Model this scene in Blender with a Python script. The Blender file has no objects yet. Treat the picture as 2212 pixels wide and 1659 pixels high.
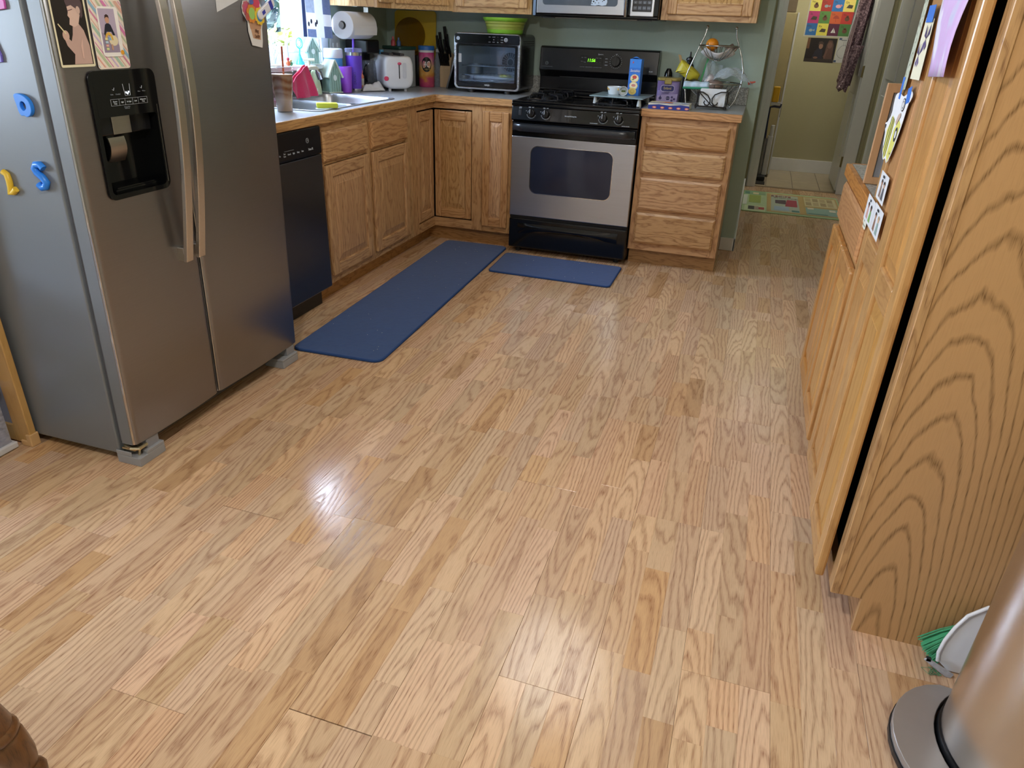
import bpy, bmesh, math, random
from mathutils import Matrix, Vector
SC = bpy.context.scene
COL = SC.collection
PI = math.pi
# ------------------------------------------------------------------ camera, world, lights, exposure
cam = bpy.data.cameras.new('camera'); cam_o = bpy.data.objects.new('camera', cam); COL.objects.link(cam_o)
cam.sensor_width = 36.0; cam.lens = 36.0 * 1530.42 / 2212.0; cam.clip_start = 0.05; cam.clip_end = 200
cam_o.matrix_world = Matrix(((0.94974137, -0.16987075, 0.26293583, 1.90927), (0.31116859, 0.42070693, -0.85216183, -4.31203),
                             (0.03413844, 0.89115072, 0.45242122, 1.31251), (0, 0, 0, 1)))
SC.camera = cam_o
SC.view_settings.view_transform = 'Standard'; SC.view_settings.look = 'None'
SC.view_settings.gamma = 1.0; SC.view_settings.exposure = 0.50; SC.view_settings.use_curve_mapping = False
world = bpy.data.worlds.new('sky'); SC.world = world; world.use_nodes = True
wn = world.node_tree; bgn = wn.nodes['Background']
sky = wn.nodes.new('ShaderNodeTexSky'); sky.sky_type = 'NISHITA'; sky.sun_disc = False
sky.sun_elevation = math.radians(48); sky.sun_rotation = math.radians(150); sky.air_density = 1.4; sky.dust_density = 2.0
mx = wn.nodes.new('ShaderNodeMix'); mx.data_type = 'RGBA'; mx.inputs[0].default_value = 0.9; mx.inputs[7].default_value = (0.80, 0.90, 1.0, 1)   # thin bright overcast
wn.links.new(sky.outputs[0], mx.inputs[6]); wn.links.new(mx.outputs[2], bgn.inputs[0]); bgn.inputs[1].default_value = 20.0

def lamp(kind, name, loc, energy, color, size=0.1, target=None, sx=None, sy=None, portal=False):
    l = bpy.data.lights.new(name, kind); l.energy = energy; l.color = color
    if kind == 'POINT': l.shadow_soft_size = size
    if kind == 'AREA':
        l.shape = 'RECTANGLE'; l.size = sx or size; l.size_y = sy or size
        if portal: l.cycles.is_portal = True
    o = bpy.data.objects.new(name, l); o.location = loc; COL.objects.link(o)
    if target is not None:
        o.rotation_euler = (Vector(target) - Vector(loc)).to_track_quat('-Z', 'Y').to_euler()
    return o
# daylight comes in by the sink window, a dining window; the bulb is the pendant; unseen kitchen, passage and hall lights are added as fill
lamp('AREA', 'sink_window_portal', (-0.80, -0.73, 1.62), 1, (1, 1, 1), sx=1.02, sy=1.12, target=(1, -0.73, 1.62), portal=True)
lamp('AREA', 'dining_window_portal', (-3.24, -4.6, 1.5), 1, (1, 1, 1), sx=1.5, sy=1.2, target=(0, -4.6, 1.5), portal=True)
PENDANT = lamp('POINT', 'pendant_bulb', (1.27, -3.85, 1.98), 38, (1.0, 0.955, 0.895), size=0.045)
lamp('POINT', 'added_kitchen_fill', (1.30, -1.35, 2.10), 13, (1.0, 0.975, 0.95), size=0.30)  # unseen fill light added to brighten the back of the kitchen
HALL = lamp('POINT', 'added_hall_fill', (2.42, 3.36, 2.30), 15.0, (1.0, 0.95, 0.84), size=0.10)  # added light without a fitting, brightens the room beyond the hall door
lamp('POINT', 'added_passage_fill', (2.38, 2.45, 2.08), 2.2, (1.0, 0.96, 0.90), size=0.3)  # unseen soft light added to lift the door casing in the passage

# ------------------------------------------------------------------ colour and materials
def lin(c):
    if isinstance(c, str):
        c = c.lstrip('#'); c = [int(c[i:i + 2], 16) / 255 for i in (0, 2, 4)]
    return tuple((x / 12.92 if x <= 0.04045 else ((x + 0.055) / 1.055) ** 2.4) for x in c) + (1.0,)
MATS = {}
def newmat(name):
    m = bpy.data.materials.new(name); m.use_nodes = True
    nt = m.node_tree; b = nt.nodes['Principled BSDF']
    return m, nt, b
def N(nt, t, **kw):
    n = nt.nodes.new(t)
    for k, v in kw.items(): setattr(n, k, v)
    return n
def mathn(nt, op, a, b=None, c=None):
    n = nt.nodes.new('ShaderNodeMath'); n.operation = op
    for i, x in enumerate((a, b, c)):
        if x is None: continue
        if isinstance(x, (int, float)): n.inputs[i].default_value = x
        else: nt.links.new(x, n.inputs[i])
    return n.outputs[0]
def mixc(nt, f, a, b, blend='MIX'):
    n = nt.nodes.new('ShaderNodeMix'); n.data_type = 'RGBA'; n.blend_type = blend
    for s, x in ((0, f), (6, a), (7, b)):
        if isinstance(x, (int, float)): n.inputs[s].default_value = x
        elif isinstance(x, tuple): n.inputs[s].default_value = x
        else: nt.links.new(x, n.inputs[s])
    return n.outputs[2]
def plain(color, rough=0.5, metal=0.0, var=0.06, scale=30.0, bump=0.0, alpha=1.0, trans=0.0, emit=0.0, coat=0.0, sheen=0.0, spec=0.5, sub=0.0):
    """one procedural material: a base colour with a little noise in tone, roughness and relief"""
    key = ('p', color, rough, metal, var, scale, bump, alpha, trans, emit, coat, sheen, spec)
    if key in MATS: return MATS[key]
    m, nt, b = newmat('finish_%d' % len(MATS)); c = lin(color)
    tc = N(nt, 'ShaderNodeTexCoord'); nz = N(nt, 'ShaderNodeTexNoise'); nz.inputs['Scale'].default_value = scale; nz.inputs['Detail'].default_value = 3
    nt.links.new(tc.outputs['Object'], nz.inputs['Vector'])
    lo = tuple(x * (1 - var) for x in c[:3]) + (1,); hi = tuple(min(1, x * (1 + var)) for x in c[:3]) + (1,)
    nt.links.new(mixc(nt, nz.outputs['Fac'], lo, hi), b.inputs['Base Color'])
    b.inputs['Roughness'].default_value = rough; b.inputs['Metallic'].default_value = metal
    b.inputs['Alpha'].default_value = alpha; b.inputs['Transmission Weight'].default_value = trans
    b.inputs['Coat Weight'].default_value = coat; b.inputs['Sheen Weight'].default_value = sheen
    b.inputs['Specular IOR Level'].default_value = spec
    if emit: b.inputs['Emission Color'].default_value = c; b.inputs['Emission Strength'].default_value = emit
    if bump:
        bp = N(nt, 'ShaderNodeBump'); bp.inputs['Strength'].default_value = bump; bp.inputs['Distance'].default_value = 0.002
        nt.links.new(nz.outputs['Fac'], bp.inputs['Height']); nt.links.new(bp.outputs[0], b.inputs['Normal'])
    MATS[key] = m; return m
def clear(color='#ffffff', opacity=0.12, rough=0.05):
    """thin clear glass or plastic: mostly lets light straight through, with a sheen on top"""
    key = ('c', color, opacity, rough)
    if key in MATS: return MATS[key]
    m, nt, b = newmat('clear_%d' % len(MATS)); out = nt.nodes['Material Output']
    b.inputs['Base Color'].default_value = lin(color); b.inputs['Roughness'].default_value = rough
    tr = N(nt, 'ShaderNodeBsdfTransparent'); fr = N(nt, 'ShaderNodeLayerWeight'); fr.inputs[0].default_value = 0.25
    c = lin(color); tr.inputs[0].default_value = tuple(0.5 + 0.5 * x for x in c[:3]) + (1,)
    nz = N(nt, 'ShaderNodeTexNoise'); nz.inputs['Scale'].default_value = 12
    f = mathn(nt, 'ADD', mathn(nt, 'MULTIPLY', fr.outputs['Facing'], 0.45), mathn(nt, 'MULTIPLY', nz.outputs['Fac'], opacity * 2), None)
    mx = N(nt, 'ShaderNodeMixShader'); nt.links.new(f, mx.inputs[0]); nt.links.new(tr.outputs[0], mx.inputs[1]); nt.links.new(b.outputs[0], mx.inputs[2])
    nt.links.new(mx.outputs[0], out.inputs['Surface']); MATS[key] = m; return m
def glass(tint='#f4f8ff', gloss=.05, rough=.02, film=0.0):
    """a thin pane: straight through, with a mirror sheen that grows at a slant"""
    key = ('g', tint, gloss, rough, film)
    if key in MATS: return MATS[key]
    m, nt, b = newmat('pane_%d' % len(MATS)); out = nt.nodes['Material Output']; c = lin(tint)
    tr = N(nt, 'ShaderNodeBsdfTransparent'); tr.inputs[0].default_value = c
    gl = N(nt, 'ShaderNodeBsdfGlossy'); gl.inputs['Roughness'].default_value = rough
    fr = N(nt, 'ShaderNodeLayerWeight'); fr.inputs[0].default_value = .5
    nz = N(nt, 'ShaderNodeTexNoise'); nz.inputs['Scale'].default_value = 8
    f = mathn(nt, 'MULTIPLY', mathn(nt, 'ADD', mathn(nt, 'MULTIPLY', mathn(nt, 'POWER', fr.outputs['Facing'], 4.0), .5), gloss), mathn(nt, 'ADD', .9, mathn(nt, 'MULTIPLY', nz.outputs['Fac'], .2)))
    f.node.use_clamp = True; mx = N(nt, 'ShaderNodeMixShader'); nt.links.new(f, mx.inputs[0]); nt.links.new(tr.outputs[0], mx.inputs[1]); nt.links.new(gl.outputs[0], mx.inputs[2])
    nt.links.new(mx.outputs[0], out.inputs['Surface']); MATS[key] = m; return m
def lucent(color, var=.04, scale=60):
    """thin cloth that lets some daylight through"""
    m, nt, b = newmat('thin_cloth_%d' % len(MATS)); MATS[('l', color, var)] = m; c = lin(color); out = nt.nodes['Material Output']
    tc = N(nt, 'ShaderNodeTexCoord'); nz = N(nt, 'ShaderNodeTexNoise'); nz.inputs['Scale'].default_value = scale; nt.links.new(tc.outputs['Object'], nz.inputs[0])
    col = mixc(nt, nz.outputs['Fac'], tuple(x * (1 - var) for x in c[:3]) + (1,), tuple(min(1, x * (1 + var)) for x in c[:3]) + (1,)); nt.links.new(col, b.inputs['Base Color']); b.inputs['Roughness'].default_value = .9
    tr = N(nt, 'ShaderNodeBsdfTranslucent'); nt.links.new(col, tr.inputs[0]); mx = N(nt, 'ShaderNodeMixShader'); mx.inputs[0].default_value = .11
    nt.links.new(b.outputs[0], mx.inputs[1]); nt.links.new(tr.outputs[0], mx.inputs[2]); nt.links.new(mx.outputs[0], out.inputs['Surface']); return m
def steel(color='#9a9894', rough=0.32, axis='z', metal=1.0):
    """brushed metal with fine streaks along one axis"""
    key = ('s', color, rough, axis, metal)
    if key in MATS: return MATS[key]
    m, nt, b = newmat('brushed_%d' % len(MATS)); c = lin(color)
    tc = N(nt, 'ShaderNodeTexCoord'); mp = N(nt, 'ShaderNodeMapping')
    sc = {'x': (1.5, 500, 500), 'y': (500, 1.5, 500), 'z': (500, 500, 1.5)}[axis]; mp.inputs['Scale'].default_value = sc
    nz = N(nt, 'ShaderNodeTexNoise'); nz.inputs['Scale'].default_value = 1; nz.inputs['Detail'].default_value = 2
    nt.links.new(tc.outputs['Object'], mp.inputs[0]); nt.links.new(mp.outputs[0], nz.inputs['Vector'])
    lo = tuple(x * 0.93 for x in c[:3]) + (1,); hi = tuple(min(1, x * 1.06) for x in c[:3]) + (1,)
    nt.links.new(mixc(nt, nz.outputs['Fac'], lo, hi), b.inputs['Base Color'])
    b.inputs['Metallic'].default_value = metal
    nt.links.new(mathn(nt, 'ADD', mathn(nt, 'MULTIPLY', nz.outputs['Fac'], 0.12), rough - 0.06), b.inputs['Roughness'])
    MATS[key] = m; return m
def oak(axis='z', light='#c99f70', dark='#85562e', rough=0.36, seed='object', rings=115.0, contrast=0.92, coat=0.15, warp=1.0, tone=0.16, pore=0.5, tilt=0.035, board=0.12, fixed=None):
    """sawn oak: growth rings cut at a slant give arches down the middle of a board and straight grain at its sides"""
    key = ('o', axis, light, dark, rough, seed, rings, contrast, coat, warp, tone, pore, tilt, board, fixed)
    if key in MATS: return MATS[key]
    m, nt, b = newmat('oak_%d' % len(MATS)); L = nt.links
    tc = N(nt, 'ShaderNodeTexCoord'); sp = N(nt, 'ShaderNodeSeparateXYZ'); L.new(tc.outputs['Object'], sp.inputs[0])
    ia = 'xyz'.index(axis); oth = [i for i in range(3) if i != ia]
    l, u, v = sp.outputs[ia], sp.outputs[oth[0]], sp.outputs[oth[1]]
    if fixed:
        rg_ = N(nt, 'ShaderNodeCombineColor')
        for i_ in range(3): rg_.inputs[i_].default_value = fixed[i_]
        sc = rg_.outputs[0]
    elif seed == 'object':
        oi = N(nt, 'ShaderNodeObjectInfo'); wn_ = N(nt, 'ShaderNodeTexWhiteNoise'); wn_.noise_dimensions = '1D'; L.new(oi.outputs['Random'], wn_.inputs['W'])
        sc = wn_.outputs['Color']
    else:
        at = N(nt, 'ShaderNodeAttribute'); at.attribute_name = 'seed'; sc = at.outputs['Color']
    ss = N(nt, 'ShaderNodeSeparateColor'); L.new(sc, ss.inputs[0]); s1, s2, s3 = ss.outputs[0], ss.outputs[1], ss.outputs[2]
    # in a floor strip the attribute uv gives the place across and along the strip
    if seed != 'object':
        uv = N(nt, 'ShaderNodeAttribute'); uv.attribute_name = 'place'; us = N(nt, 'ShaderNodeSeparateXYZ'); L.new(uv.outputs['Vector'], us.inputs[0])
        u, l = us.outputs[0], us.outputs[1]
        v = us.outputs[2]
    off = mathn(nt, 'MULTIPLY', s1, 47.0)
    if seed == 'object':      # a wide face is glued up from boards: fold both cross directions into board widths
        fu = mathn(nt, 'ADD', mathn(nt, 'DIVIDE', u, board), mathn(nt, 'ADD', s2, 0.03)); fv = mathn(nt, 'ADD', mathn(nt, 'DIVIDE', v, board), mathn(nt, 'ADD', s3, 0.03))
        off = mathn(nt, 'ADD', off, mathn(nt, 'ADD', mathn(nt, 'MULTIPLY', mathn(nt, 'FLOOR', fu), 3.7), mathn(nt, 'MULTIPLY', mathn(nt, 'FLOOR', fv), 5.3)))
        uu = mathn(nt, 'MULTIPLY', mathn(nt, 'SUBTRACT', mathn(nt, 'FRACT', fu), 0.5), board); vv = mathn(nt, 'MULTIPLY', mathn(nt, 'SUBTRACT', mathn(nt, 'FRACT', fv), 0.5), board)
    else:
        uu = mathn(nt, 'ADD', u, mathn(nt, 'MULTIPLY', mathn(nt, 'SUBTRACT', s2, 0.5), 0.075)); vv = v
    cv = N(nt, 'ShaderNodeCombineXYZ')
    L.new(mathn(nt, 'ADD', mathn(nt, 'MULTIPLY', uu, 14.0), off), cv.inputs[0]); L.new(mathn(nt, 'ADD', mathn(nt, 'MULTIPLY', vv, 14.0), off), cv.inputs[1])
    L.new(mathn(nt, 'ADD', mathn(nt, 'MULTIPLY', l, 3.6 if seed == 'object' else 2.3), off), cv.inputs[2])
    nz = N(nt, 'ShaderNodeTexNoise'); nz.inputs['Scale'].default_value = 1.0; nz.inputs['Detail'].default_value = 3; nz.inputs['Roughness'].default_value = 0.55; L.new(cv.outputs[0], nz.inputs['Vector'])
    wob = mathn(nt, 'MULTIPLY', mathn(nt, 'SUBTRACT', nz.outputs['Fac'], 0.5), 0.055 * warp)
    W = mathn(nt, 'ADD', mathn(nt, 'MULTIPLY', l, mathn(nt, 'ADD', mathn(nt, 'MULTIPLY', mathn(nt, 'SUBTRACT', s3, 0.5), tilt * 2), 0.012)), wob)
    W = mathn(nt, 'ADD', W, mathn(nt, 'ADD', mathn(nt, 'MULTIPLY', s1, 0.05), 0.012))
    r = mathn(nt, 'SQRT', mathn(nt, 'ADD', mathn(nt, 'MULTIPLY', mathn(nt, 'ADD', mathn(nt, 'MULTIPLY', uu, uu), mathn(nt, 'MULTIPLY', vv, vv)), 1.6 if fixed else 0.55), mathn(nt, 'MULTIPLY', W, W)))
    r = mathn(nt, 'ADD', r, mathn(nt, 'MULTIPLY', wob, 0.25))
    saw = mathn(nt, 'FRACT', mathn(nt, 'MULTIPLY', r, rings))
    cr = N(nt, 'ShaderNodeValToRGB'); e = cr.color_ramp.elements
    e[0].position = 0.0; e[0].color = (0.75, 0.75, 0.75, 1); e[1].position = 1.0; e[1].color = (0.55, 0.55, 0.55, 1)
    if fixed: e[0].color = (.55, .55, .55, 1)
    for pos, val in (((0.10, 0.0), (0.45, 0.0), (0.76, 0.0), (0.92, 1.0)) if fixed else ((0.14, 0.1), (0.45, 0.0), (0.72, 0.35), (0.88, 1.0))):
        x = e.new(pos); x.color = (val, val, val, 1)
    L.new(saw, cr.inputs[0])
    pv = N(nt, 'ShaderNodeCombineXYZ')
    L.new(mathn(nt, 'ADD', mathn(nt, 'MULTIPLY', u, 620.0), off), pv.inputs[0]); L.new(mathn(nt, 'MULTIPLY', v, 620.0), pv.inputs[1]); L.new(mathn(nt, 'MULTIPLY', l, 26.0), pv.inputs[2])
    pz = N(nt, 'ShaderNodeTexNoise'); pz.inputs['Scale'].default_value = 1.0; pz.inputs['Detail'].default_value = 2; L.new(pv.outputs[0], pz.inputs['Vector'])
    pr = N(nt, 'ShaderNodeMapRange'); pr.inputs[1].default_value = 0.48; pr.inputs[2].default_value = 0.68; L.new(pz.outputs['Fac'], pr.inputs[0])
    pores = mathn(nt, 'MULTIPLY', pr.outputs[0], pore)
    g = mathn(nt, 'MULTIPLY', mathn(nt, 'ADD', mathn(nt, 'MULTIPLY', cr.outputs[0], mathn(nt, 'ADD', 0.55, mathn(nt, 'MULTIPLY', pr.outputs[0], 0.45))), mathn(nt, 'MULTIPLY', pores, 0.45)), contrast)
    g.node.use_clamp = True
    base = mixc(nt, g, lin(light), lin(dark))
    tn = mathn(nt, 'ADD', 1.0 - tone / 2, mathn(nt, 'MULTIPLY', s3, tone))
    hv = N(nt, 'ShaderNodeHueSaturation'); L.new(base, hv.inputs['Color']); L.new(tn, hv.inputs['Value'])
    L.new(mathn(nt, 'ADD', 0.94, mathn(nt, 'MULTIPLY', s2, 0.14)), hv.inputs['Saturation']); L.new(mathn(nt, 'ADD', 0.493, mathn(nt, 'MULTIPLY', s1, 0.012)), hv.inputs['Hue'])
    fin = hv.outputs[0]
    if seed != 'object':      # about one strip in eight is of darker, redder wood
        dk = N(nt, 'ShaderNodeMapRange'); dk.inputs[1].default_value = 0.84; dk.inputs[2].default_value = 0.92; L.new(s1, dk.inputs[0])
        fin = mixc(nt, dk.outputs[0], fin, (0.90, 0.80, 0.70, 1), 'MULTIPLY')
    L.new(fin, b.inputs['Base Color'])
    L.new(mathn(nt, 'ADD', rough, mathn(nt, 'MULTIPLY', g, 0.12)), b.inputs['Roughness'])
    b.inputs['Coat Weight'].default_value = coat; b.inputs['Coat Roughness'].default_value = 0.18
    bp = N(nt, 'ShaderNodeBump'); bp.inputs['Strength'].default_value = 0.12; bp.inputs['Distance'].default_value = 0.0008; bp.invert = True
    L.new(g, bp.inputs['Height']); L.new(bp.outputs[0], b.inputs['Normal'])
    MATS[key] = m; return m
def speckle(base, dots, scale=260.0, amount=0.42, rough=0.35):
    key = ('k', base, dots, scale, amount, rough)
    if key in MATS: return MATS[key]
    m, nt, b = newmat('laminate_%d' % len(MATS)); tc = N(nt, 'ShaderNodeTexCoord')
    vo = N(nt, 'ShaderNodeTexNoise'); vo.inputs['Scale'].default_value = scale; vo.inputs['Detail'].default_value = 2; nt.links.new(tc.outputs['Object'], vo.inputs['Vector'])
    mr = N(nt, 'ShaderNodeMapRange'); mr.inputs[1].default_value = amount; mr.inputs[2].default_value = amount + 0.25; nt.links.new(vo.outputs['Fac'], mr.inputs[0])
    nt.links.new(mixc(nt, mr.outputs[0], lin(dots), lin(base)), b.inputs['Base Color']); b.inputs['Roughness'].default_value = rough
    MATS[key] = m; return m

# ------------------------------------------------------------------ mesh building
I4 = Matrix.Identity(4)
WM = {}
def FR(o, u, v):
    u = Vector(u).normalized(); v = Vector(v).normalized(); n = u.cross(v)
    return Matrix(((u.x, v.x, n.x, o[0]), (u.y, v.y, n.y, o[1]), (u.z, v.z, n.z, o[2]), (0, 0, 0, 1)))
def TR(loc, rz=0.0, rx=0.0, ry=0.0):
    return Matrix.Translation(loc) @ Matrix.Rotation(rz, 4, 'Z') @ Matrix.Rotation(ry, 4, 'Y') @ Matrix.Rotation(rx, 4, 'X')
class MB:
    def __init__(s, T=None): s.v = []; s.f = []; s.m = []; s.T = T or I4
    def add(s, vs, fs, mi=0, T=None):
        k = len(s.v); M = s.T @ T if T is not None else s.T
        s.v += [M @ Vector(v) for v in vs]; s.f += [tuple(i + k for i in f) for f in fs]; s.m += [mi] * len(fs); return s
    def box(s, a, b, mi=0, T=None):
        x0, y0, z0 = a; x1, y1, z1 = b
        if x0 > x1: x0, x1 = x1, x0
        if y0 > y1: y0, y1 = y1, y0
        if z0 > z1: z0, z1 = z1, z0
        return s.add([(x0, y0, z0), (x1, y0, z0), (x1, y1, z0), (x0, y1, z0), (x0, y0, z1), (x1, y0, z1), (x1, y1, z1), (x0, y1, z1)],
                     [(0, 3, 2, 1), (4, 5, 6, 7), (0, 1, 5, 4), (1, 2, 6, 5), (2, 3, 7, 6), (3, 0, 4, 7)], mi, T)
    def prism(s, poly, z0, z1, mi=0, T=None):
        a = sum(poly[i][0] * poly[(i + 1) % len(poly)][1] - poly[(i + 1) % len(poly)][0] * poly[i][1] for i in range(len(poly)))
        if a < 0: poly = poly[::-1]
        n = len(poly)
        vs = [(x, y, z0) for x, y in poly] + [(x, y, z1) for x, y in poly]
        return s.add(vs, [tuple(range(n))[::-1], tuple(range(n, 2 * n))] + [(i, (i + 1) % n, n + (i + 1) % n, n + i) for i in range(n)], mi, T)
    def ring(s, outer, inner, z0, z1, mi=0, T=None):
        n = len(outer); vs = [(x, y, z) for z in (z0, z1) for poly in (outer, inner) for x, y in poly]; fs = []
        for i in range(n):
            j = (i + 1) % n
            fs += [(2 * n + i, 2 * n + j, 3 * n + j, 3 * n + i), (j, i, n + i, n + j), (i, j, 2 * n + j, 2 * n + i), (n + j, n + i, 3 * n + i, 3 * n + j)]
        return s.add(vs, fs, mi, T)
    def lathe(s, prof, n=24, c=(0, 0, 0), mi=0, T=None, cap=True):
        vs = []; fs = []
        for r, z in prof:
            for i in range(n):
                a = 2 * PI * i / n; vs.append((c[0] + r * math.cos(a), c[1] + r * math.sin(a), c[2] + z))
        for k in range(len(prof) - 1):
            for i in range(n):
                j = (i + 1) % n; fs.append((k * n + i, k * n + j, (k + 1) * n + j, (k + 1) * n + i))
        if cap:
            if prof[0][0] > 1e-5: fs.append(tuple(range(n))[::-1])
            if prof[-1][0] > 1e-5: fs.append(tuple((len(prof) - 1) * n + i for i in range(n)))
        return s.add(vs, fs, mi, T)
    def cyl(s, p, q, r0, r1=None, n=14, mi=0, T=None):
        return s.tube([p, q], [r0, r1 if r1 is not None else r0], n, mi, T)
    def tube(s, pts, r, n=8, mi=0, T=None, closed=False):
        P = [Vector(p) for p in pts]; k = len(P); R = r if isinstance(r, (list, tuple)) else [r] * k
        vs = []; fs = []; ref = None
        for i in range(k):
            a = P[(i - 1) % k] if (closed or i > 0) else P[i]; b_ = P[(i + 1) % k] if (closed or i < k - 1) else P[i]
            t = (b_ - a).normalized()
            if ref is None: ref = Vector((0, 0, 1)) if abs(t.z) < 0.9 else Vector((1, 0, 0))
            x = (ref - t * ref.dot(t)).normalized(); y = t.cross(x); ref = x
            for j in range(n):
                an = 2 * PI * j / n; vs.append(P[i] + (x * math.cos(an) + y * math.sin(an)) * R[i])
        for i in range(k if closed else k - 1):
            o1 = i * n; o2 = ((i + 1) % k) * n
            for j in range(n): jj = (j + 1) % n; fs.append((o1 + j, o1 + jj, o2 + jj, o2 + j))
        if not closed: fs += [tuple(range(n))[::-1], tuple((k - 1) * n + j for j in range(n))]
        return s.add(vs, fs, mi, T)
    def ball(s, c, r, n=14, m=8, mi=0, T=None):
        r = r if isinstance(r, (tuple, list)) else (r, r, r)
        vs = [(c[0], c[1], c[2] - r[2])]; fs = []
        for k in range(1, m):
            ph = -PI / 2 + PI * k / m
            for i in range(n):
                a = 2 * PI * i / n; vs.append((c[0] + r[0] * math.cos(ph) * math.cos(a), c[1] + r[1] * math.cos(ph) * math.sin(a), c[2] + r[2] * math.sin(ph)))
        vs.append((c[0], c[1], c[2] + r[2])); top = len(vs) - 1
        for i in range(n):
            j = (i + 1) % n; fs.append((0, 1 + j, 1 + i)); fs.append((top, top - n + i, top - n + j))
            for k in range(m - 2): fs.append((1 + k * n + i, 1 + k * n + j, 1 + (k + 1) * n + j, 1 + (k + 1) * n + i))
        return s.add(vs, fs, mi, T)
    def sheet(s, fn, nu, nv, th=0.0, mi=0, T=None):
        vs = [fn(i / nu, j / nv) for j in range(nv + 1) for i in range(nu + 1)]; w = nu + 1
        fs = [(j * w + i, j * w + i + 1, (j + 1) * w + i + 1, (j + 1) * w + i) for j in range(nv) for i in range(nu)]
        if th:
            k = len(vs); V = [Vector(v) for v in vs]; nn = [Vector((0, 0, 0)) for _ in V]
            for f in fs:
                n_ = (V[f[1]] - V[f[0]]).cross(V[f[3]] - V[f[0]])
                for i in f: nn[i] += n_
            vs = vs + [tuple(V[i] - (nn[i].normalized() if nn[i].length else Vector((0, 0, 1))) * th) for i in range(k)]
            fs = fs + [tuple(i + k for i in f[::-1]) for f in fs]
            bd = [i for i in range(w)] + [j * w + nu for j in range(1, nv + 1)] + [nv * w + i for i in range(nu - 1, -1, -1)] + [j * w for j in range(nv - 1, 0, -1)]
            fs += [(bd[(i + 1) % len(bd)], bd[i], bd[i] + k, bd[(i + 1) % len(bd)] + k) for i in range(len(bd))]
        return s.add(vs, fs, mi, T)
    def build(s, name, mats, parent=None, bev=0.0, seg=2, smooth=0.0, local=False):
        me = bpy.data.meshes.new(name)
        vs = s.v
        if parent is not None and not local:
            inv = WM[parent.name].inverted(); vs = [inv @ v for v in vs]
        me.from_pydata([tuple(v) for v in vs], [], s.f)
        mats = mats if isinstance(mats, (list, tuple)) else [mats]
        for m in mats: me.materials.append(m)
        me.polygons.foreach_set('material_index', s.m)
        if smooth:
            me.polygons.foreach_set('use_smooth', [True] * len(me.polygons))
            bm = bmesh.new(); bm.from_mesh(me)
            for e in bm.edges:
                e.smooth = not (len(e.link_faces) != 2 or e.calc_face_angle(0) > smooth)
            bm.to_mesh(me); bm.free()
        me.update()
        o = bpy.data.objects.new(name, me); COL.objects.link(o)
        if parent is not None: o.parent = parent; WM[o.name] = WM[parent.name]
        else: WM[o.name] = I4
        if bev:
            md = o.modifiers.new('bevel', 'BEVEL'); md.width = bev; md.segments = seg; md.limit_method = 'ANGLE'; md.angle_limit = math.radians(38)
        return o
def thing(name, label, cat, loc=(0, 0, 0), rz=0.0, group=None):
    o = bpy.data.objects.new(name, None); COL.objects.link(o); o.location = loc; o.rotation_euler = (0, 0, rz); o.empty_display_size = 0.05
    o['label'] = label; o['category'] = cat
    if group: o['group'] = group
    WM[o.name] = TR(loc, rz); return o
def tag(o, label, cat, group=None):
    o['label'] = label; o['category'] = cat
    if group: o['group'] = group
    return o
def structure(o): o['kind'] = 'structure'; return o
def lab(o, s): o['label'] = s; return o
def rrect(x0, y0, x1, y1, r, n=5):
    pts = []
    for cx, cy, a0 in ((x1 - r, y1 - r, 0), (x0 + r, y1 - r, 90), (x0 + r, y0 + r, 180), (x1 - r, y0 + r, 270)):
        for i in range(n + 1):
            a = math.radians(a0 + 90 * i / n); pts.append((cx + r * math.cos(a), cy + r * math.sin(a)))
    return pts
def chaikin(pts, n=2):
    for _ in range(n):
        out = []
        for i in range(len(pts)):
            p, q = pts[i], pts[(i + 1) % len(pts)]
            out += [(p[0] * .75 + q[0] * .25, p[1] * .75 + q[1] * .25), (p[0] * .25 + q[0] * .75, p[1] * .25 + q[1] * .75)]
        pts = out
    return pts
def ellipse(cx, cy, rx, ry, n=20, a0=0):
    return [(cx + rx * math.cos(a0 + 2 * PI * i / n), cy + ry * math.sin(a0 + 2 * PI * i / n)) for i in range(n)]
def words(name, s, size, F, mat, parent, depth=0.0006, align='CENTER', shear=0.0, bold=0.0, squash=1.0):
    """lettering as a thin mesh, standing on the plane of frame F (x along the line, y up)"""
    cu = bpy.data.curves.new(name, 'FONT'); cu.body = s; cu.size = size; cu.align_x = align; cu.align_y = 'CENTER'; cu.extrude = depth; cu.shear = shear; cu.offset = bold
    cu.resolution_u = 3
    t = bpy.data.objects.new(name, cu); me = bpy.data.meshes.new_from_object(t); bpy.data.objects.remove(t); bpy.data.curves.remove(cu)
    inv = WM[parent.name].inverted() if parent is not None else I4
    me.transform(inv @ F @ Matrix.Diagonal((squash, 1, 1, 1))); me.materials.clear(); me.materials.append(mat)
    o = bpy.data.objects.new(name, me); COL.objects.link(o)
    if parent is not None: o.parent = parent; WM[o.name] = WM[parent.name]
    return o
def flat_print(name, F, shapes, parent, base=0.0002, step=0.00015):
    """a flat print: coloured outlines laid on each other a hair apart; shapes = [(colour, polygon), ...]"""
    b = MB(F); mats = []; idx = {}
    for k, (c, poly) in enumerate(shapes):
        if c not in idx: idx[c] = len(mats); mats.append(plain(c, 0.45, var=0.04))
        b.prism(poly, base + k * step, base + (k + 1) * step, idx[c])
    return b.build(name, mats, parent)
rnd = random.Random(7)
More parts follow.
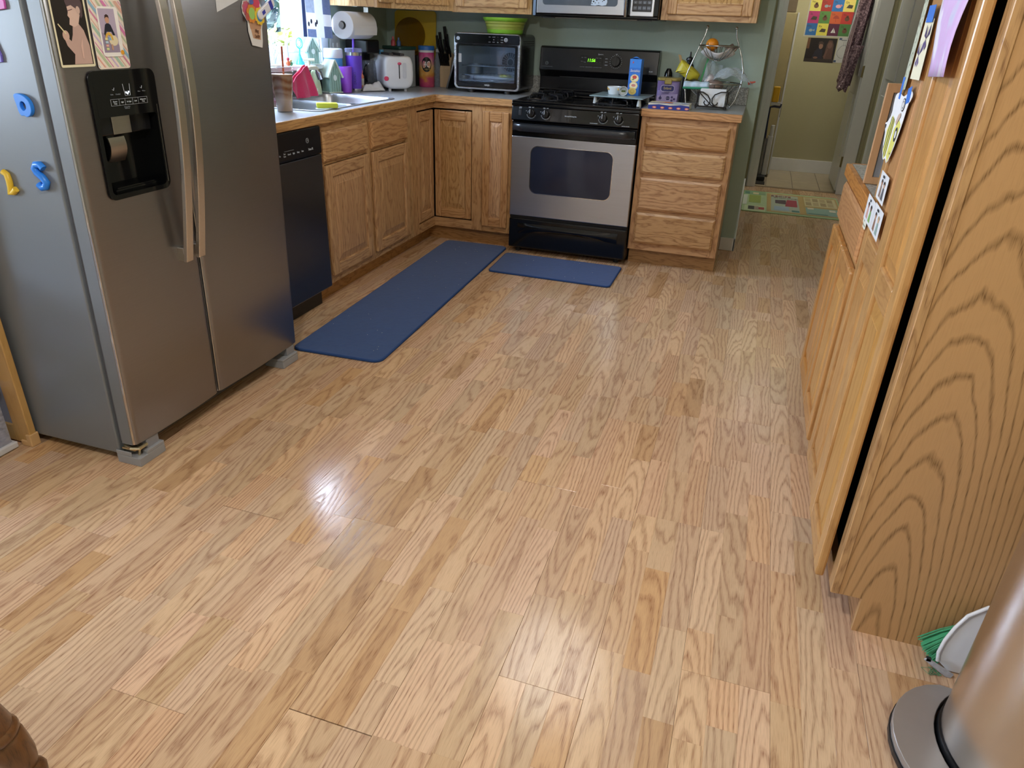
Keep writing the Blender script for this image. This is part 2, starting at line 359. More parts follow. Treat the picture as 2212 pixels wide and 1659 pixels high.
# ------------------------------------------------------------------ the room
WALL = plain('#a9bcb1', 0.65, var=0.03, scale=60, bump=0.05)
WALL_HALL = plain('#b0aa88', 0.7, var=0.03, scale=60)
WHITE = plain('#e8e8e4', 0.6, var=0.03)
TRIM = plain('#e2e2e1', 0.4, var=0.03)
CEILM = plain('#e4e2dc', 0.8, var=0.02)
XL, XR, YB, YF, ZC = -0.61, 2.87, 0.61, -7.0, 2.44
def wall(name, boxes, m=WALL):
    b = MB()
    for a, c in boxes: b.box(a, c)
    return structure(b.build(name, m))
WY0, WY1, WZ0, WZ1 = -1.24, -0.26, 1.065, 2.16      # opening of the sink window
wall('wall_left', [((XL - .14, -2.95, 0), (XL, WY0, ZC)), ((XL - .14, WY1, 0), (XL, YB + .1, ZC)), ((XL - .14, WY0, 0), (XL, WY1, WZ0)), ((XL - .14, WY0, WZ1), (XL, WY1, ZC))])
wall('wall_back', [((XL - .14, YB, 0), (1.905, YB + .10, ZC))])
wall('wall_hall_left', [((1.805, YB + .10, 0), (1.905, 3.03, ZC))])
wall('wall_hall_back', [((1.805, 3.03, 0), (2.0, 3.13, ZC)), ((2.755, 3.03, 0), (XR, 3.13, ZC)), ((2.0, 3.03, 2.04), (2.755, 3.13, ZC))], WALL_HALL)
wall('wall_right', [((XR, YF, 0), (XR + .1, 4.2, ZC))], WALL_HALL)
wall('wall_far', [((1.2, 4.13, 0), (XR + .1, 4.23, ZC)), ((1.1, 3.03, 0), (1.2, 4.23, ZC)), ((1.1, 3.03, 0), (1.81, 3.13, ZC))], WALL_HALL)
wall('wall_dining_side', [((-3.3, -3.05, 0), (XL, -2.95, ZC))], WHITE)
wall('wall_dining_left', [((-3.4, YF, 0), (-3.3, -5.35, ZC)), ((-3.4, -3.85, 0), (-3.3, -2.95, ZC)), ((-3.4, -5.35, 2.1), (-3.3, -3.85, ZC)), ((-3.4, -5.35, 0), (-3.3, -3.85, .9))], WHITE)
wall('wall_dining_back', [((-3.4, YF - .1, 0), (XR + .1, YF, ZC))], WHITE)
wall('ceiling', [((XL - .14, -2.95, ZC), (XR + .1, YB + .1, ZC + .1)), ((1.1, YB + .1, ZC), (XR + .1, 4.23, ZC + .1)), ((-3.4, YF - .1, ZC), (XR + .1, -2.95, ZC + .1))], CEILM)
# ---- floor: three-strip oak laminate; boards 0.1955 m wide, joints at the places seen
FLOORM = oak(seed='attr', light='#dfbd99', dark='#8f6044', rough=0.13, rings=150.0, contrast=0.76, coat=0.0, tone=0.20, pore=0.65, warp=0.5, tilt=0.05)
fl = MB(); fl.box((-3.4, YF - .1, -.05), (XR + .1, 3.09, -.0035)); floor = structure(fl.build('floor', plain('#3a2a1c', 0.9))); WM['floor'] = I4
PITCH = 0.1955; X0 = 0.594; BL = 1.262
strips = []
r2 = random.Random(11)
ends = {3: -3.466, 4: -2.482, 0: -2.927}
for col in range(-21, 12):
    xa = X0 + col * PITCH
    if xa > XR + .02 or xa + PITCH < -3.35: continue
    yoff = ends.get(col, -3.0 - ((col * 0.437) % 1.0) * BL)
    k0 = int(math.floor((YF - yoff) / BL)) - 1
    for k in range(k0, 9):
        ya = yoff + k * BL; yb = ya + BL
        wide = 0.0011 if (col in ends and k == 0) else 0.0003
        if yb < YF or ya > 3.05: continue
        for sidx in range(3):
            xs = xa + sidx * PITCH / 3; xe = xs + PITCH / 3
            cuts = [ya + wide]; y = ya + r2.uniform(0.12, 0.46)
            while y < yb - 0.10: cuts.append(y); y += r2.uniform(0.27, 0.52)
            cuts.append(yb - (0.0011 if (col in ends and k == -1) else 0.0003))
            for i in range(len(cuts) - 1):
                y0, y1 = max(cuts[i], YF), min(cuts[i + 1], 3.085)
                if y1 - y0 < 0.02: continue
                x0, x1 = xs + (0.0003 if sidx == 0 else 0.0), xe - (0.0003 if sidx == 2 else 0.0)
                if x1 < -3.3 or x0 > XR: continue
                if x0 < XL - .1 and y0 > -2.95: continue
                if x1 > 1.90 or y0 < 0.65: strips.append((x0, min(x1, XR), y0, y1))
def seedcol():
    return (r2.random(), r2.random(), r2.random() ** 1.6 if r2.random() < .8 else r2.random(), 1)
def strip_mesh(name, lst):
    vs = []; fs = []; sc = []; pl = []
    for (x0, x1, y0, y1) in lst:
        k = len(vs); e = 0.0004; w = (x1 - x0) / 2; L2 = y1 - y0
        for (x, y, z) in ((x0, y0, -.0035), (x1, y0, -.0035), (x1, y1, -.0035), (x0, y1, -.0035), (x0, y0, -e), (x1, y0, -e), (x1, y1, -e), (x0, y1, -e),
                          (x0 + e, y0 + e, 0), (x1 - e, y0 + e, 0), (x1 - e, y1 - e, 0), (x0 + e, y1 - e, 0)):
            vs.append((x, y, z)); pl.append((x - x0 - w, y - (y0 + y1) / 2, 0.0))
        fs += [tuple(i + k for i in f) for f in ((8, 9, 10, 11), (4, 5, 9, 8), (5, 6, 10, 9), (6, 7, 11, 10), (7, 4, 8, 11), (0, 1, 5, 4), (1, 2, 6, 5), (2, 3, 7, 6), (3, 0, 4, 7))]
        sc += [seedcol()] * 12
    me = bpy.data.meshes.new(name); me.from_pydata(vs, [], fs); me.materials.append(FLOORM)
    a = me.attributes.new('seed', 'FLOAT_COLOR', 'POINT'); a.data.foreach_set('color', [x for c in sc for x in c])
    p = me.attributes.new('place', 'FLOAT_VECTOR', 'POINT'); p.data.foreach_set('vector', [x for c in pl for x in c])
    o = bpy.data.objects.new(name, me); COL.objects.link(o); o.parent = floor; return o
inv = cam_o.matrix_world.inverted()
def seen(s):
    """how large a strip shows: only those the photograph takes in are kept as planks of their own"""
    best = 0; q = []
    for x in (s[0], s[1]):
        for y in (s[2], s[3]):
            v = inv @ Vector((x, y, 0))
            if v.z > -.1: return 0
            q.append((v.x / -v.z, v.y / -v.z))
    if all(abs(a) > .74 for a, b in q) or all(abs(b) > .55 for a, b in q): return 0
    cx, cy = (s[0] + s[1]) / 2, (s[2] + s[3]) / 2
    if cx < 0.2 and cy > -2.85: return 0
    if cx > 2.3 and cy > -2.80 and cy < -1.4: return 0
    if 0.1 < cx < 1.8 and cy > 0.1: return 0
    return abs((q[1][0] - q[0][0]) * (q[2][1] - q[0][1]) - (q[2][0] - q[0][0]) * (q[1][1] - q[0][1]))
strips.sort(key=lambda s: -seen(s))
for s in strips[:298]: strip_mesh('plank', [s])
rest = strip_mesh('planks', strips[298:]); rest['kind'] = 'stuff'
# ---- hall tiles
b = MB(); b.box((1.2, 3.09, -.05), (XR + .1, 4.2, -.004)); floor2 = structure(b.build('floor', plain('#8d8478', 0.9)))
TILE = plain('#b3a58c', 0.35, var=0.18, scale=9)
for i in range(6):
    for j in range(3):
        x0 = 2.36 - 0.247 * 4 + i * 0.247; y0 = 3.10 + j * 0.43 - 0.02
        if x0 > XR or x0 < 1.2: continue
        q = MB(); q.box((x0 + .003, max(y0, 3.095) + .003, -.004), (min(x0 + .244, XR), min(y0 + .427, 4.13), .001)); q.build('tile', TILE, floor2, bev=.0015, seg=1)
b = MB(); b.box((2.0, 3.05, -.002), (2.755, 3.10, .006)); structure(b.build('trim_14', plain('#8f8069', 0.5), bev=.003))
# ---- baseboards, casings, doors of the hall
def board(name, a, c, m=TRIM): b = MB(); b.box(a, c); return structure(b.build(name, m, bev=.004, seg=2))
board('baseboard_back', (1.82, YB - .014, 0), (1.919, YB, .085)); board('baseboard_hall_left', (1.905, YB - .014, 0), (1.919, 2.93, .085))
board('baseboard_far', (2.14, 4.115, 0), (XR, 4.13, .13)); board('baseboard_hall_right', (XR - .013, 2.80, 0), (XR, 3.03, .085))
def casing(name, x0, x1, y):
    b = MB(); b.box((x0, y - .012, 0), (x1, y, 2.11)); b.box((x0 + .008, y - .02, 0), (x1 - .025, y - .010, 2.11)); return structure(b.build(name, TRIM, bev=.004))
casing('trim_1', 1.925, 2.0, 3.03); casing('trim_2', 2.832, 2.757, 3.03)
board('trim_3', (1.925, 3.01, 2.04), (2.83, 3.03, 2.115))
b = MB(); b.box((2.0, 3.03, 0), (2.012, 3.13, 2.04)); structure(b.build('trim_4', TRIM)); b = MB(); b.box((2.752, 3.03, 0), (2.764, 3.13, 2.04)); structure(b.build('trim_5', TRIM))
b = MB(); b.box((2.73, 3.145, .012), (2.765, 3.86, 2.03)); door = structure(b.build('door_1', plain('#d5d5d2', 0.4, var=.02), bev=.003)); WM['door_1'] = I4
for z in (0.23, 1.0, 1.80):
    q = MB(); q.box((2.728, 3.126, z), (2.762, 3.1449, z + .092)); q.cyl((2.745, 3.122, z - .003), (2.745, 3.122, z + .095), .006); q.build('hinge', plain('#8a7c56', .35, .9), door)
q = MB(); q.box((2.722, 3.30, .30), (2.73, 3.72, .85)); q.box((2.722, 3.30, 1.0), (2.73, 3.72, 1.85)); q.build('panel', plain('#d5d5d2', 0.4, var=.02), door, bev=.006)
# white door and casing on the right wall, past the short counter
def caseX(name, y0, y1, z0, z1):
    b = MB(); b.box((XR - .012, y0, z0), (XR, y1, z1)); b.box((XR - .02, y0 + .02, z0), (XR - .010, y1 - .008, z1)); return structure(b.build(name, TRIM, bev=.004))
caseX('trim_6', 2.64, 2.72, 0, 2.11); caseX('trim_7', 1.40, 1.48, 0, 2.11); caseX('trim_8', 1.40, 2.72, 2.04, 2.11)
d2 = MB(); d2.box((XR - .010, 1.48, .01), (XR, 2.64, 2.04)); d2o = structure(d2.build('door_2', plain('#cfcfce', .4, var=.02))); WM['door_2'] = I4
for y0 in (1.52, 2.10):
    for z0, z1 in ((.15, .9), (1.02, 1.92)):
        q = MB(); q.box((XR - .02, y0, z0), (XR - .009, y0 + .48, z1)); q.build('panel', plain('#cfcfce', .4, var=.02), d2o, bev=.008)
# ---- sink window: frame, sash, pane, stool
WINW = plain('#e6e9ee', .35, var=.02)
F_ = FR((XL - .085, 0, 0), (0, 1, 0), (0, 0, 1))
b = MB(F_); b.ring([(WY0, WZ0), (WY1, WZ0), (WY1, WZ1), (WY0, WZ1)], [(WY0 + .05, WZ0 + .06), (WY1 - .085, WZ0 + .06), (WY1 - .085, WZ1 - .05), (WY0 + .05, WZ1 - .05)], -.04, .03)
win = structure(b.build('window_1', WINW, bev=.004)); WM['window_1'] = I4
for z0, z1, n0 in ((WZ0 + .06, 1.62, .004), (1.60, WZ1 - .05, -.022)):
    q = MB(F_); y0, y1 = WY0 + .05, WY1 - .085
    q.ring([(y0, z0), (y1, z0), (y1, z1), (y0, z1)], [(y0 + .035, z0 + .035), (y1 - .035, z0 + .035), (y1 - .035, z1 - .035), (y0 + .035, z1 - .035)], n0, n0 + .022)
    sash = q.build('sash', WINW, win, bev=.003)
    q = MB(F_); q.box((y0 + .03, z0 + .03, n0 + .009), (y1 - .03, z1 - .03, n0 + .013)); q.build('pane', glass(), sash)
board('trim_9', (XL - .11, WY0 - .03, 1.045), (XL + .085, WY1 + .05, 1.068), plain('#dfe3ea', .4)); board('trim_10', (XL, WY1, 1.068), (XL + .015, WY1 + .075, 2.22), plain('#dfe3ea', .4)); board('trim_11', (XL, WY0 - .075, 1.068), (XL + .015, WY0, 2.22), plain('#dfe3ea', .4))
board('trim_12', (XL, WY0 - .075, WZ1), (XL + .015, WY1 + .075, 2.24), plain('#dfe3ea', .4))
b = MB(); b.box((XL - .11, WY1 - .002, WZ0), (XL, WY1 + .01, WZ1)); structure(b.build('trim_13', plain('#dfe3ea', .4)))
# dining window (out of the picture, the source of the cool side light)
F_ = FR((-3.35, 0, 0), (0, 1, 0), (0, 0, 1)); b = MB(F_)
b.ring([(-5.35, .9), (-3.85, .9), (-3.85, 2.1), (-5.35, 2.1)], [(-5.29, .96), (-3.91, .96), (-3.91, 2.04), (-5.29, 2.04)], -.04, .04)
pd = structure(b.build('window_2', WINW)); WM['window_2'] = I4
q = MB(F_); q.box((-5.29, .96, -.003), (-3.91, 2.04, .003)); q.build('pane', glass(), pd)
# ---- outside: ground, trees, a bright bush
b = MB(); b.box((-30, -30, -.6), (-3.6, 30, -.5)); b.box((-3.6, -2.9, -.6), (-.76, 30, -.5)); go = structure(b.build('ground', plain('#46582f', .95, var=.3, scale=3)))
def crown(b, c, r, n, size, mi, rr):
    for _ in range(n):
        v = Vector((rr.gauss(0, 1), rr.gauss(0, 1), rr.gauss(0, 1))).normalized() * (rr.random() ** .33)
        p = Vector(c) + Vector((v.x * r[0], v.y * r[1], v.z * r[2])); a = Vector((rr.gauss(0, 1), rr.gauss(0, 1), rr.gauss(0, 1))).normalized(); t = a.orthogonal().normalized(); w = a.cross(t)
        b.add([p - t * size, p + w * size * .5, p + t * size, p - w * size * .5], [(0, 1, 2, 3)], mi)
def tree(name, label, x, y, h, rr, leaf, lf=1500, size=.14):
    t = thing(name, label, 'tree', (x, y, -.5), 0)
    q = MB(); q.tube([(x, y, -.5), (x + .05, y + .03, h * .4), (x - .03, y, h * .75), (x, y, h)], [.17, .14, .10, .03], 10); q.build('trunk', plain('#4a453f', .9, var=.25, scale=14, bump=.4), t, smooth=.8)
    q = MB(); crown(q, (x, y, h * .78), (rr, rr, h * .36), lf, size, 0, random.Random(hash(name) % 7 + int(x * 10))); fo = q.build('foliage', leaf, t); fo['kind'] = 'stuff'
LEAF = plain('#2c4120', .6, var=.35, scale=5); LEAF2 = plain('#6a7228', .6, var=.3, scale=8); LEAF3 = plain('#2a3c2a', .6, var=.35, scale=5)
tree('tree', 'grey trunked tree seen through the sink window', -5.0, 5.98, 4.6, 1.0, LEAF)
tree('tree', 'thin tree behind the yellow bush outside the window', -7.3, 8.3, 4.8, 1.6, LEAF3, 2600, .16)
tree('tree', 'dense green tree furthest off outside the window', -13.5, 19.5, 5.6, 2.6, LEAF, 4500, .20)
t = thing('hedge', 'tall dark green hedge far behind the yellow shrub', 'hedge', (-10.0, 12.4, -.5))
q = MB(); crown(q, (-10.0, 12.4, .9), (3.4, 2.2, 2.0), 6000, .17, 0, random.Random(9)); fo = q.build('foliage', LEAF3, t); fo['kind'] = 'stuff'
q = MB(); q.tube([(-10, 12.4, -.5), (-9.9, 12.4, 1.2)], [.12, .05], 8); q.build('stem', plain('#4a453f', .9), t)
t = thing('shrub', 'yellow green shrub low outside the sink window', 'shrub', (-3.6, 3.62, -.5))
q = MB(); crown(q, (-3.6, 3.62, .42), (.85, .85, .80), 2600, .07, 0, random.Random(5)); fo = q.build('foliage', LEAF2, t); fo['kind'] = 'stuff'
q = MB(); q.tube([(-3.6, 3.62, -.5), (-3.58, 3.64, .4)], [.04, .02], 8); q.build('stem', plain('#6b5b45', .9), t)
# ---- pendant, and made-up fittings for the added kitchen and passage lights (above and behind the picture)
t = thing('pendant_lamp', 'small white pendant lamp hanging above the near end of the floor', 'lamp', (1.27, -3.85, 2.44))
q = MB(); q.cyl((1.25, -5.75, 2.41), (1.27, -3.85, 2.44), .06); q.build('canopy', plain('#b5a060', .3, .8), t); q = MB(); q.cyl((1.27, -3.85, 2.11), (1.27, -3.85, 2.41), .006); q.build('cord', plain('#222222'), t)
q = MB(); q.lathe([(.03, .06), (.07, .05), (.09, .10), (.03, .13)], 20, (1.27, -3.85, 1.98)); q.build('shade', plain('#dddddd', .4), t)
for nm_, lb_, x, y, zb in (('added_ceiling_light', 'unseen ceiling light added to brighten the back of the kitchen', 1.30, -1.35, 2.10), ('added_ceiling_light', 'unseen ceiling light added to brighten the passage before the hall door', 2.38, 2.45, 2.08)):
    t = thing(nm_, lb_, 'lamp', (x, y, ZC)); q = MB(); q.lathe([(.07, 0), (.07, -.02), (.02, -.03), (.012, -.04)], 20, (x, y, ZC)); q.build('base', plain('#b9b4a8', .3, .7), t)
# ------------------------------------------------------------------ cabinets
OZ = oak('z'); OX = oak('x'); OY = oak('y')
LOZ = oak('z', '#bd8549', '#8f5c2c'); 
def slab_front(name, F, w, h, mat, parent, t=.019):
    """a drawer front: one board with a bevelled edge all round"""
    b = MB(F); e = .012
    vs = [(0, 0, 0), (w, 0, 0), (w, h, 0), (0, h, 0), (0, 0, t * .6), (w, 0, t * .6), (w, h, t * .6), (0, h, t * .6), (e, e, t), (w - e, e, t), (w - e, h - e, t), (e, h - e, t)]
    b.add(vs, [(3, 2, 1, 0), (0, 1, 5, 4), (1, 2, 6, 5), (2, 3, 7, 6), (3, 0, 4, 7), (4, 5, 9, 8), (5, 6, 10, 9), (6, 7, 11, 10), (7, 4, 8, 11), (8, 9, 10, 11)])
    return b.build(name, mat, parent)
def raised_panel(b, x0, y0, x1, y1, t, mi=0, sl=.032):
    if x1 - x0 < .09: sl = (x1 - x0) * .28
    def rc(i, z): return [(x0 + i, y0 + i, z), (x1 - i, y0 + i, z), (x1 - i, y1 - i, z), (x0 + i, y1 - i, z)]
    vs = rc(0, t - .010) + rc(.005, t - .010) + rc(.005 + sl, t - .0025) + rc(.007 + sl, t - .0012)
    fs = [(a * 4 + i, a * 4 + (i + 1) % 4, (a + 1) * 4 + (i + 1) % 4, (a + 1) * 4 + i) for a in range(3) for i in range(4)] + [(12, 13, 14, 15)]
    b.add(vs, fs, mi)
def panel_door(F, w, h, parent, mv, mh, t=.02, fw=.055, mids=(), name='door', rail=.058):
    """frame of two stiles and rails with bevelled edge; every raised panel is a piece of its own"""
    b = MB(F); e = .010
    for xa, xb in ((0, fw), (w - fw, w)): b.box((xa, 0, 0), (xb, h, t), 0)
    ys = [0] + list(mids) + [h]; zr = []
    rails = [(0, rail)] + [(m - rail * .6, m + rail * .6) for m in mids] + [(h - rail, h)]
    for ya, yb in rails: b.box((fw - .0005, ya, 0), (w - fw + .0005, yb, t - .0004), 1)
    d = b.build(name, [mv, mh], parent, bev=.0055, seg=2)
    for k in range(len(rails) - 1):
        q = MB(F); raised_panel(q, fw, rails[k][1], w - fw, rails[k + 1][0], t); q.build('panel', mv, d)
    return d
TOEM = oak('y', '#b98a58', '#80532a'); TOEX = oak('x', '#b98a58', '#80532a')
# -- sink base (faces +x); F frame: u = +y, v = +z, n = +x
def FXp(x, y, z): return FR((x, y, z), (0, 1, 0), (0, 0, 1))
def FYm(x, y, z): return FR((x, y, z), (1, 0, 0), (0, 0, 1))
def FXm(x, y, z): return FR((x, y, z), (0, -1, 0), (0, 0, 1))
sb = thing('sink_cabinet', 'oak base cabinet with two doors under the sink, right of the dishwasher', 'cabinet', (0, -.83, 0))
q = MB(); q.box((-.60, -1.3245, .102), (-.019, -1.305, .874)); q.box((-.60, -.345, .102), (-.019, -.3265, .874)); q.box((-.60, -1.305, .102), (-.019, -.345, .12)); q.build('carcass', OZ, sb)
q = MB(); 
for y0, y1 in ((-1.3245, -1.283), (-.868, -.826), (-.405, -.3265)): q.box((-.019, y0, .102), (0, y1, .874), 0)
for z0, z1 in ((.102, .148), (.684, .714), (.835, .874)):
    for y0, y1 in ((-1.283, -.868), (-.826, -.405)): q.box((-.019, y0, z0), (-.0004, y1, z1), 1)
q.build('face_frame', [OZ, OY], sb, bev=.001, seg=1)
for y0, w in ((-1.302, .428), (-.835, .432)):
    slab_front('drawer_front', FXp(0.0005, y0, .702), w, .135, OY, sb); panel_door(FXp(0.0005, y0 + .004, .143), w - .006, .541, sb, OZ, OY)
q = MB(); q.box((-.094, -1.3245, 0), (-.075, .094, .102)); q.build('toe_kick', TOEM, sb)
# -- corner cabinet: an inside corner with two narrow doors that turn together
cc = thing('corner_cabinet', 'oak corner base cabinet with two doors meeting in the inside corner', 'cabinet', (-.3, .3, 0))
q = MB(); q.box((-.019, -.326, .102), (0, -.245, .874), 0); q.box((.258, 0, .102), (.326, .019, .874), 0)
for z0, z1 in ((.102, .158), (.836, .874)): q.box((-.019, -.245, z0), (0, .019, z1), 1); q.box((0, 0, z0), (.258, .019, z1), 2)
q.build('face_frame', [OZ, OY, OX], cc, bev=.001, seg=1)
q = MB(); q.box((-.6, .4, .102), (.32, .6, .12)); q.box((-.6, -.32, .102), (-.4, .4, .12)); q.box((-.25, -.3, .102), (-.23, .25, .83)); q.box((-.23, .23, .102), (.3, .25, .83)); q.build('carcass', plain('#241a12', .9), cc)
panel_door(FXp(-.020, -.239, .165), .235, .662, cc, OZ, OY, fw=.045); panel_door(FYm(0.004, .020, .165), .248, .662, cc, OZ, OX, fw=.040)
q = MB(); q.box((-.0749, .075, 0), (.525, .094, .102)); q.build('toe_kick', TOEX, cc)
# -- narrow cabinet beside the range
nc = thing('narrow_cabinet', 'narrow oak base cabinet with one slim door left of the range', 'cabinet', (.425, .3, 0))
q = MB(); q.box((.3265, 0, .102), (.345, .019, .874), 0); q.box((.497, 0, .102), (.525, .019, .874), 0); q.box((.345, .0002, .102), (.497, .019, .145), 1); q.box((.345, .0002, .832), (.497, .019, .874), 1); q.build('face_frame', [OZ, OX], nc, bev=.001, seg=1)
q = MB(); q.box((.327, .0192, .102), (.345, .6, .874)); q.box((.506, .0192, .102), (.525, .6, .874)); q.build('carcass', OZ, nc)
panel_door(FYm(.333, -.0005, .139), .170, .700, nc, OZ, OX, fw=.046)
# -- four drawer cabinet right of the range
dc = thing('drawer_cabinet', 'oak base cabinet of four drawers right of the range', 'cabinet', (1.557, .3, 0))
xa, xb = 1.292, 1.819
q = MB(); q.box((xa, 0, .102), (xa + .045, .019, .874), 0); q.box((xb - .045, 0, .102), (xb, .019, .874), 0)
for z0, z1 in ((.102, .16), (.325, .36), (.535, .565), (.69, .715), (.83, .874)): q.box((xa + .045, .0003, z0), (xb - .045, .019, z1), 1)
q.build('face_frame', [OZ, OX], dc, bev=.001, seg=1)
for xs_ in (xa, xb - .016): q = MB(FR((xs_, 0, 0), (0, 1, 0), (0, 0, 1))); q.prism([(.0192, .102), (.094, .102), (.094, 0), (.6, 0), (.6, .874), (.0192, .874)], 0, .016); q.build('side_panel', OZ, dc)
q = MB(); q.box((xa, .075, 0), (xb, .094, .102)); q.build('toe_kick', TOEX, dc)
for z0, z1 in ((.712, .841), (.560, .691), (.350, .536), (.147, .331)):
    dr = slab_front('drawer', FYm(1.322, -.0005, z0), .466, z1 - z0, OX, dc)
# -- worktops
CTOP = speckle('#c4c9ce', '#969ba1', 420, .40, .28); SPL = speckle('#b4b5b1', '#777772', 150, .38, .4)
ct = thing('worktop', 'grey speckled worktop with oak edge running under the window and round the corner', 'worktop', (-.3, -.5, .89))
SX0, SX1, SY0, SY1 = -.545, -.060, -1.205, -.420      # cut-out for the sink
q = MB()
for a, c in (((-.608, -1.919, .876), (.006, SY0, .914)), ((-.608, SY1, .876), (.006, .608, .914)), ((-.608, SY0, .876), (SX0, SY1, .914)), ((SX1, SY0, .876), (.006, SY1, .914)), ((.006, -.006, .876), (.524, .608, .914))): q.box(a, c)
q.build('top', CTOP, ct)
EY = oak('y', '#c4965f', '#76491f', rings=120, contrast=.9); EX = oak('x', '#cfa06a', '#76491f', rings=120, contrast=.9)
q = MB(); q.prism([(.006, -1.919), (.025, -1.919), (.025, -.025), (.006, -.006)], .874, .9143); q.build('edge', EY, ct, bev=.002, seg=1)
q = MB(); q.prism([(.006, -.006), (.025, -.025), (.524, -.025), (.524, -.006)], .874, .9143); q.build('edge', EX, ct, bev=.002, seg=1)
q = MB(); q.box((-.608, -1.919, .9145), (-.590, WY0, 1.04)); q.box((-.608, WY0, .9145), (-.590, .608, 1.044)); q.box((-.59, .592, .9145), (.524, .608, 1.016)); q.build('splashback', SPL, ct, bev=.002, seg=1)
ct2 = thing('worktop', 'short grey speckled worktop with oak edge right of the range', 'worktop', (1.56, .3, .89))
q = MB(); q.box((1.289, -.006, .876), (1.839, .608, .914)); q.build('top', CTOP, ct2)
q = MB(); q.box((1.289, -.025, .874), (1.839, -.006, .9143)); q.build('edge', EX, ct2, bev=.002, seg=1)
q = MB(); q.box((1.289, .592, .9145), (1.839, .608, 1.016)); q.build('splashback', SPL, ct2, bev=.002, seg=1)
# -- wall cabinets
UOZ = oak('z', '#d3ad7c', '#94663a'); UOX = oak('x', '#d3ad7c', '#94663a')
def wall_cab(name, label, x0, x1, doors, z0=1.372, z1=2.13, yb=.608, d=.31):
    c = thing(name, label, 'cabinet', ((x0 + x1) / 2, yb, z0)); yf = yb - d
    q = MB(); q.box((x0, yf, z0), (x0 + .016, yb, z1)); q.box((x1 - .016, yf, z0), (x1, yb, z1)); q.box((x0 + .016, yf, z0 + .012), (x1 - .016, yb, z0 + .025)); q.box((x0 + .016, yf, z1 - .016), (x1 - .016, yb, z1)); q.box((x0 + .016, yb - .006, z0), (x1 - .016, yb, z1)); q.build('carcass', UOZ, c)
    q = MB(); q.box((x0, yf - .019, z0 - .004), (x0 + .042, yf, z1), 0); q.box((x1 - .042, yf - .019, z0 - .004), (x1, yf, z1), 0); q.box((x0 + .042, yf - .0187, z0 - .004), (x1 - .042, yf, z0 + .045), 1); q.box((x0 + .042, yf - .0187, z1 - .04), (x1 - .042, yf, z1), 1); q.build('face_frame', [UOZ, UOX], c, bev=.001, seg=1)
    for da, db in doors: panel_door(FYm(da, yf - .0195, z0 + .027), db - da, z1 - z0 - .05, c, UOZ, UOX)
    return c
wall_cab('wall_cabinet', 'oak wall cabinet above the toaster oven, left of the microwave', .012, .527, [(.042, .503)])
wall_cab('wall_cabinet', 'oak wall cabinet above the fruit stand, right of the microwave', 1.296, 1.823, [(1.329, 1.793)], z0=1.367)
wall_cab('wall_cabinet', 'short oak wall cabinet over the microwave', .5275, 1.2955, [(.56, .905), (.918, 1.263)], z0=1.80)
wl = thing('wall_cabinet', 'narrow oak wall cabinet over the paper towel roll beside the window', 'cabinet', (-.608, -.09, 1.376))
q = MB(); q.box((-.608, -.182, 1.376), (-.279, -.166, 2.13)); q.box((-.608, -.02, 1.376), (-.279, -.004, 2.13)); q.box((-.608, -.166, 1.388), (-.279, -.02, 1.40)); q.box((-.608, -.166, 2.11), (-.279, -.02, 2.13)); q.build('carcass', UOZ, wl)
q = MB(); q.box((-.279, -.182, 1.372), (-.26, -.145, 2.13)); q.box((-.279, -.04, 1.372), (-.26, -.004, 2.13)); q.box((-.279, -.145, 1.372), (-.2605, -.04, 1.42)); q.build('face_frame', UOZ, wl, bev=.001, seg=1)
panel_door(FXp(-.2595, -.170, 1.40), .158, .70, wl, UOZ, OY, fw=.045)
wd = thing('wall_cabinet', 'oak wall cabinet set across the corner above the yellow cutting board', 'cabinet', (-.4, .4, 1.376))
q = MB(); q.prism([(-.608, 0), (-.28, 0), (.008, .288), (.008, .608), (-.608, .608)], 1.39, 1.402); q.prism([(-.608, 0), (-.28, 0), (.008, .288), (.008, .608), (-.608, .608)], 2.11, 2.13); q.box((-.608, 0, 1.376), (-.28, .014, 2.13)); q.box((-.006, .288, 1.376), (.008, .608, 2.13)); q.build('carcass', UOZ, wd)
FD = FR((-.268, -.006, 1.372), (.288, .288, 0), (0, 0, 1)); q = MB(FD)
q.box((0, 0, -.019), (.042, .758, 0), 0); q.box((.365, 0, -.019), (.407, .758, 0), 0); q.box((.042, 0, -.019), (.365, .045, -.0004), 1); q.build('face_frame', [UOZ, UOX], wd, bev=.001, seg=1)
panel_door(FR((-.268, -.006, 1.40), (1, 1, 0), (0, 0, 1)) @ Matrix.Translation((.03, 0, .0005)), .347, .70, wd, UOZ, UOX)
# -- right side: base cabinet with worktop, then the tall pantry
POZ = oak('z', '#c39155', '#94622c', contrast=.6, rings=80, rough=.33, coat=.3); POY = oak('y', '#be8b50', '#8c5a28', contrast=.7, coat=.3)
rb = thing('base_cabinet', 'low oak base cabinet with drawer and two doors beside the pantry', 'cabinet', (2.55, -1.87, 0))
q = MB(); q.box((2.259, -1.545, .102), (2.278, -1.51, .874), 0); q.box((2.259, -2.166, .102), (2.278, -2.13, .874), 0); q.box((2.259, -1.88, .102), (2.278, -1.85, .71), 0)
for z0, z1 in ((.102, .16), (.70, .755), (.85, .874)): q.box((2.2593, -2.13, z0), (2.278, -1.545, z1), 1)
q.build('face_frame', [POZ, POY], rb, bev=.001, seg=1)
q = MB(); q.box((2.278, -1.526, .102), (2.868, -1.51, .874)); q.box((2.278, -2.166, .102), (2.868, -2.150, .874)); q.box((2.334, -2.166, 0), (2.352, -1.51, .102)); q.build('carcass', POZ, rb)
slab_front('drawer', FXm(2.2585, -1.552, .742), .606, .124, POY, rb)
panel_door(FXm(2.2585, -1.538, .155), .306, .560, rb, POZ, POY); panel_door(FXm(2.2585, -1.852, .155), .306, .560, rb, POZ, POY)
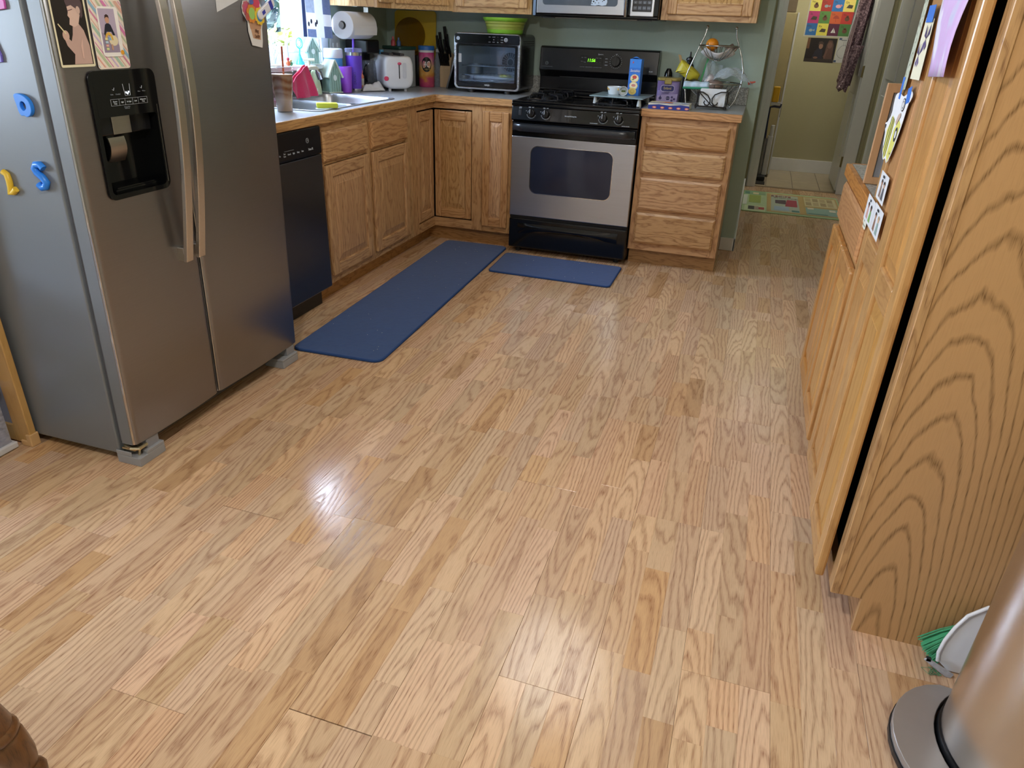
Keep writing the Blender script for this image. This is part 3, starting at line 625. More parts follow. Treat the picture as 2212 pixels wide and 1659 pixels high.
ct3 = thing('worktop', 'small worktop with oak edge left of the pantry on the right wall', 'worktop', (2.55, -1.87, .89))
q = MB(); q.box((2.262, -2.1665, .876), (2.868, -1.475, .914)); q.build('top', SPL, ct3)
q = MB(); q.box((2.243, -2.1665, .8745), (2.262, -1.475, .9143)); q.box((2.262, -1.475, .8745), (2.868, -1.457, .9143)); q.build('edge', oak('y', '#b98248', '#7d4e22', contrast=.8), ct3, bev=.002, seg=1)
pt = thing('pantry', 'tall honey oak pantry cabinet on the right with papers on its doors', 'cabinet', (2.57, -2.51, 0))
PY0, PY1, PX = -2.806, -2.167, 2.279
SIDE = oak('z', '#c29a6c', '#735430', rough=.5, rings=58, contrast=.95, coat=.05, warp=.42, tone=.0, pore=.22, tilt=.22, board=.60, fixed=(.4, .778, .9))
q = MB(); q.box((PX, PY0 - .003, .102), (PX + .019, PY0 + .045, 2.13), 0); q.box((PX, PY1 - .045, .102), (PX + .019, PY1, 2.13), 0); q.box((PX + .0003, PY0 + .045, .102), (PX + .019, PY1 - .045, .15), 1); q.box((PX + .0003, PY0 + .045, 2.08), (PX + .019, PY1 - .045, 2.13), 1)
q.build('face_frame', [oak('z', '#c69660', '#80522a', contrast=.8, rings=120), POY], pt, bev=.0015, seg=1)
q = MB(FR((0, PY0 + .002, 0), (1, 0, 0), (0, 0, 1))); q.prism([(PX + .019, .102), (PX + .072, .102), (PX + .072, 0), (2.868, 0), (2.868, 2.13), (PX + .019, 2.13)], -.014, .002); q.build('side_panel', SIDE, pt)
q = MB(); q.box((PX + .075, PY0 + .017, 0), (PX + .093, PY1, .1015)); q.build('toe_kick', TOEM, pt)
q = MB(); q.box((PX + .020, PY1 - .016, .102), (2.868, PY1, 2.13)); q.box((2.86, PY0 + .02, 0), (2.868, PY1, 2.13)); q.box((PX + .02, PY0 + .02, 2.11), (2.86, PY1, 2.13)); q.box((PX + .02, PY0 + .02, .102), (2.86, PY1, .12)); q.build('carcass', plain('#3a2a1a', .8), pt)
panel_door(FXm(2.268, -2.172, .113), .299, 1.95, pt, POZ, POY, mids=(.695,), t=.021); panel_door(FXm(2.263, -2.474, .113), .296, 1.95, pt, POZ, POY, mids=(.695,), t=.021)
# ------------------------------------------------------------------ refrigerator
FRD = steel('#96969a', .36, 'y'); FRS = plain('#7d8288', .33, .25, var=.03, scale=4); FRG = plain('#63656c', .5, .2); FRF = plain('#9b9da2', .45)
BLK = plain('#0c0d0f', .12, var=.02); BLKM = plain('#141517', .45, var=.05); HND = steel('#d2cdc6', .30, 'x'); CHR = plain('#d8d8d8', .12, 1.0, var=.02)
fr = thing('refrigerator', 'large grey stainless side by side refrigerator with ice dispenser and curved handles', 'refrigerator', (.2, -2.4, 0))
SH = Matrix(((1, 0, .006, 0), (0, 1, .028, 0), (0, 0, 1, 0), (0, 0, 0, 1)))        # it stands a touch out of plumb
FY0, FY1, FX, FZ0, FZ1 = -2.849, -1.950, .220, .075, 1.755
q = MB(SH); q.box((-.52, FY0, .03), (.140, FY1, 1.74)); q.build('body', FRS, fr, bev=.006, seg=3)
q = MB(SH); q.box((.140, FY0 + .012, .075), (.158, FY1 - .012, 1.74)); q.build('gasket', FRG, fr)
gapy = -2.447
def bulge(t, w):
    d = min(t, 1 - t) * w
    e = .012 * (1 - min(1, d / .014)) ** 2
    return .007 * math.sin(PI * t) - e
def fdoor(name, y0, y1, hole=None):
    w = y1 - y0; b = MB(SH); ys = [y0 + w * x for x in (0, .004, .012, .022, .034, .05, .15, .3, .5, .7, .85, .95, .966, .978, .988, .996, 1)]
    zs = [FZ0, FZ0 + .004, .4, .8, FZ1 - .004, FZ1]
    if hole: ys = sorted(set(ys + [hole[0], hole[1]])); zs = sorted(set(zs + [hole[2], hole[3]]))
    fx = lambda y: FX + bulge((y - y0) / w, w) - .007
    V = {}
    vs = []
    for i, y in enumerate(ys):
        for j, z in enumerate(zs):
            V[i, j] = len(vs); vs.append((fx(y) - (.003 if j in (0, len(zs) - 1) else 0), y, z))
    fs = []
    for i in range(len(ys) - 1):
        for j in range(len(zs) - 1):
            if hole and ys[i] >= hole[0] - 1e-6 and ys[i + 1] <= hole[1] + 1e-6 and zs[j] >= hole[2] - 1e-6 and zs[j + 1] <= hole[3] + 1e-6: continue
            fs.append((V[i, j], V[i + 1, j], V[i + 1, j + 1], V[i, j + 1]))
    b.add(vs, fs, 0)
    xb = .160
    ring_ = [(i, 0) for i in range(len(ys))] + [(len(ys) - 1, j) for j in range(1, len(zs))] + [(i, len(zs) - 1) for i in range(len(ys) - 2, -1, -1)] + [(0, j) for j in range(len(zs) - 2, 0, -1)]
    k = len(vs); vs2 = [vs[V[a]] for a in ring_]; n = len(vs2); back = [(xb, p[1], p[2]) for p in vs2]
    b.add(vs2 + back, [(i, n + i, n + (i + 1) % n, (i + 1) % n) for i in range(n)], 1); b.add(back, [tuple(range(n))], 1)
    if hole:
        h = [(hole[0], hole[2]), (hole[1], hole[2]), (hole[1], hole[3]), (hole[0], hole[3])]
        b.add([(fx(y), y, z) for y, z in h] + [(.175, y, z) for y, z in h], [((i + 1) % 4, i, 4 + i, 4 + (i + 1) % 4) for i in range(4)], 1)
    return b.build(name, [FRD, FRS], fr, smooth=.7)
HOLE = (-2.766, -2.545, .836, 1.158)
fz = fdoor('freezer_door', FY0, gapy - .0035, HOLE); rf = fdoor('fridge_door', gapy + .0035, FY1)
# the dispenser
def FXs(x, y, z): return SH @ FXp(x, y, z)
DX = FX + .0025; w_, h_ = HOLE[1] - HOLE[0], HOLE[3] - HOLE[2]
q = MB(FXs(DX - .012, HOLE[0], HOLE[2])); o_ = rrect(-.007, -.007, w_ + .007, h_ + .007, .022); i_ = rrect(.006, .006, w_ - .006, h_ - .108, .015)
q.ring(o_, i_, .0105, .013); q.build('dispenser_bezel', BLK, fr, smooth=.5)
q = MB(FXs(DX - .012, HOLE[0], HOLE[2])); q.box((.006, h_ - .110, -.001), (w_ - .006, h_ - .02, .0132)); pn_ = q.build('control_panel', BLK, fr)
LBL = plain('#c9d2dc', .4); GRYL = plain('#7f858c', .4)
for s, yy in (('Freezer\nTemp', .069), ('Light', .094), ('Ice Type', .118), ('Lock', .142), ('Refrigerator\nTemp', .170)): words('lettering', s, .0052, FXs(DX + .0016, HOLE[0] + yy, 1.083), LBL, fr, squash=.85)
for s, yy in (('Cube', .062), ('Crushed', .083), ('Filter', .160), ('Water', .178)): words('lettering', s, .0046, FXs(DX + .0016, HOLE[0] + yy, 1.104 if yy < .1 else 1.107), GRYL, fr)
words('lettering', 'Change Filter\nHold 3 sec', .004, FXs(DX + .0016, HOLE[0] + .108, 1.068), GRYL, fr)
q = MB(FXs(DX + .0014, HOLE[0], 1.083)); q.ring([(.054, -.008), (.186, -.008), (.186, .009), (.054, .009)], [(.0545, -.0075), (.1855, -.0075), (.1855, .0085), (.0545, .0085)], 0, .0003)
for x in (.083, .104, .131, .152): q.box((x, -.008, 0), (x + .0005, .009, .0003))
for x in ((.105, .112), (.1275, .1222)): pass
q.tube([(.104, .046, .0005), (.108, .016, .0005), (.126, .016, .0005), (.128, .046, .0005)], .0007, 4); q.tube([(.066, .034, .0004), (.070, .031, .0004), (.073, .038, .0004)], .0006, 4); q.tube([(.166, .034, .0004), (.170, .031, .0004), (.173, .038, .0004)], .0006, 4)
q.build('icons', LBL, fr)
q = MB(FXs(DX + .0014, HOLE[0], 1.083))
for x, y in ((.112, .024), (.117, .021), (.121, .025)): q.ball((x, y, .001), (.0025, .0025, .0006), 8, 6)
q.build('ice_light', plain('#dfefff', .3, emit=2.5), fr)
q = MB(SH); X = .166; xo = DX - .0016; y0, y1, z0, z1 = HOLE[0] + .006, HOLE[1] - .006, HOLE[2] + .005, HOLE[3] - .109
q.add([(X, y0, z0), (X, y1, z0), (X, y1, z1), (X, y0, z1), (xo, y0, z0), (xo, y1, z0), (xo, y1, z1), (xo, y0, z1)], [(0, 1, 2, 3), (0, 4, 5, 1), (1, 5, 6, 2), (2, 6, 7, 3), (3, 7, 4, 0)]); q.build('recess', plain('#08090b', .10, var=.02), fr)
q = MB(SH); q.box((.1665, y0 + .002, z1 - .052), (.198, y1 - .002, z1 - .001)); q.build('chute_housing', plain('#15161a', .2), fr, bev=.004)
ST2 = steel('#b8b5b0', .30, 'y')
q = MB(SH); q.box((.1981, y0 + .062, z1 - .051), (.2005, y0 + .128, z1 - .001)); q.build('chute_plate', ST2, fr, bev=.001)
q = MB(SH); q.sheet(lambda a, b: (.197 - .022 * b + .010 * math.sin(PI * b), y0 + .038 + .058 * a + .012 * b, z1 - .058 - .068 * b), 2, 6, .003); q.build('paddle', ST2, fr, smooth=.8)
q = MB(SH); q.box((.167, y0 + .03, z0 + .001), (.205, y1 - .01, z0 + .010)); 
for i in range(3): q.box((.17 + i * .012, y0 + .04, z0 + .010), (.176 + i * .012, y1 - .02, z0 + .014))
q.build('drip_tray', BLK, fr)
q = MB(SH); q.box((DX - .0015, HOLE[1] - .0028, HOLE[2] + .012), (DX + .0022, HOLE[1] - .0005, z1 + .02)); q.build('trim_line', CHR, fr)
for yy in (FY0 - .0006, gapy + .0030): q = MB(SH); q.box((FX - .016, yy, FZ0 + .004), (FX - .0105, yy + .0030, FZ1 - .004)); q.build('edge_strip', plain('#e2e4e8', .12, 1.0, var=.02), fr)
# handles: flat bars bowed outwards, feet on the door at both ends
for yc in (-2.535, -2.478):
    q = MB(SH); zs = [.595 + .01 * i / 2 if i < 3 else .605 + (i - 2) * (1.0 / 14) for i in range(17)]
    fx = lambda z: .238 + .052 * math.sin(PI * min(1, max(0, (z - .595) / 1.01)))
    vs = []; fs = []
    for i, z in enumerate(zs):
        x = fx(z)
        for (dx, dy) in ((0, -.017), (.013, -.0145), (.013, .0145), (0, .017)): vs.append((x + dx, yc + dy, z))
        if i: fs += [((i - 1) * 4 + a, (i - 1) * 4 + (a + 1) % 4, i * 4 + (a + 1) % 4, i * 4 + a) for a in range(4)]
    fs += [(3, 2, 1, 0), tuple(len(vs) - 4 + a for a in range(4))]; q.add(vs, fs)
    q.box((.205, yc - .014, .597), (.242, yc + .014, .64)); q.box((.205, yc - .014, 1.56), (.242, yc + .014, 1.60)); q.build('handle', HND, fr, bev=.002)
q = MB(); q.box((.06, FY0 + .10, .022), (.150, FY1 - .10, .074)); q.build('base_grille', plain('#46494f', .5), fr)
q = MB(); 
for i in range(2): q.box((.1495, FY0 + .13, .036 + i * .014), (.1515, FY0 + .32, .044 + i * .014))
q.build('vent_slot', plain('#15161a', .6), fr)
for ya, yb in ((FY0 - .002, FY0 + .106), (FY1 - .118, FY1 - .012)):
    q = MB(FR((0, 0, 0), (1, 0, 0), (0, 1, 0))); q.prism([(.13, ya), (.222, ya), (.222, yb), (.13, yb)], 0, .030); q.prism([(.13, ya), (.222, ya), (.222, yb), (.13, yb)], .030, .040) if ya > -2.5 else q.box((.20, ya + .035, .030), (.222, yb, .042))
    if ya < -2.5: q.box((.13, ya, .03), (.19, ya + .004, .047))
    fc = q.build('foot_cover', FRF, fr, bev=.003)
    q = MB(); q.box((.165, yb - .06, .040), (.212, yb - .008, .074)); q.build('hinge_cover', plain('#8e9097', .45), fr, bev=.002)
q = MB(); q.box((.15, FY0 + .006, .050), (.20, FY0 + .05, .056)); q.tube([(.15, FY0 + .02, .057), (.19, FY0 + .004, .060), (.214, FY0 + .012, .060), (.212, FY0 + .045, .060)], .006, 8); q.cyl((.200, FY0 + .02, .03), (.206, FY0 + .022, .060), .004); q.build('hinge_bracket', plain('#d9c9a5', .25, .9), fr)
# ------------------------------------------------------------------ dishwasher
dw = thing('dishwasher', 'built-in dishwasher with dark steel door and black control strip beside the refrigerator', 'dishwasher', (-.3, -1.63, 0))
q = MB(); q.box((-.58, -1.918, .10), (-.004, -1.33, .868)); q.build('tub', plain('#33353a', .5), dw)
DWM = steel('#686d76', .32, 'y')
q = MB(); q.box((-.003, -1.917, .103), (.021, -1.3295, .747)); q.build('door', DWM, dw, bev=.005)
q = MB(); q.box((-.003, -1.917, .749), (.026, -1.331, .872)); q.build('control_strip', plain('#131519', .25), dw, bev=.008, seg=3)
q = MB(FXp(.0262, -1.926, .749)); q.tube([(.48 + .010 * math.cos(a * PI / 8), .070 + .010 * math.sin(a * PI / 8), 0) for a in range(16)], .0009, 4, closed=True); q.tube([(.476, .066, 0), (.482, .076, 0), (.486, .066, 0)], .0006, 4); q.box((.30, .045, -.0005), (.37, .046, .0004)); q.build('emblem', plain('#aab0b8', .3), dw)
for i, s in enumerate(('On', 'Start\nReset', 'Normal', 'Light', 'Heavy', 'Rinse')): words('lettering', s, .010, FXp(.0265, -1.66 + i * .034, .780), LBL, dw, squash=.7)
words('lettering', 'Triton XL', .014, FXp(.0265, -1.425, .780), LBL, dw, squash=.7)
q = MB(); q.box((-.055, -1.917, .003), (-.045, -1.335, .100)); q.build('kick_plate', plain('#17181b', .4), dw)
# ------------------------------------------------------------------ gas range
rg = thing('range', 'black and stainless gas range with oven window and green clock', 'range', (.907, .3, 0))
RX0, RX1 = .529, 1.285
q = MB(); q.box((RX0 + .002, -.012, .035), (RX1 - .002, .585, .885)); q.build('body', BLKM, rg, bev=.004)
for x in (RX0 + .05, RX1 - .06):
    for y in (.02, .52): q = MB(); q.cyl((x, y, 0), (x, y, .036), .017); q.build('foot', plain('#1a1a1c', .5), rg)
ENA = plain('#0a0b0d', .10, var=.02, coat=.3)
q = MB(); q.box((RX0 - .003, -.050, .886), (RX1 + .003, .585, .905)); q.ring([(RX0 - .003, -.05), (RX1 + .003, -.05), (RX1 + .003, .5), (RX0 - .003, .5)], [(RX0 + .018, -.025), (RX1 - .018, -.025), (RX1 - .018, .49), (RX0 + .018, .49)], .905, .9165); q.build('cooktop', ENA, rg, bev=.006, seg=3)
ypf = lambda z: -.062 + (z - .808) * .17
FP = FR((RX0, ypf(.808), .808), (1, 0, 0), (0, .17, 1)); W = RX1 - RX0
q = MB(FP); q.box((0, 0, -.05), (W, .079, 0)); q.build('control_panel', ENA, rg, bev=.005, seg=3)
for x in (.651, .739, 1.081, 1.171):
    kx = x - RX0; ky = .042
    q = MB(FP); q.lathe([(.024, 0), (.0235, .006), (.020, .016), (.0185, .018)], 24, (kx, ky, .0005)); q.box((kx - .004, ky - .021, .017), (kx + .004, ky + .021, .027)); k_ = q.build('knob', plain('#0f1013', .22), rg, bev=.002, smooth=.6)
    q = MB(FP); q.box((kx - .0045, ky - .003, .0268), (kx - .0022, ky + .020, .0277)); q.build('pointer', LBL, k_)
    q = MB(FP)
    for i in range(11):
        a = math.radians(200 + i * 14); q.box((-.0012, .026, .0002), (.0012, .029, .0007), T=Matrix.Translation((kx, ky, 0)) @ Matrix.Rotation(a - PI / 2, 4, 'Z'))
    q.ring(rrect(kx - .018, ky + .030, kx - .006, ky + .036, .001, 1), rrect(kx - .017, ky + .031, kx - .007, ky + .035, .001, 1), .0002, .0006); q.build('dial_marks', LBL, rg)
    words('lettering', 'OFF', .007, FP @ Matrix.Translation((kx + .008, ky + .033, .0003)), LBL, rg); words('lettering', 'HI', .006, FP @ Matrix.Translation((kx - .031, ky + .012, .0003)), LBL, rg)
q = MB(FP); q.box((.045, .028, 0), (.062, .060, .004)); q.build('light_switch', plain('#26282d', .3), rg, bev=.002)
words('lettering', 'OVEN\nLIGHT', .006, FP @ Matrix.Translation((.053, .070, .0003)), LBL, rg)
words('lettering', 'Extra-Large Self-Cleaning Oven', .0095, FP @ Matrix.Translation((.36, .040, .0003)), LBL, rg, squash=.58)
words('lettering', 'POWER BURNER', .006, FP @ Matrix.Translation((.500, .012, .0003)), LBL, rg); words('lettering', 'SIMMER BURNER', .006, FP @ Matrix.Translation((.685, .008, .0003)), LBL, rg)
SS = steel('#c4c8d0', .30, 'x')
q = MB(); q.box((RX0 + .002, -.042, .240), (RX1 - .002, -.012, .716)); od = q.build('oven_door', SS, rg, bev=.004)
q = MB(); q.box((RX0 + .002, -.0425, .7165), (RX1 - .002, -.012, .803)); q.build('door_top', BLK, od, bev=.004)
FO = FYm(RX0, -.042, 0)
q = MB(FO); q.ring(rrect(.124, .383, .632, .668, .046, 8), rrect(.128, .387, .628, .664, .043, 8), -.001, .0022); q.build('window_trim', CHR, od, smooth=.5)
q = MB(FO); q.prism(rrect(.1275, .3865, .6285, .6645, .043, 8), -.001, .0012); q.build('oven_window', plain('#262a38', .07, var=.25, scale=7), od)
q = MB(); pts = lambda t: (RX0 + .012 + t * (W - .024), -.062 - .030 * min(1, math.sin(PI * t) * 4) ** .5 if 0 < t < 1 else -.062)
vs = []; fs = []; n_ = 24
for i in range(n_ + 1):
    x, y = pts(i / n_); vs += [(x, y + .014, .748), (x, y, .756), (x, y - .004, .772), (x, y + .002, .788), (x, y + .016, .794)]
    if i: fs += [((i - 1) * 5 + a, i * 5 + a, i * 5 + (a + 1) % 5, (i - 1) * 5 + (a + 1) % 5) for a in range(5)]
fs += [(4, 3, 2, 1, 0), tuple(n_ * 5 + a for a in range(5))]; q.add(vs, [f[::-1] for f in fs])
for x in (RX0 + .012, RX1 - .045): q.box((x, -.066, .75), (x + .033, -.040, .792))
q.build('handle', plain('#202328', .25, coat=.2), od, smooth=.7)
q = MB(); q.box((RX0 + .001, -.044, .034), (RX1 - .001, -.012, .222)); dr_ = q.build('storage_drawer', BLK, rg, bev=.010, seg=3)
q = MB(FYm(RX0, -.044, 0)); q.sheet(lambda a, b: (.06 + a * .64, .150 + .045 * b - .020 * (2 * a - 1) ** 2 * (1 - b), .003 + .016 * math.sin(PI * b) * math.sin(PI * a) ** .5), 20, 6); q.build('grip', BLK, dr_, smooth=1.2)
q = MB(); q.box((RX0 + .004, -.030, .222), (RX1 - .004, -.012, .240)); q.build('vent_gap', plain('#08080a', .6), rg)
# back panel with clock
prof = [(.505, .9175), (.505, .935), (.530, .945), (.530, 1.02), (.512, 1.045), (.497, 1.06), (.512, 1.192), (.530, 1.199), (.588, 1.199), (.588, .90)]
q = MB(FR((RX0 - .002, 0, 0), (0, 1, 0), (0, 0, 1))); q.prism(prof, 0, RX1 - RX0 + .004); q.build('back_panel', plain('#101114', .20, var=.02), rg, bev=.004, seg=2)
FB = FR((RX0, .4965, 1.060), (1, 0, 0), (0, .015, .132))
q = MB(FB); q.ring(rrect(.262, .036, .408, .094, .006), rrect(.264, .038, .406, .092, .005), 0, .0022); q.prism(rrect(.264, .038, .406, .092, .005), 0, .0012); q.build('clock_panel', plain('#0b0d10', .15), rg)
GRN = plain('#7dff1e', .4, emit=1.6, var=0)
words('clock_digits', '11:56', .026, FB @ Matrix.Translation((.335, .067, .0016)), GRN, rg, shear=.15, squash=.9)
for x, y, s in ((.276, .082, 'Bake'), (.296, .082, 'Broil'), (.275, .060, 'Clean'), (.294, .056, 'Timer'), (.372, .082, 'Clock'), (.392, .082, 'Start'), (.372, .058, '+'), (.392, .058, '+')): words('lettering', s, .006, FB @ Matrix.Translation((x, y, .0016)), GRYL, rg)
words('lettering', 'Spectra', .011, FB @ Matrix.Translation((.392, .104, .0016)), LBL, rg, shear=.2)
words('lettering', 'CLOCK SET   OVEN CONTROL   AUTOMATIC OVEN', .006, FB @ Matrix.Translation((.335, .028, .0012)), GRYL, rg); words('lettering', 'BAKE\n\n\nBROIL\n\n\nCLEAN', .006, FB @ Matrix.Translation((.432, .062, .0012)), LBL, rg); words('lettering', 'OFF', .007, FB @ Matrix.Translation((.492, .108, .0012)), LBL, rg)
q = MB(FB); q.lathe([(.030, 0), (.029, .012), (.026, .020), (.0, .020)], 28, (.492, .066, .0008)); q.box((.487, .040, .018), (.497, .092, .030)); k_ = q.build('oven_knob', plain('#0f1013', .22), rg, smooth=.6)
q = MB(FB)
for i in range(20):
    a = math.radians(i * 18); q.box((-.0012, .035, .0002), (.0012, .039, .0007), T=Matrix.Translation((.492, .066, 0)) @ Matrix.Rotation(a, 4, 'Z'))
q.tube([(.047 + .009 * math.cos(a * PI / 8), .040 + .009 * math.sin(a * PI / 8), .0006) for a in range(16)], .0008, 4, closed=True); q.tube([(.043, .036, .0006), (.048, .045, .0006), (.052, .037, .0006)], .0006, 4); q.box((.015, .020, .0002), (.085, .021, .0006)); q.build('dial_marks', plain('#9aa0a8', .3), rg)
words('lettering', 'XL44', .011, FB @ Matrix.Translation((.715, .020, .0012)), LBL, rg)
q = MB(); q.box((RX0 + .13, .527, 1.022), (RX1 - .17, .531, 1.040)); q.build('oven_vent', plain('#3a3a3c', .5), rg)
GR = plain('#1d1e22', .16, var=.1, coat=.3)
def burner(cx, cy, rr):
    q = MB(); q.lathe([(rr * 1.3, 0), (rr * 1.3, .004), (rr * .95, .005), (rr * .9, .016), (rr, .018), (rr, .026), (rr * .8, .029), (0, .029)], 24, (cx, cy, .905)); q.build('burner', plain('#2a2b2e', .35, .5), rg, smooth=.6)
    q = MB(); h = .932; a = .100; b_ = .095
    loop = [(cx + x, cy + y, h) for x, y in rrect(-a, -b_, a, b_, .025, 4)]; q.tube([(p[0], p[1], .921) for p in loop], .0045, 6, closed=True)
    for ang in (45, 135, 225, 315):
        c_, s_ = math.cos(math.radians(ang)), math.sin(math.radians(ang)); q.tube([(cx + c_ * .122, cy + s_ * .118, .912), (cx + c_ * .120, cy + s_ * .116, h + .004), (cx + c_ * .108, cy + s_ * .104, h + .014), (cx + c_ * .03, cy + s_ * .03, h + .014)], .0048, 6)
    for ang in (0, 90, 180, 270):
        c_, s_ = math.cos(math.radians(ang)), math.sin(math.radians(ang)); q.tube([(cx + c_ * a, cy + s_ * b_, .921), (cx + c_ * a * .92, cy + s_ * b_ * .92, h + .014), (cx + c_ * .035, cy + s_ * .035, h + .014)], .0045, 6)
    q.build('grate', GR, rg, smooth=.9)
for cx in (.700, 1.112):
    for cy, rr in ((.105, .036), (.355, .030)): burner(cx, cy, rr)
# ------------------------------------------------------------------ microwave over the range
mw = thing('microwave', 'stainless microwave with black keypad mounted above the range', 'microwave', (.91, .4, 1.36))
MX0, MX1, MYF, MZ0, MZ1 = .552, 1.291, .212, 1.362, 1.795
q = MB(); q.box((MX0, MYF + .03, MZ0 - .002), (MX1, .606, MZ1)); q.build('body', plain('#1b1c20', .35), mw, bev=.004)
q = MB(); q.box((MX0, MYF + .004, MZ0), (MX1, MYF + .03, MZ0 + .014)); q.box((MX0, MYF + .006, MZ0 + .014), (MX1, MYF + .03, MZ1)); q.build('front_frame', BLK, mw, bev=.006, seg=3)
q = MB(); q.box((MX0 + .024, MYF, MZ0 + .016), (MX1 - .190, MYF + .008, MZ1 - .03)); md_ = q.build('door', SS, mw, bev=.003)
q = MB(FYm(MX0, MYF, MZ0)); q.prism(rrect(.060, .060, .502, .36, .018, 6), -.001, .0012); q.build('door_window', plain('#56606c', .12, var=.2, scale=25), md_)
q = MB(); zs = [MZ0 + .012 + i * .039 for i in range(11)]
q.tube([(1.105, MYF - .010 - .032 * math.sin(PI * i / 10) ** .6, z) for i, z in enumerate(zs)], .0095, 10); q.build('handle', plain('#b9bcc2', .16, 1.0), md_, smooth=.9)
q = MB(); q.box((1.128, MYF + .0005, MZ0 + .014), (1.2635, MYF + .008, MZ1 - .03)); kp = q.build('keypad_plate', SS, mw, bev=.005, seg=3)
q = MB(FYm(1.140, MYF, MZ0)); q.prism(rrect(0, .038, .110, .34, .004), -.0008, .0012); q.build('keypad', plain('#17191e', .3), kp)
KEY = plain('#5d6470', .4)
for i in range(4):
    for j in range(5):
        q = MB(FYm(1.140, MYF, MZ0)); q.prism(rrect(.006 + i * .026, .048 + j * .026 + (.004 if j else 0), .026 + i * .026, .066 + j * .026, .002, 2), .0012, .0020); q.build('key', KEY, kp)
for i, s in enumerate(('0', '1', '2', '3')): words('lettering', s, .011, FYm(1.156 + i * .026, MYF - .0021, MZ0 + .083), plain('#b9c0c8', .4), kp)
for i, s in enumerate(('4', '5', '6', '7')): words('lettering', s, .011, FYm(1.156 + i * .026, MYF - .0021, MZ0 + .109), plain('#b9c0c8', .4), kp)
for i, s in enumerate(('STOP', 'ADD', 'TIMER', 'START')): words('lettering', s, .006, FYm(1.156 + i * .026, MYF - .0021, MZ0 + .057), plain('#b9c0c8', .4), kp)
q = MB(); q.box((MX0 + .002, MYF + .001, MZ0 + .004), (MX0 + .018, MYF + .006, MZ1)); q.build('edge_trim', plain('#9fb6d6', .2, .6), mw)
q = MB(); q.box((.62, .28, MZ0 - .006), (.86, .55, MZ0 - .0015)); q.box((.98, .28, MZ0 - .006), (1.20, .55, MZ0 - .0015)); q.build('grease_filter', steel('#9a958a', .4, 'x'), mw)
q = MB(); q.box((.6, .235, MZ0 - .008), (.68, .26, MZ0 - .002)); q.box((1.17, .235, MZ0 - .008), (1.25, .26, MZ0 - .002)); q.build('clip', BLKM, mw)
cw = thing('magnet', 'white black-spotted cow cut-out stuck on the microwave window', 'magnet', (.945, MYF - .0015, 1.45))
q = MB(FYm(.945, MYF - .0014, 1.45)); body = [(-.045, -.024), (-.04, .0), (-.05, .03), (.0, .04), (.045, .02), (.05, -.006), (.044, -.022), (.02, -.026), (.0, -.022), (-.02, -.026)]
q.prism(body, 0, .002); q.build('print', plain('#c9dcf2', .4), cw, bev=.0005)
q = MB(FYm(.945, MYF - .0014, 1.45))
for x, y, r in ((-.03, -.005, .005), (-.012, .002, .004), (-.038, -.016, .003), (.012, .008, .005), (.03, .004, .006), (.0, -.012, .003), (.022, -.004, .003), (-.02, -.012, .003)): q.prism(ellipse(x, y, r, r * .8, 8), .002, .0025)
q.build('spots', plain('#11141a', .4), cw)
# ------------------------------------------------------------------ sink, let into the worktop
sk = thing('sink', 'double bowl stainless steel sink set in the worktop under the window', 'sink', (-.3, -.81, .914))
SKM = plain('#c6c9cd', .36, 1.0, var=.06, scale=40)
q = MB(); o1 = rrect(SX0 - .02, SY0 - .018, SX1 + .018, SY1 + .018, .05, 5)
q.ring(o1, rrect(SX0 - .004, SY0 - .002, SX1 + .002, SY1 + .002, .045, 5), .9143, .9185); q.box((SX0 + .002, -.842, .895), (SX1 - .004, -.818, .912)); q.box((SX0 - .001, SY0 + .04, .9143), (SX0 + .055, SY1 - .04, .9185)); rim = q.build('rim', SKM, sk, bev=.0015, seg=1)
for y0, y1 in ((SY0 + .004, -.843), (-.817, SY1 - .004)):
    q = MB(); x0, x1 = SX0 + .055, SX1 - .004
    rings = [rrect(x0, y0, x1, y1, .05, 5), rrect(x0 + .006, y0 + .006, x1 - .006, y1 - .006, .05, 5), rrect(x0 + .012, y0 + .012, x1 - .012, y1 - .012, .05, 5), rrect(x0 + .045, y0 + .045, x1 - .045, y1 - .045, .04, 5)]
    zz = (.9165, .90, .755, .735); vs = [(x, y, zz[k]) for k in range(4) for x, y in rings[k]]; n_ = len(rings[0])
    q.add(vs, [(k * n_ + i, (k + 1) * n_ + i, (k + 1) * n_ + (i + 1) % n_, k * n_ + (i + 1) % n_) for k in range(3) for i in range(n_)] + [tuple(3 * n_ + i for i in range(n_))]); bo = q.build('bowl', SKM, sk, smooth=1.0)
    q = MB(); q.lathe([(.044, .001), (.04, .003), (.02, .0), (0, 0)], 20, ((x0 + x1) / 2, (y0 + y1) / 2, .7352)); q.build('drain', CHR, bo)
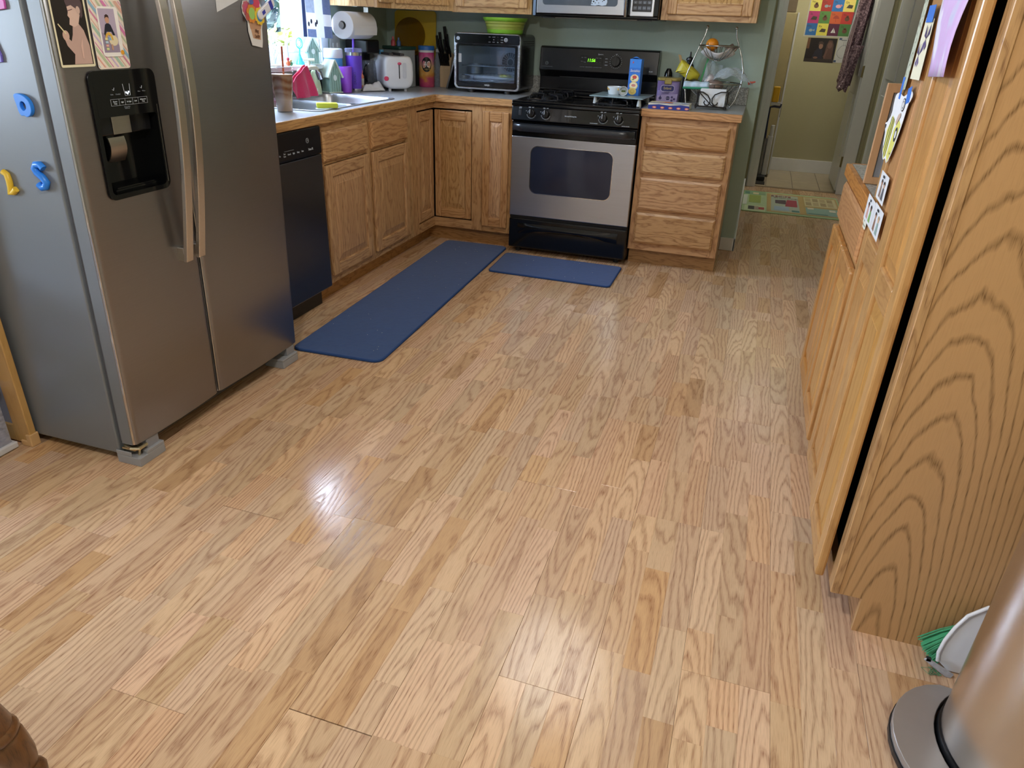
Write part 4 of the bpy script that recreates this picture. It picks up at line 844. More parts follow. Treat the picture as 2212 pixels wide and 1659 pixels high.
# ------------------------------------------------------------------ rugs on the floor
NAVY = plain('#234c88', .95, var=.16, scale=38, bump=.5, sheen=.3)
def mat_rug(name, label, pts, r=.045, h=.011):
    t = thing(name, label, 'mat', (sum(p[0] for p in pts) / 4, sum(p[1] for p in pts) / 4, 0))
    P = [Vector((p[0], p[1])) for p in pts]; out = []
    for i in range(4):
        a, b_, c_ = P[i - 1], P[i], P[(i + 1) % 4]; d0 = (a - b_).normalized(); d1 = (c_ - b_).normalized()
        s_, e_ = b_ + d0 * r, b_ + d1 * r
        for k in range(7):
            u = k / 6; out.append(tuple((1 - u) ** 2 * s_ + 2 * u * (1 - u) * b_ + u * u * e_))
    cx = sum(p[0] for p in out) / len(out); cy = sum(p[1] for p in out) / len(out)
    q = MB(); q.prism(out, .0004, h); q.build('pile', NAVY, t, bev=.004, seg=2)
    q = MB(); q.tube([(x, y, .005) for x, y in out], .0052, 6, closed=True); q.build('binding', plain('#1d4078', .8, var=.1), t, smooth=1)
    q = MB(); rr = random.Random(3)
    for _ in range(26 if h > .01 else 8):
        u, v = rr.random(), rr.random(); p = (P[0] * (1 - u) + P[1] * u) * (1 - v) + (P[3] * (1 - u) + P[2] * u) * v; p = p + (Vector((cx, cy)) - p) * .08
        q.ball((p.x, p.y, h + .0005), (rr.uniform(.001, .0025), rr.uniform(.001, .002), .0012), 6, 4)
    o = q.build('lint', plain('#c9c9c9', .9), t); o['kind'] = 'stuff'
mat_rug('mat', 'long navy blue runner mat in front of the sink cabinet', [(.085, .010), (.500, .025), (.560, -1.870), (.140, -1.885)])
mat_rug('mat', 'small navy blue mat in front of the gas range', [(.540, -.100), (1.283, -.100), (1.283, -.495), (.556, -.490)], r=.03, h=.010)
# recipe rug by the hall door: printed panels
t = thing('hall_rug', 'green printed recipe rug on the floor before the hall doorway', 'rug', (2.32, 2.35, 0))
RW, RH = .80, .87
FRG_ = FR((1.925, 1.90, .0062), (1, 0, 0), (0, 1, 0))
q = MB(FR((1.925, 1.90, 0), (1, 0, 0), (0, 1, 0))); q.prism(rrect(0, 0, RW, RH, .02), .0003, .006); q.build('base', plain('#b9cfa4', .85, var=.12, scale=25), t)
q = MB(FR((1.925, 1.90, 0), (1, 0, 0), (0, 1, 0))); q.tube([(x, y, .0035) for x, y in rrect(0, 0, RW, RH, .02)], .004, 6, closed=True); q.build('binding', plain('#9fbf8c', .8), t)
sh = [('#8fb48a', [(.0, .70), (.19, .70), (.19, .87), (.0, .87)]), ('#cfe0b4', [(.02, .0), (.19, .0), (.19, .22), (.02, .22)]), ('#9fb45a', [(.05, .35), (.15, .35), (.15, .68), (.05, .68)]), ('#3a3c40', [(.05, .06), (.10, .06), (.10, .2), (.05, .2)]), ('#b8343c', [(.135, .08), (.18, .08), (.18, .17), (.135, .17)]), ('#bcae9c', [(.10, .06), (.135, .06), (.135, .2), (.10, .2)]),
      ('#5f8f7c', [(.01, .72), (.05, .72), (.05, .82), (.01, .82)]), ('#efe7bb', [(.08, .72), (.13, .72), (.13, .8), (.08, .8)]), ('#dfe6da', [(.0, .24), (.035, .24), (.035, .66), (.0, .66)]),
      ('#c8ab6c', [(.20, .04), (.50, .04), (.50, .82), (.20, .82)]), ('#b9c6b6', [(.235, .08), (.465, .08), (.465, .77), (.235, .77)]), ('#c0a566', [(.50, .04), (.79, .04), (.79, .82), (.50, .82)]), ('#e0d6ac', [(.515, .40), (.775, .40), (.775, .78), (.515, .78)]), ('#98bdb3', [(.515, .07), (.775, .07), (.775, .34), (.515, .34)]),
      ('#584a58', [(.27, .40), (.36, .38), (.36, .56), (.27, .54)]), ('#b33a58', [(.35, .30), (.45, .30), (.45, .58), (.37, .58)]), ('#a9c3d8', [(.26, .12), (.38, .12), (.38, .28), (.26, .28)]), ('#4d8a86', [(.40, .10), (.46, .10), (.46, .16), (.40, .16)])]
for i in range(4):
    for j in range(2): sh.append(('#c9b98c' if (i + j) % 2 else '#b39f74', [(.525 + i * .06, .44 + j * .17), (.57 + i * .06, .44 + j * .17), (.57 + i * .06, .57 + j * .17), (.525 + i * .06, .57 + j * .17)]))
sh += [('#ece8d6', [(.53, .27), (.58, .27), (.58, .33), (.53, .33)]), ('#ece8d6', [(.70, .22), (.75, .22), (.75, .30), (.70, .30)]), ('#7aa59c', [(.53, .09), (.68, .09), (.68, .12), (.53, .12)])]
flat_print('print', FRG_, sh, t)
words('lettering', 'RECIPE', .075, FRG_ @ Matrix.Translation((.32, .70, .0035)), plain('#a33540', .7), t, squash=.75)
words('lettering', 'FOR HAPPY KITCHEN', .035, FRG_ @ Matrix.Translation((.36, .63, .0035)), plain('#8a7f72', .7), t, squash=.6)
# ------------------------------------------------------------------ things on and around the refrigerator
def FRS_(yl, z): return SH @ FR((FX + .0006, yl, z), (0, 1, 0), (0, 0, 1))
t = thing('photo_print', 'old dark photo of a child in profile on the freezer door', 'photo', (.222, -2.76, 1.18)); t['label'] = 'old dark photo print of a person in profile holding a stick, on the freezer door'
Fp = FRS_(-2.842, 1.176); W_, H_ = .106, .200
flat_print('print', Fp, [('#e6e0c0', rrect(0, 0, W_, H_, .005)), ('#1d1713', [(.005, .006), (.101, .006), (.101, .195), (.005, .195)]),
    ('#c2a49a', [(.042, .007), (.098, .007), (.098, .05), (.088, .085), (.072, .105), (.058, .100), (.052, .075), (.045, .060), (.034, .070), (.026, .064), (.03, .05), (.048, .03)]),
    ('#d6b9ac', [(.048, .098), (.052, .112), (.047, .118), (.050, .126), (.049, .140), (.064, .146), (.08, .14), (.084, .12), (.075, .098), (.062, .092)]), ('#cfae9f', ellipse(.031, .073, .010, .012, 14)),
    ('#57464a', [(.049, .138), (.045, .150), (.052, .166), (.070, .176), (.088, .168), (.096, .145), (.092, .118), (.086, .112), (.082, .126), (.074, .135), (.062, .142)]), ('#cbb0a4', ellipse(.081, .131, .006, .009, 12)), ('#6a4a50', [(.048, .128), (.064, .132), (.064, .1335), (.048, .1295)]), ('#e5d9ae', [(.012, .098), (.030, .076), (.033, .078), (.014, .100)]), ('#d9b7ab', [(.07, .02), (.073, .02), (.078, .07), (.07, .05)])], t)
t = thing('photo_card', 'striped pastel photo card of a seated toddler on the freezer door', 'photo', (.222, -2.67, 1.17)); t['label'] = 'pastel striped card with a photo of a seated person, on the freezer door'
Fp = FRS_(-2.729, 1.168); W_, H_ = .110, .168
shp = [('#efe3d6', rrect(0, 0, W_, H_, .008))]
cols = ['#d684a8', '#8fb8d2', '#e3a79a', '#b8c9a6', '#d67fb4', '#c9b6da', '#a9c8b6', '#e0b2a2']
def clipstripe(a, w):
    pts = []
    for c in (a, a + w): pts.append(c)
    poly = [(0.002, a), (0.002, a + w), (W_ - .002, a + w - .135), (W_ - .002, a - .135)]
    def cl(poly, f, inter):
        out = []
        for i in range(len(poly)):
            p, q_ = poly[i - 1], poly[i]
            if f(p) != f(q_): out.append(inter(p, q_))
            if f(q_): out.append(q_)
        return out
    for lo, s in ((.004, 1), (H_ - .004, -1)):
        if not poly: return None
        poly = cl(poly, lambda p: (p[1] - lo) * s >= 0, lambda p, q_: (p[0] + (q_[0] - p[0]) * (lo - p[1]) / (q_[1] - p[1]), lo))
    return poly if len(poly) > 2 else None
for k in range(18):
    a = -.01 + k * .0185; pl_ = clipstripe(a, (.0125, .0035, .007)[k % 3])
    if pl_: shp.append((cols[k % 8], pl_))
shp += [('#f2f0ee', rrect(.022, .030, .092, .150, .010)), ('#b4a8c0', [(.027, .040), (.080, .040), (.080, .145), (.027, .145)]), ('#9a8ea6', [(.027, .040), (.080, .040), (.080, .058), (.027, .09)]),
    ('#1b2030', [(.035, .085), (.043, .107), (.052, .112), (.061, .107), (.071, .083), (.066, .078), (.06, .09), (.044, .09), (.039, .08)]), ('#c79a80', ellipse(.052, .119, .007, .009, 14)), ('#3a2620', [(.045, .121), (.046, .129), (.052, .132), (.058, .129), (.059, .121), (.055, .125), (.049, .125)]),
    ('#e3d8b8', ellipse(.063, .069, .015, .013, 16)), ('#e0b44a', [(.036, .070), (.040, .085), (.050, .090), (.060, .084), (.063, .070), (.058, .070), (.055, .080), (.048, .083), (.043, .078), (.041, .070)]), ('#8ab4da', [(.044, .070), (.048, .078), (.054, .077), (.056, .070)]), ('#c59c84', [(.052, .046), (.058, .046), (.058, .060), (.052, .060)]),
    ('#e0a02e', ellipse(.086, .040, .006, .006, 12))]
for i in range(4): shp.append((('#d8e0a0', '#e6b0a8', '#b6d0e0', '#e8dca0')[i], [(.034, .046 + i * .008), (.043, .046 + i * .008), (.043, .052 + i * .008), (.034, .052 + i * .008)]))
flat_print('print', Fp, shp, t, base=.0012)
t = thing('paper_note', 'white folded paper note hanging by the handle on the fridge door', 'paper', (.222, -2.13, 1.31))
q = MB(SH); q.sheet(lambda a, b: (FX + .001 + .003 * a, -2.228 + .108 * a + .019 * (1 - b) * 0, 1.352 + .06 * b + (-.037 + .037 * a) * (1 - b)), 6, 4, .0006); q.build('sheet', plain('#d5d8dd', .7), t)
t = thing('paper_flower_pot', 'cut-out paper pot of coloured flowers on the fridge door', 'drawing', (.222, -2.03, 1.2))
Fp = FRS_(-2.115, 1.21)
q = MB(Fp); q.prism([(.05, .008), (.105, .0), (.11, .02), (.112, .06), (.122, .085), (.125, .12), (.11, .14), (.06, .145), (.02, .142), (.012, .125), (.014, .105), (.036, .08), (.036, .05)], .0, .0008); q.build('sheet', plain('#dcdcdc', .6), t)
def flower(c, pc, cc, r): 
    s_ = []
    for k in range(9):
        a = 2 * PI * k / 9; s_.append((pc, ellipse(c[0] + r * .72 * math.cos(a), c[1] + r * .72 * math.sin(a), r * .34, r * .34, 8)))
    return s_ + [(cc, ellipse(c[0], c[1], r * .62, r * .66, 14))]
sh = [('#c9a183', [(.050, .058), (.058, .030), (.100, .024), (.104, .062)]), ('#c09474', [(.048, .058), (.042, .080), (.112, .080), (.106, .058)])]
sh += flower((.036, .120), '#c06a78', '#c7597e', .022) + flower((.086, .138), '#d84a74', '#cf4a62', .022) + flower((.058, .105), '#d98a3a', '#9fcb6a', .028) + flower((.098, .098), '#e3c33a', '#4e94c8', .027) + [('#5566b0', ellipse(.058, .140, .012, .008, 10)), ('#b5574e', ellipse(.030, .095, .01, .012, 10))]
flat_print('print', Fp, sh, t, base=.0008)
words('lettering', 'Meg\nLucky', .016, Fp @ Matrix.Translation((.078, .044, .0035)), plain('#6b4a36', .6), t, shear=.2, squash=.7)
t = thing('clip', 'white plastic clip magnet with a blue mark on the fridge door edge', 'magnet', (.223, -1.98, 1.32))
q = MB(SH @ FR((FX + .004, -2.020, 1.292), (0, 1, .55), (0, -.55, 1))); q.prism(rrect(0, 0, .105, .030, .013), 0, .009); q.build('body', plain('#dfe1ea', .3), t, bev=.003)
q = MB(SH @ FR((FX + .0131, -2.020, 1.292), (0, 1, .55), (0, -.55, 1))); q.box((.022, .009, 0), (.040, .021, .0004)); q.build('print', plain('#3f46b0', .4), t)
q = MB(SH @ FR((FX + .0131, -2.020, 1.292), (0, 1, .55), (0, -.55, 1))); q.box((.072, .001, 0), (.09, .029, .0004)); q.build('stripe', plain('#3f46b0', .4), t)
def FS(x, z): return SH @ FR((x, FY0 - .0008, z), (1, 0, 0), (0, 0, 1))
BLU = plain('#2a82e8', .35, var=.04); YEL = plain('#e6bf3a', .4, var=.04)
q = MB(FS(.055, 1.050) @ Matrix.Diagonal((1.18, 1.12, 1, 1))); q.ring(chaikin([(.0 + x, y) for x, y in [(.003, .052), (.020, .053), (.036, .047), (.046, .034), (.047, .018), (.040, .006), (.028, .001), (.021, .005), (.012, .003), (.007, .012), (.005, .028), (.002, .042)]]), chaikin([(.024 + .008 * math.cos(a), .026 + .010 * math.sin(a)) for a in [2.2, 1.7, 1.1, .5, 0, -.5, -1.1, -1.6, -2.1, -2.7, 3.1, 2.6]]), 0, .011)
tag(q.build('letter_magnet', BLU, None, bev=.0015), 'blue letter D magnet on the refrigerator side', 'magnet', 'letter magnets on the refrigerator side')
q = MB(FS(.058, .862) @ Matrix.Scale(1.22, 4)); q.tube([(.034, .049, .005), (.026, .057, .005), (.014, .056, .005), (.008, .047, .005), (.013, .038, .005), (.026, .029, .005), (.034, .019, .005), (.029, .009, .005), (.018, .006, .005), (.010, .013, .005)], [.0078] * 10, 10)
tag(q.build('letter_magnet', BLU, None, smooth=1), 'blue letter S magnet on the refrigerator side', 'magnet', 'letter magnets on the refrigerator side')
q = MB(FS(-.058, .832)); q.tube([(.005, .068, .005), (.017, .062, .005), (.020, .045, .005), (.019, .026, .005), (.014, .010, .005), (.026, .014, .005), (.038, .024, .005)], .0085, 10)
tag(q.build('letter_magnet', YEL, None, smooth=1), 'yellow letter L magnet at the left edge, on the refrigerator side', 'magnet', 'letter magnets on the refrigerator side')
q = MB(FS(.072, 1.300)); q.prism([(-.02, .045), (.004, .05), (.022, .02), (.020, .004), (-.01, .0), (-.03, .01)], 0, .006); tag(q.build('magnet', plain('#c85ab0', .4), None, bev=.001), 'pink magnet at the top left corner of the refrigerator side', 'magnet')
q = MB(FS(.030, 1.178)); q.prism([(-.03, .05), (.0, .055), (.012, .02), (.010, .003), (-.03, .0)], 0, .006); tag(q.build('magnet', plain('#7468c8', .4), None, bev=.001), 'purple magnet on the refrigerator side below the pink one', 'magnet')
# wooden gate frame leaning by the refrigerator, and the plastic drawer cart
t = thing('wooden_gate', 'tan wooden gate frame with a rubber corner against the refrigerator side', 'gate', (-.24, -2.868, 0))
GW = oak('z', '#c9a26c', '#a37c48', contrast=.4, rings=60)
q = MB(); q.box((-.262, -2.880, .008), (-.196, -2.856, 1.10)); q.build('post', GW, t, bev=.003)
q = MB(); q.box((-.52, -2.879, .008), (-.262, -2.857, .07)); q.build('rail', GW, t, bev=.003)
q = MB(); q.box((-.52, -2.872, .07), (-.262, -2.862, 1.10)); q.build('panel', plain('#9a9ca6', .4), t)
q = MB(); q.prism([(-.240, .0), (-.193, .0), (-.193, .045), (-.213, .045), (-.213, .020), (-.240, .020)], -.0045, .029, T=FR((0, -2.856, 0), (1, 0, 0), (0, 0, 1))); q.build('corner_guard', plain('#d9b07c', .6), t, bev=.003)
t = thing('drawer_cart', 'clear plastic drawer cart with white frame at the left edge', 'cart', (-.42, -3.1, 0))
WP = plain('#d5d6dc', .35, var=.02)
for k in range(3):
    z = .004 + k * .215
    q = MB(); q.box((-.59, -3.30, z), (-.232, -2.90, z + .022)); q.box((-.59, -3.30, z + .022), (-.575, -3.285, z + .215)); q.box((-.59, -2.915, z + .022), (-.575, -2.90, z + .215)); q.build('shelf_frame', WP, t, bev=.004)
    q = MB(); q.ring([(-.57, -3.28), (-.243, -3.28), (-.243, -2.912), (-.57, -2.912)], [(-.566, -3.276), (-.247, -3.276), (-.247, -2.916), (-.566, -2.916)], z + .026, z + .19); q.box((-.57, -3.28, z + .0225), (-.243, -2.912, z + .026)); q.build('drawer', clear('#d9dbe6', .30, .25), t)
q = MB(); q.ball((-.30, -2.985, .085), (.03, .055, .05), 12, 8); tag(q.build('cloth', plain('#4a5fa6', .8, bump=.5), None, smooth=2), 'folded blue cloth inside the clear drawer cart', 'cloth')
# dining chair whose turned leg reaches into the lower left corner
t = thing('dining_chair', 'dark brown wooden chair with turned legs in the bottom left corner', 'chair', (.50, -4.06, 0))
CW = oak('z', '#6a4526', '#2c1808', rough=.3, coat=.3, contrast=.6)
def cleg(fx, fy, dx, dy):
    b = MB(); prof = [(.0, .022), (.012, .026), (.022, .024), (.030, .019), (.040, .024), (.06, .030), (.09, .034), (.115, .036), (.121, .032), (.127, .037), (.136, .038), (.143, .033), (.15, .035), (.19, .034), (.30, .028), (.40, .022), (.445, .018)]
    b.tube([(fx + dx * z, fy + dy * z, z) for z, r in prof], [r for z, r in prof], 16); return b
for fx, fy, dx, dy in ((.812, -3.752, -.171, -.171), (.20, -3.752, .171, -.171), (.80, -4.36, -.171, .171), (.20, -4.36, .171, .171)): cleg(fx, fy, dx, dy).build('leg', CW, t, smooth=.8)
q = MB(); q.prism(rrect(.27, -4.29, .73, -3.82, .10, 6), .445, .475); q.build('seat', oak('y', '#6a4526', '#2c1808', rough=.3, coat=.3), t, bev=.008, seg=3)
q = MB(); q.tube([(.745, -3.81, .17), (.255, -3.81, .17)], .011, 8); q.build('stretcher', CW, t, smooth=1)
# ------------------------------------------------------------------ right foreground: trash can, dustpan with broom
t = thing('trash_can', 'tall brushed stainless pedal trash can in the bottom right corner', 'trash can', (2.66, -3.10, 0))
CX, CY, CR = 2.662, -3.105, .176
STC = plain('#cfcbc8', .27, 1.0, var=.03, scale=3)
q = MB(); q.lathe([(CR - .004, .046), (CR, .05), (CR, .62), (CR - .003, .63)], 64, (CX, CY, 0)); q.build('body', STC, t, smooth=.6)
q = MB(); q.lathe([(CR + .004, 0), (CR + .006, .02), (CR + .003, .046), (CR - .01, .0465)], 64, (CX, CY, 0)); q.build('base_ring', plain('#0e0f11', .35), t, smooth=.8)
q = MB(); q.lathe([(CR + .003, .632), (CR + .004, .655), (CR * .8, .685), (0, .70)], 64, (CX, CY, 0)); q.build('lid', STC, t, smooth=.6)
q = MB(); pd_ = []; n_ = 18
def pedal(b, zoff, z0, z1, grow):
    out = []
    for i in range(n_ + 1):
        a = math.radians(128 + (252 - 128) * i / n_); rr = CR + .012 + (.080 + grow) * math.sin(PI * i / n_) ** .65
        out.append((CX + rr * math.cos(a), CY + rr * math.sin(a)))
    inn = [(CX + (CR + .009) * math.cos(math.radians(252 - (252 - 128) * i / n_)), CY + (CR + .009) * math.sin(math.radians(252 - (252 - 128) * i / n_))) for i in range(n_ + 1)]
    b.prism(out + inn, z0, z1)
pedal(q, 0, .018, .036, 0); q.build('pedal', plain('#a9a6a5', .30, .55, var=.04), t, bev=.009, seg=4, smooth=1.0)
q = MB(); pedal(q, 0, .006, .0175, .003); q.build('pedal_edge', plain('#1c1d20', .4), t)
t = thing('dustpan', 'white dustpan standing behind the trash can against the pantry side', 'dustpan', (2.60, -2.87, 0))
Fd = FR((0, -2.868, 0), (1, 0, 0), (0, .10, 1)); pan = [(2.526, .026), (2.522, .050), (2.526, .085), (2.537, .125), (2.553, .163), (2.585, .196), (2.64, .212), (2.70, .20), (2.72, .10), (2.715, .004), (2.552, .004)]
q = MB(Fd); q.prism(pan, -.003, .003); q.build('pan', plain('#e6e7ec', .3, var=.02), t, bev=.002)
q = MB(Fd); q.tube([(x, y, .004) for x, y in pan[:9]], .0045, 8); q.build('rolled_edge', plain('#e6e7ec', .3, var=.02), t, smooth=1)
q = MB(Fd); q.tube([(2.64, .20, 0), (2.66, .33, .004), (2.67, .40, .004)], [.013, .013, .010], 10); q.build('handle', plain('#e6e7ec', .3, var=.02), t, smooth=1)
q = MB(); q.prism([(2.492, .036), (2.498, .042), (2.560, .012), (2.556, .001), (2.545, .001)], 0, .004, T=FR((0, -2.884, 0), (1, 0, 0), (0, 0, 1))); q.build('lip', plain('#b9bcc4', .4, var=.4, scale=120), t)
q = MB(); q.box((2.496, -2.888, .034), (2.506, -2.880, .042)); q.build('lip_end', plain('#2a2c30', .5), t)
t = thing('hand_broom', 'hand broom with green bristles tucked behind the white dustpan', 'broom', (2.56, -2.835, 0)); rr = random.Random(2)
q = MB()
for i in range(190):
    a = rr.random(); b_ = rr.uniform(-1, 1); p0 = Vector((2.575 + .012 * a, -2.838 + .012 * b_, .115 + .02 * a)); p1 = Vector((2.487 + .040 * (1 - a) + rr.uniform(-.006, .006), -2.846 + .018 * b_, .006 + .044 * a)); q.tube([p0, p0.lerp(p1, .6) + Vector((-.004, 0, .003)), p1], .0011, 3)
o = q.build('bristles', plain('#4aa878', .5, var=.25, scale=60), t); o['kind'] = 'stuff'
q = MB(); q.box((2.565, -2.853, .110), (2.625, -2.822, .150)); q.build('head', plain('#2f7f55', .4), t, bev=.005); q = MB(); q.cyl((2.61, -2.838, .15), (2.68, -2.832, .36), .011); q.build('handle', plain('#e6e6ea', .3), t)
q = MB(); q.tube([(2.512 + .016 * math.cos(k * 1.1) + .004 * k % .02, -2.885 + .012 * math.sin(k * 1.7), .003 + .0012 * (k % 5)) for k in range(24)], .0007, 4); o = tag(q.build('lint', plain('#4c8f68', .9), None), 'tangle of green fluff on the floor by the dustpan', 'fluff'); o['kind'] = 'stuff'
# ------------------------------------------------------------------ papers on the pantry doors and the worktop beside
PFX = 2.2415
def FPn(y, z): return FR((PFX - .0008, y, z), (0, -1, 0), (0, 0, 1))
BT = plain('#2f6fd0', .6, var=.05)
t = thing('paper_painting', 'large lilac and blue watercolour paper on the near pantry door', 'drawing', (PFX, -2.61, 1.24))
q = MB(); q.sheet(lambda a, b: (PFX - .002 - .010 * math.sin(3.2 * b + 1.0 * a) ** 2 - .012 * a * (1 - b), -2.490 - .245 * a + .010 * math.sin(5 * b), 1.244 + .30 * b + .01 * a), 8, 12, .0006)
m, nt, b_ = newmat('watercolour'); tc = N(nt, 'ShaderNodeTexCoord'); mp_ = N(nt, 'ShaderNodeMapping'); mp_.inputs['Scale'].default_value = (1, 9, 6); nz = N(nt, 'ShaderNodeTexNoise'); nz.inputs['Scale'].default_value = 1; nz.inputs['Detail'].default_value = 3
nt.links.new(tc.outputs['Object'], mp_.inputs[0]); nt.links.new(mp_.outputs[0], nz.inputs[0]); cr = N(nt, 'ShaderNodeValToRGB'); el = cr.color_ramp.elements; el[0].position = .32; el[0].color = lin('#8fbcd0'); el[1].position = .68; el[1].color = lin('#e3e0ee')
for ps, cl in ((.40, '#c3bce0'), (.46, '#c9a8dc'), (.56, '#cbb2e2'), (.60, '#dcd6ec')): x = el.new(ps); x.color = lin(cl)
nt.links.new(nz.outputs['Fac'], cr.inputs[0]); nt.links.new(cr.outputs[0], b_.inputs['Base Color']); b_.inputs['Roughness'].default_value = .7
q.build('sheet', m, t, smooth=2)
t = thing('paper_butterflies', 'cream paper strip of purple butterflies with blue tape on the pantry door', 'drawing', (PFX, -2.34, 1.24))
Fb = FPn(-2.285, 1.230)
sh = [('#eae6cf', [(0, 0), (.115, .002), (.105, .125), (.005, .128)])]
for cx, cy, s in ((.03, .05, 1), (.07, .085, 1)): sh += [('#4a3c6e', [(cx, cy), (cx - .022 * s, cy + .028 * s), (cx - .026 * s, cy + .006 * s)]), ('#4a3c6e', [(cx, cy), (cx + .022 * s, cy + .030 * s), (cx + .028 * s, cy + .010 * s)]), ('#6a5a98', [(cx, cy), (cx - .02 * s, cy - .016 * s), (cx - .006 * s, cy - .024 * s)]), ('#6a5a98', [(cx, cy), (cx + .022 * s, cy - .014 * s), (cx + .010 * s, cy - .024 * s)]), ('#222222', [(cx - .001, cy - .02), (cx + .001, cy - .02), (cx + .001, cy + .024), (cx - .001, cy + .024)])]
flat_print('print', Fb, sh, t)
q = MB(Fb); q.box((.025, .118, .0025), (.100, .152, .0031)); q.build('tape', BT, t)
t = thing('paper_pattern', 'dark patterned paper strip at the far edge of the pantry door', 'drawing', (PFX, -2.24, 1.22))
q = MB(FPn(-2.205, 1.20)); q.prism([(0, 0), (.05, .004), (.065, .34), (.02, .34)], 0, .0006); q.build('sheet', speckle('#3d4438', '#b9bfae', 90, .5, .6), t)
q = MB(FPn(-2.205, 1.20)); q.box((-.005, -.02, .0006), (.02, .03, .0012)); q.build('tape', BT, t)
t = thing('paper_bee', 'paper bee cut-out in yellow and white taped to the pantry door', 'drawing', (PFX, -2.28, 1.03))
Fe = FPn(-2.105, 1.03)
q = MB(Fe); q.prism(chaikin([(.06, .02), (.10, .0), (.125, .012), (.165, .0), (.20, .035), (.235, .10), (.245, .15), (.262, .155), (.275, .170), (.25, .178), (.225, .172), (.19, .165), (.16, .158), (.10, .165), (.05, .158), (.045, .140), (.06, .110), (.02, .085), (-.005, .085), (.012, .068), (.03, .062), (.04, .04)], 1), 0, .0008); q.build('sheet', plain('#e4e5ea', .6), t)
sh = [('#dcd86a', [(.065, .024), (.10, .006), (.122, .016), (.13, .10), (.09, .11), (.05, .07)]), ('#e1dc72', [(.135, .018), (.165, .006), (.195, .038), (.222, .10), (.19, .108), (.15, .085)]), ('#3c3e44', [(.062, .03), (.068, .026), (.085, .106), (.078, .106)]), ('#3c3e44', [(.088, .014), (.094, .011), (.108, .106), (.101, .107)]), ('#3c3e44', [(.112, .012), (.116, .014), (.124, .104), (.119, .105)]), ('#33353a', ellipse(.19, .075, .018, .017, 14)), ('#e6e6ea', ellipse(.19, .075, .010, .009, 12)), ('#3c3e44', [(.02, .07), (.0, .080), (.022, .082)]), ('#c9b2a4', [(.150, .100), (.168, .094), (.20, .118), (.19, .125), (.165, .118)])]
sh += [('#33353a', ellipse(.195, .143, .020, .015, 16)), ('#e2e3e8', ellipse(.195, .143, .017, .0125, 16)), ('#33353a', ellipse(.195, .143, .012, .009, 14)), ('#e2e3e8', ellipse(.195, .143, .009, .0065, 12)), ('#33353a', [(.172, .032), (.178, .026), (.186, .030), (.187, .032), (.178, .029), (.173, .034)])]
flat_print('print', Fe, sh, t, base=.0009)
q = MB(FPn(-2.315, 1.175)); q.box((0, 0, .001), (.042, .035, .0016), T=Matrix.Rotation(.2, 4, 'Z')); q.build('tape', BT, t)
def stick(cx, y0, h, body, skin, hair): return [(body, [(cx - .016, y0), (cx + .016, y0), (cx + .010, y0 + h * .62), (cx - .010, y0 + h * .62)]), (skin, ellipse(cx, y0 + h * .76, .010, h * .15, 10)), (hair, [(cx - .012, y0 + h * .74), (cx - .011, y0 + h * .92), (cx, y0 + h), (cx + .012, y0 + h * .92), (cx + .012, y0 + h * .8), (cx, y0 + h * .86)])]
for lbl, y, z, figs, w, h, tx in (('white picture card of two children sitting, topmost of three on the pantry', -2.240, .945, [(.045, '#8a7468', '#a5755a', '#221a18'), (.085, '#5a5c66', '#c9a48e', '#2a2020')], .125, .068, 'SHARE'), ('white picture card of two children, left one of the lower pair', -2.133, .868, [(.045, '#c99a92', '#8a5a44', '#1c1614'), (.095, '#7fae62', '#6b4634', '#181412')], .140, .066, 'HELP'), ('white picture card of children standing, right one of the lower pair', -2.275, .868, [(.045, '#8a6a5a', '#b98a70', '#221a18'), (.095, '#8fa8a2', '#d6b294', '#b39a7a')], .138, .070, 'LISTEN')):
    t = thing('picture_card', lbl.replace('children', 'people'), 'card', (PFX, y, z), 0, 'picture cards on the pantry door'); Fc = FPn(y, z); sh = [('#dfe1e6', [(0, 0), (w, 0), (w, h), (0, h)])]
    for cx, bc, sk_, hc in figs: sh += stick(cx, .008, h * .66, bc, sk_, hc)
    flat_print('print', Fc, sh, t); words('lettering', tx, .008, Fc @ Matrix.Translation((w * .5, h * .88, .0026)), plain('#33353a', .6), t)
t = thing('framed_board', 'tan wooden frame with a grey board standing on the small right worktop', 'frame', (2.42, -1.865, .915)); t['category'] = 'board'
FT = oak('z', '#c7a07a', '#a37a54', contrast=.35, rings=60)
FF = FR((2.256, -1.870, .9145), (1, 0, 0), (0, 0, 1)); q = MB(FF); q.ring([(0, 0), (.30, 0), (.30, .284), (0, .284)], [(.021, .021), (.279, .021), (.279, .259), (.021, .259)], -.018, 0); q.build('frame', FT, t, bev=.002)
q = MB(FF); q.box((.020, .020, -.012), (.280, .260, -.008)); q.build('board', plain('#9a9ca4', .18, var=.2, scale=4), t)
t = thing('paper_tag', 'small white tag hanging at the right worktop edge by the picture cards', 'tag', (2.242, -2.19, .86)); Ft = FR((2.2425, -2.135, .868), (0, -1, 0), (0, 0, 1)); q = MB(Ft); q.prism(rrect(0, -.022, .062, .026, .006), 0, .001); q.build('card', plain('#dcdccf', .6), t); q = MB(Ft); q.ring(ellipse(.025, .004, .010, .010), ellipse(.025, .004, .007, .007), .001, .0014); q.box((.008, -.016, .001), (.054, -.012, .0014)); q.build('print', plain('#8f8f7c', .6), t)
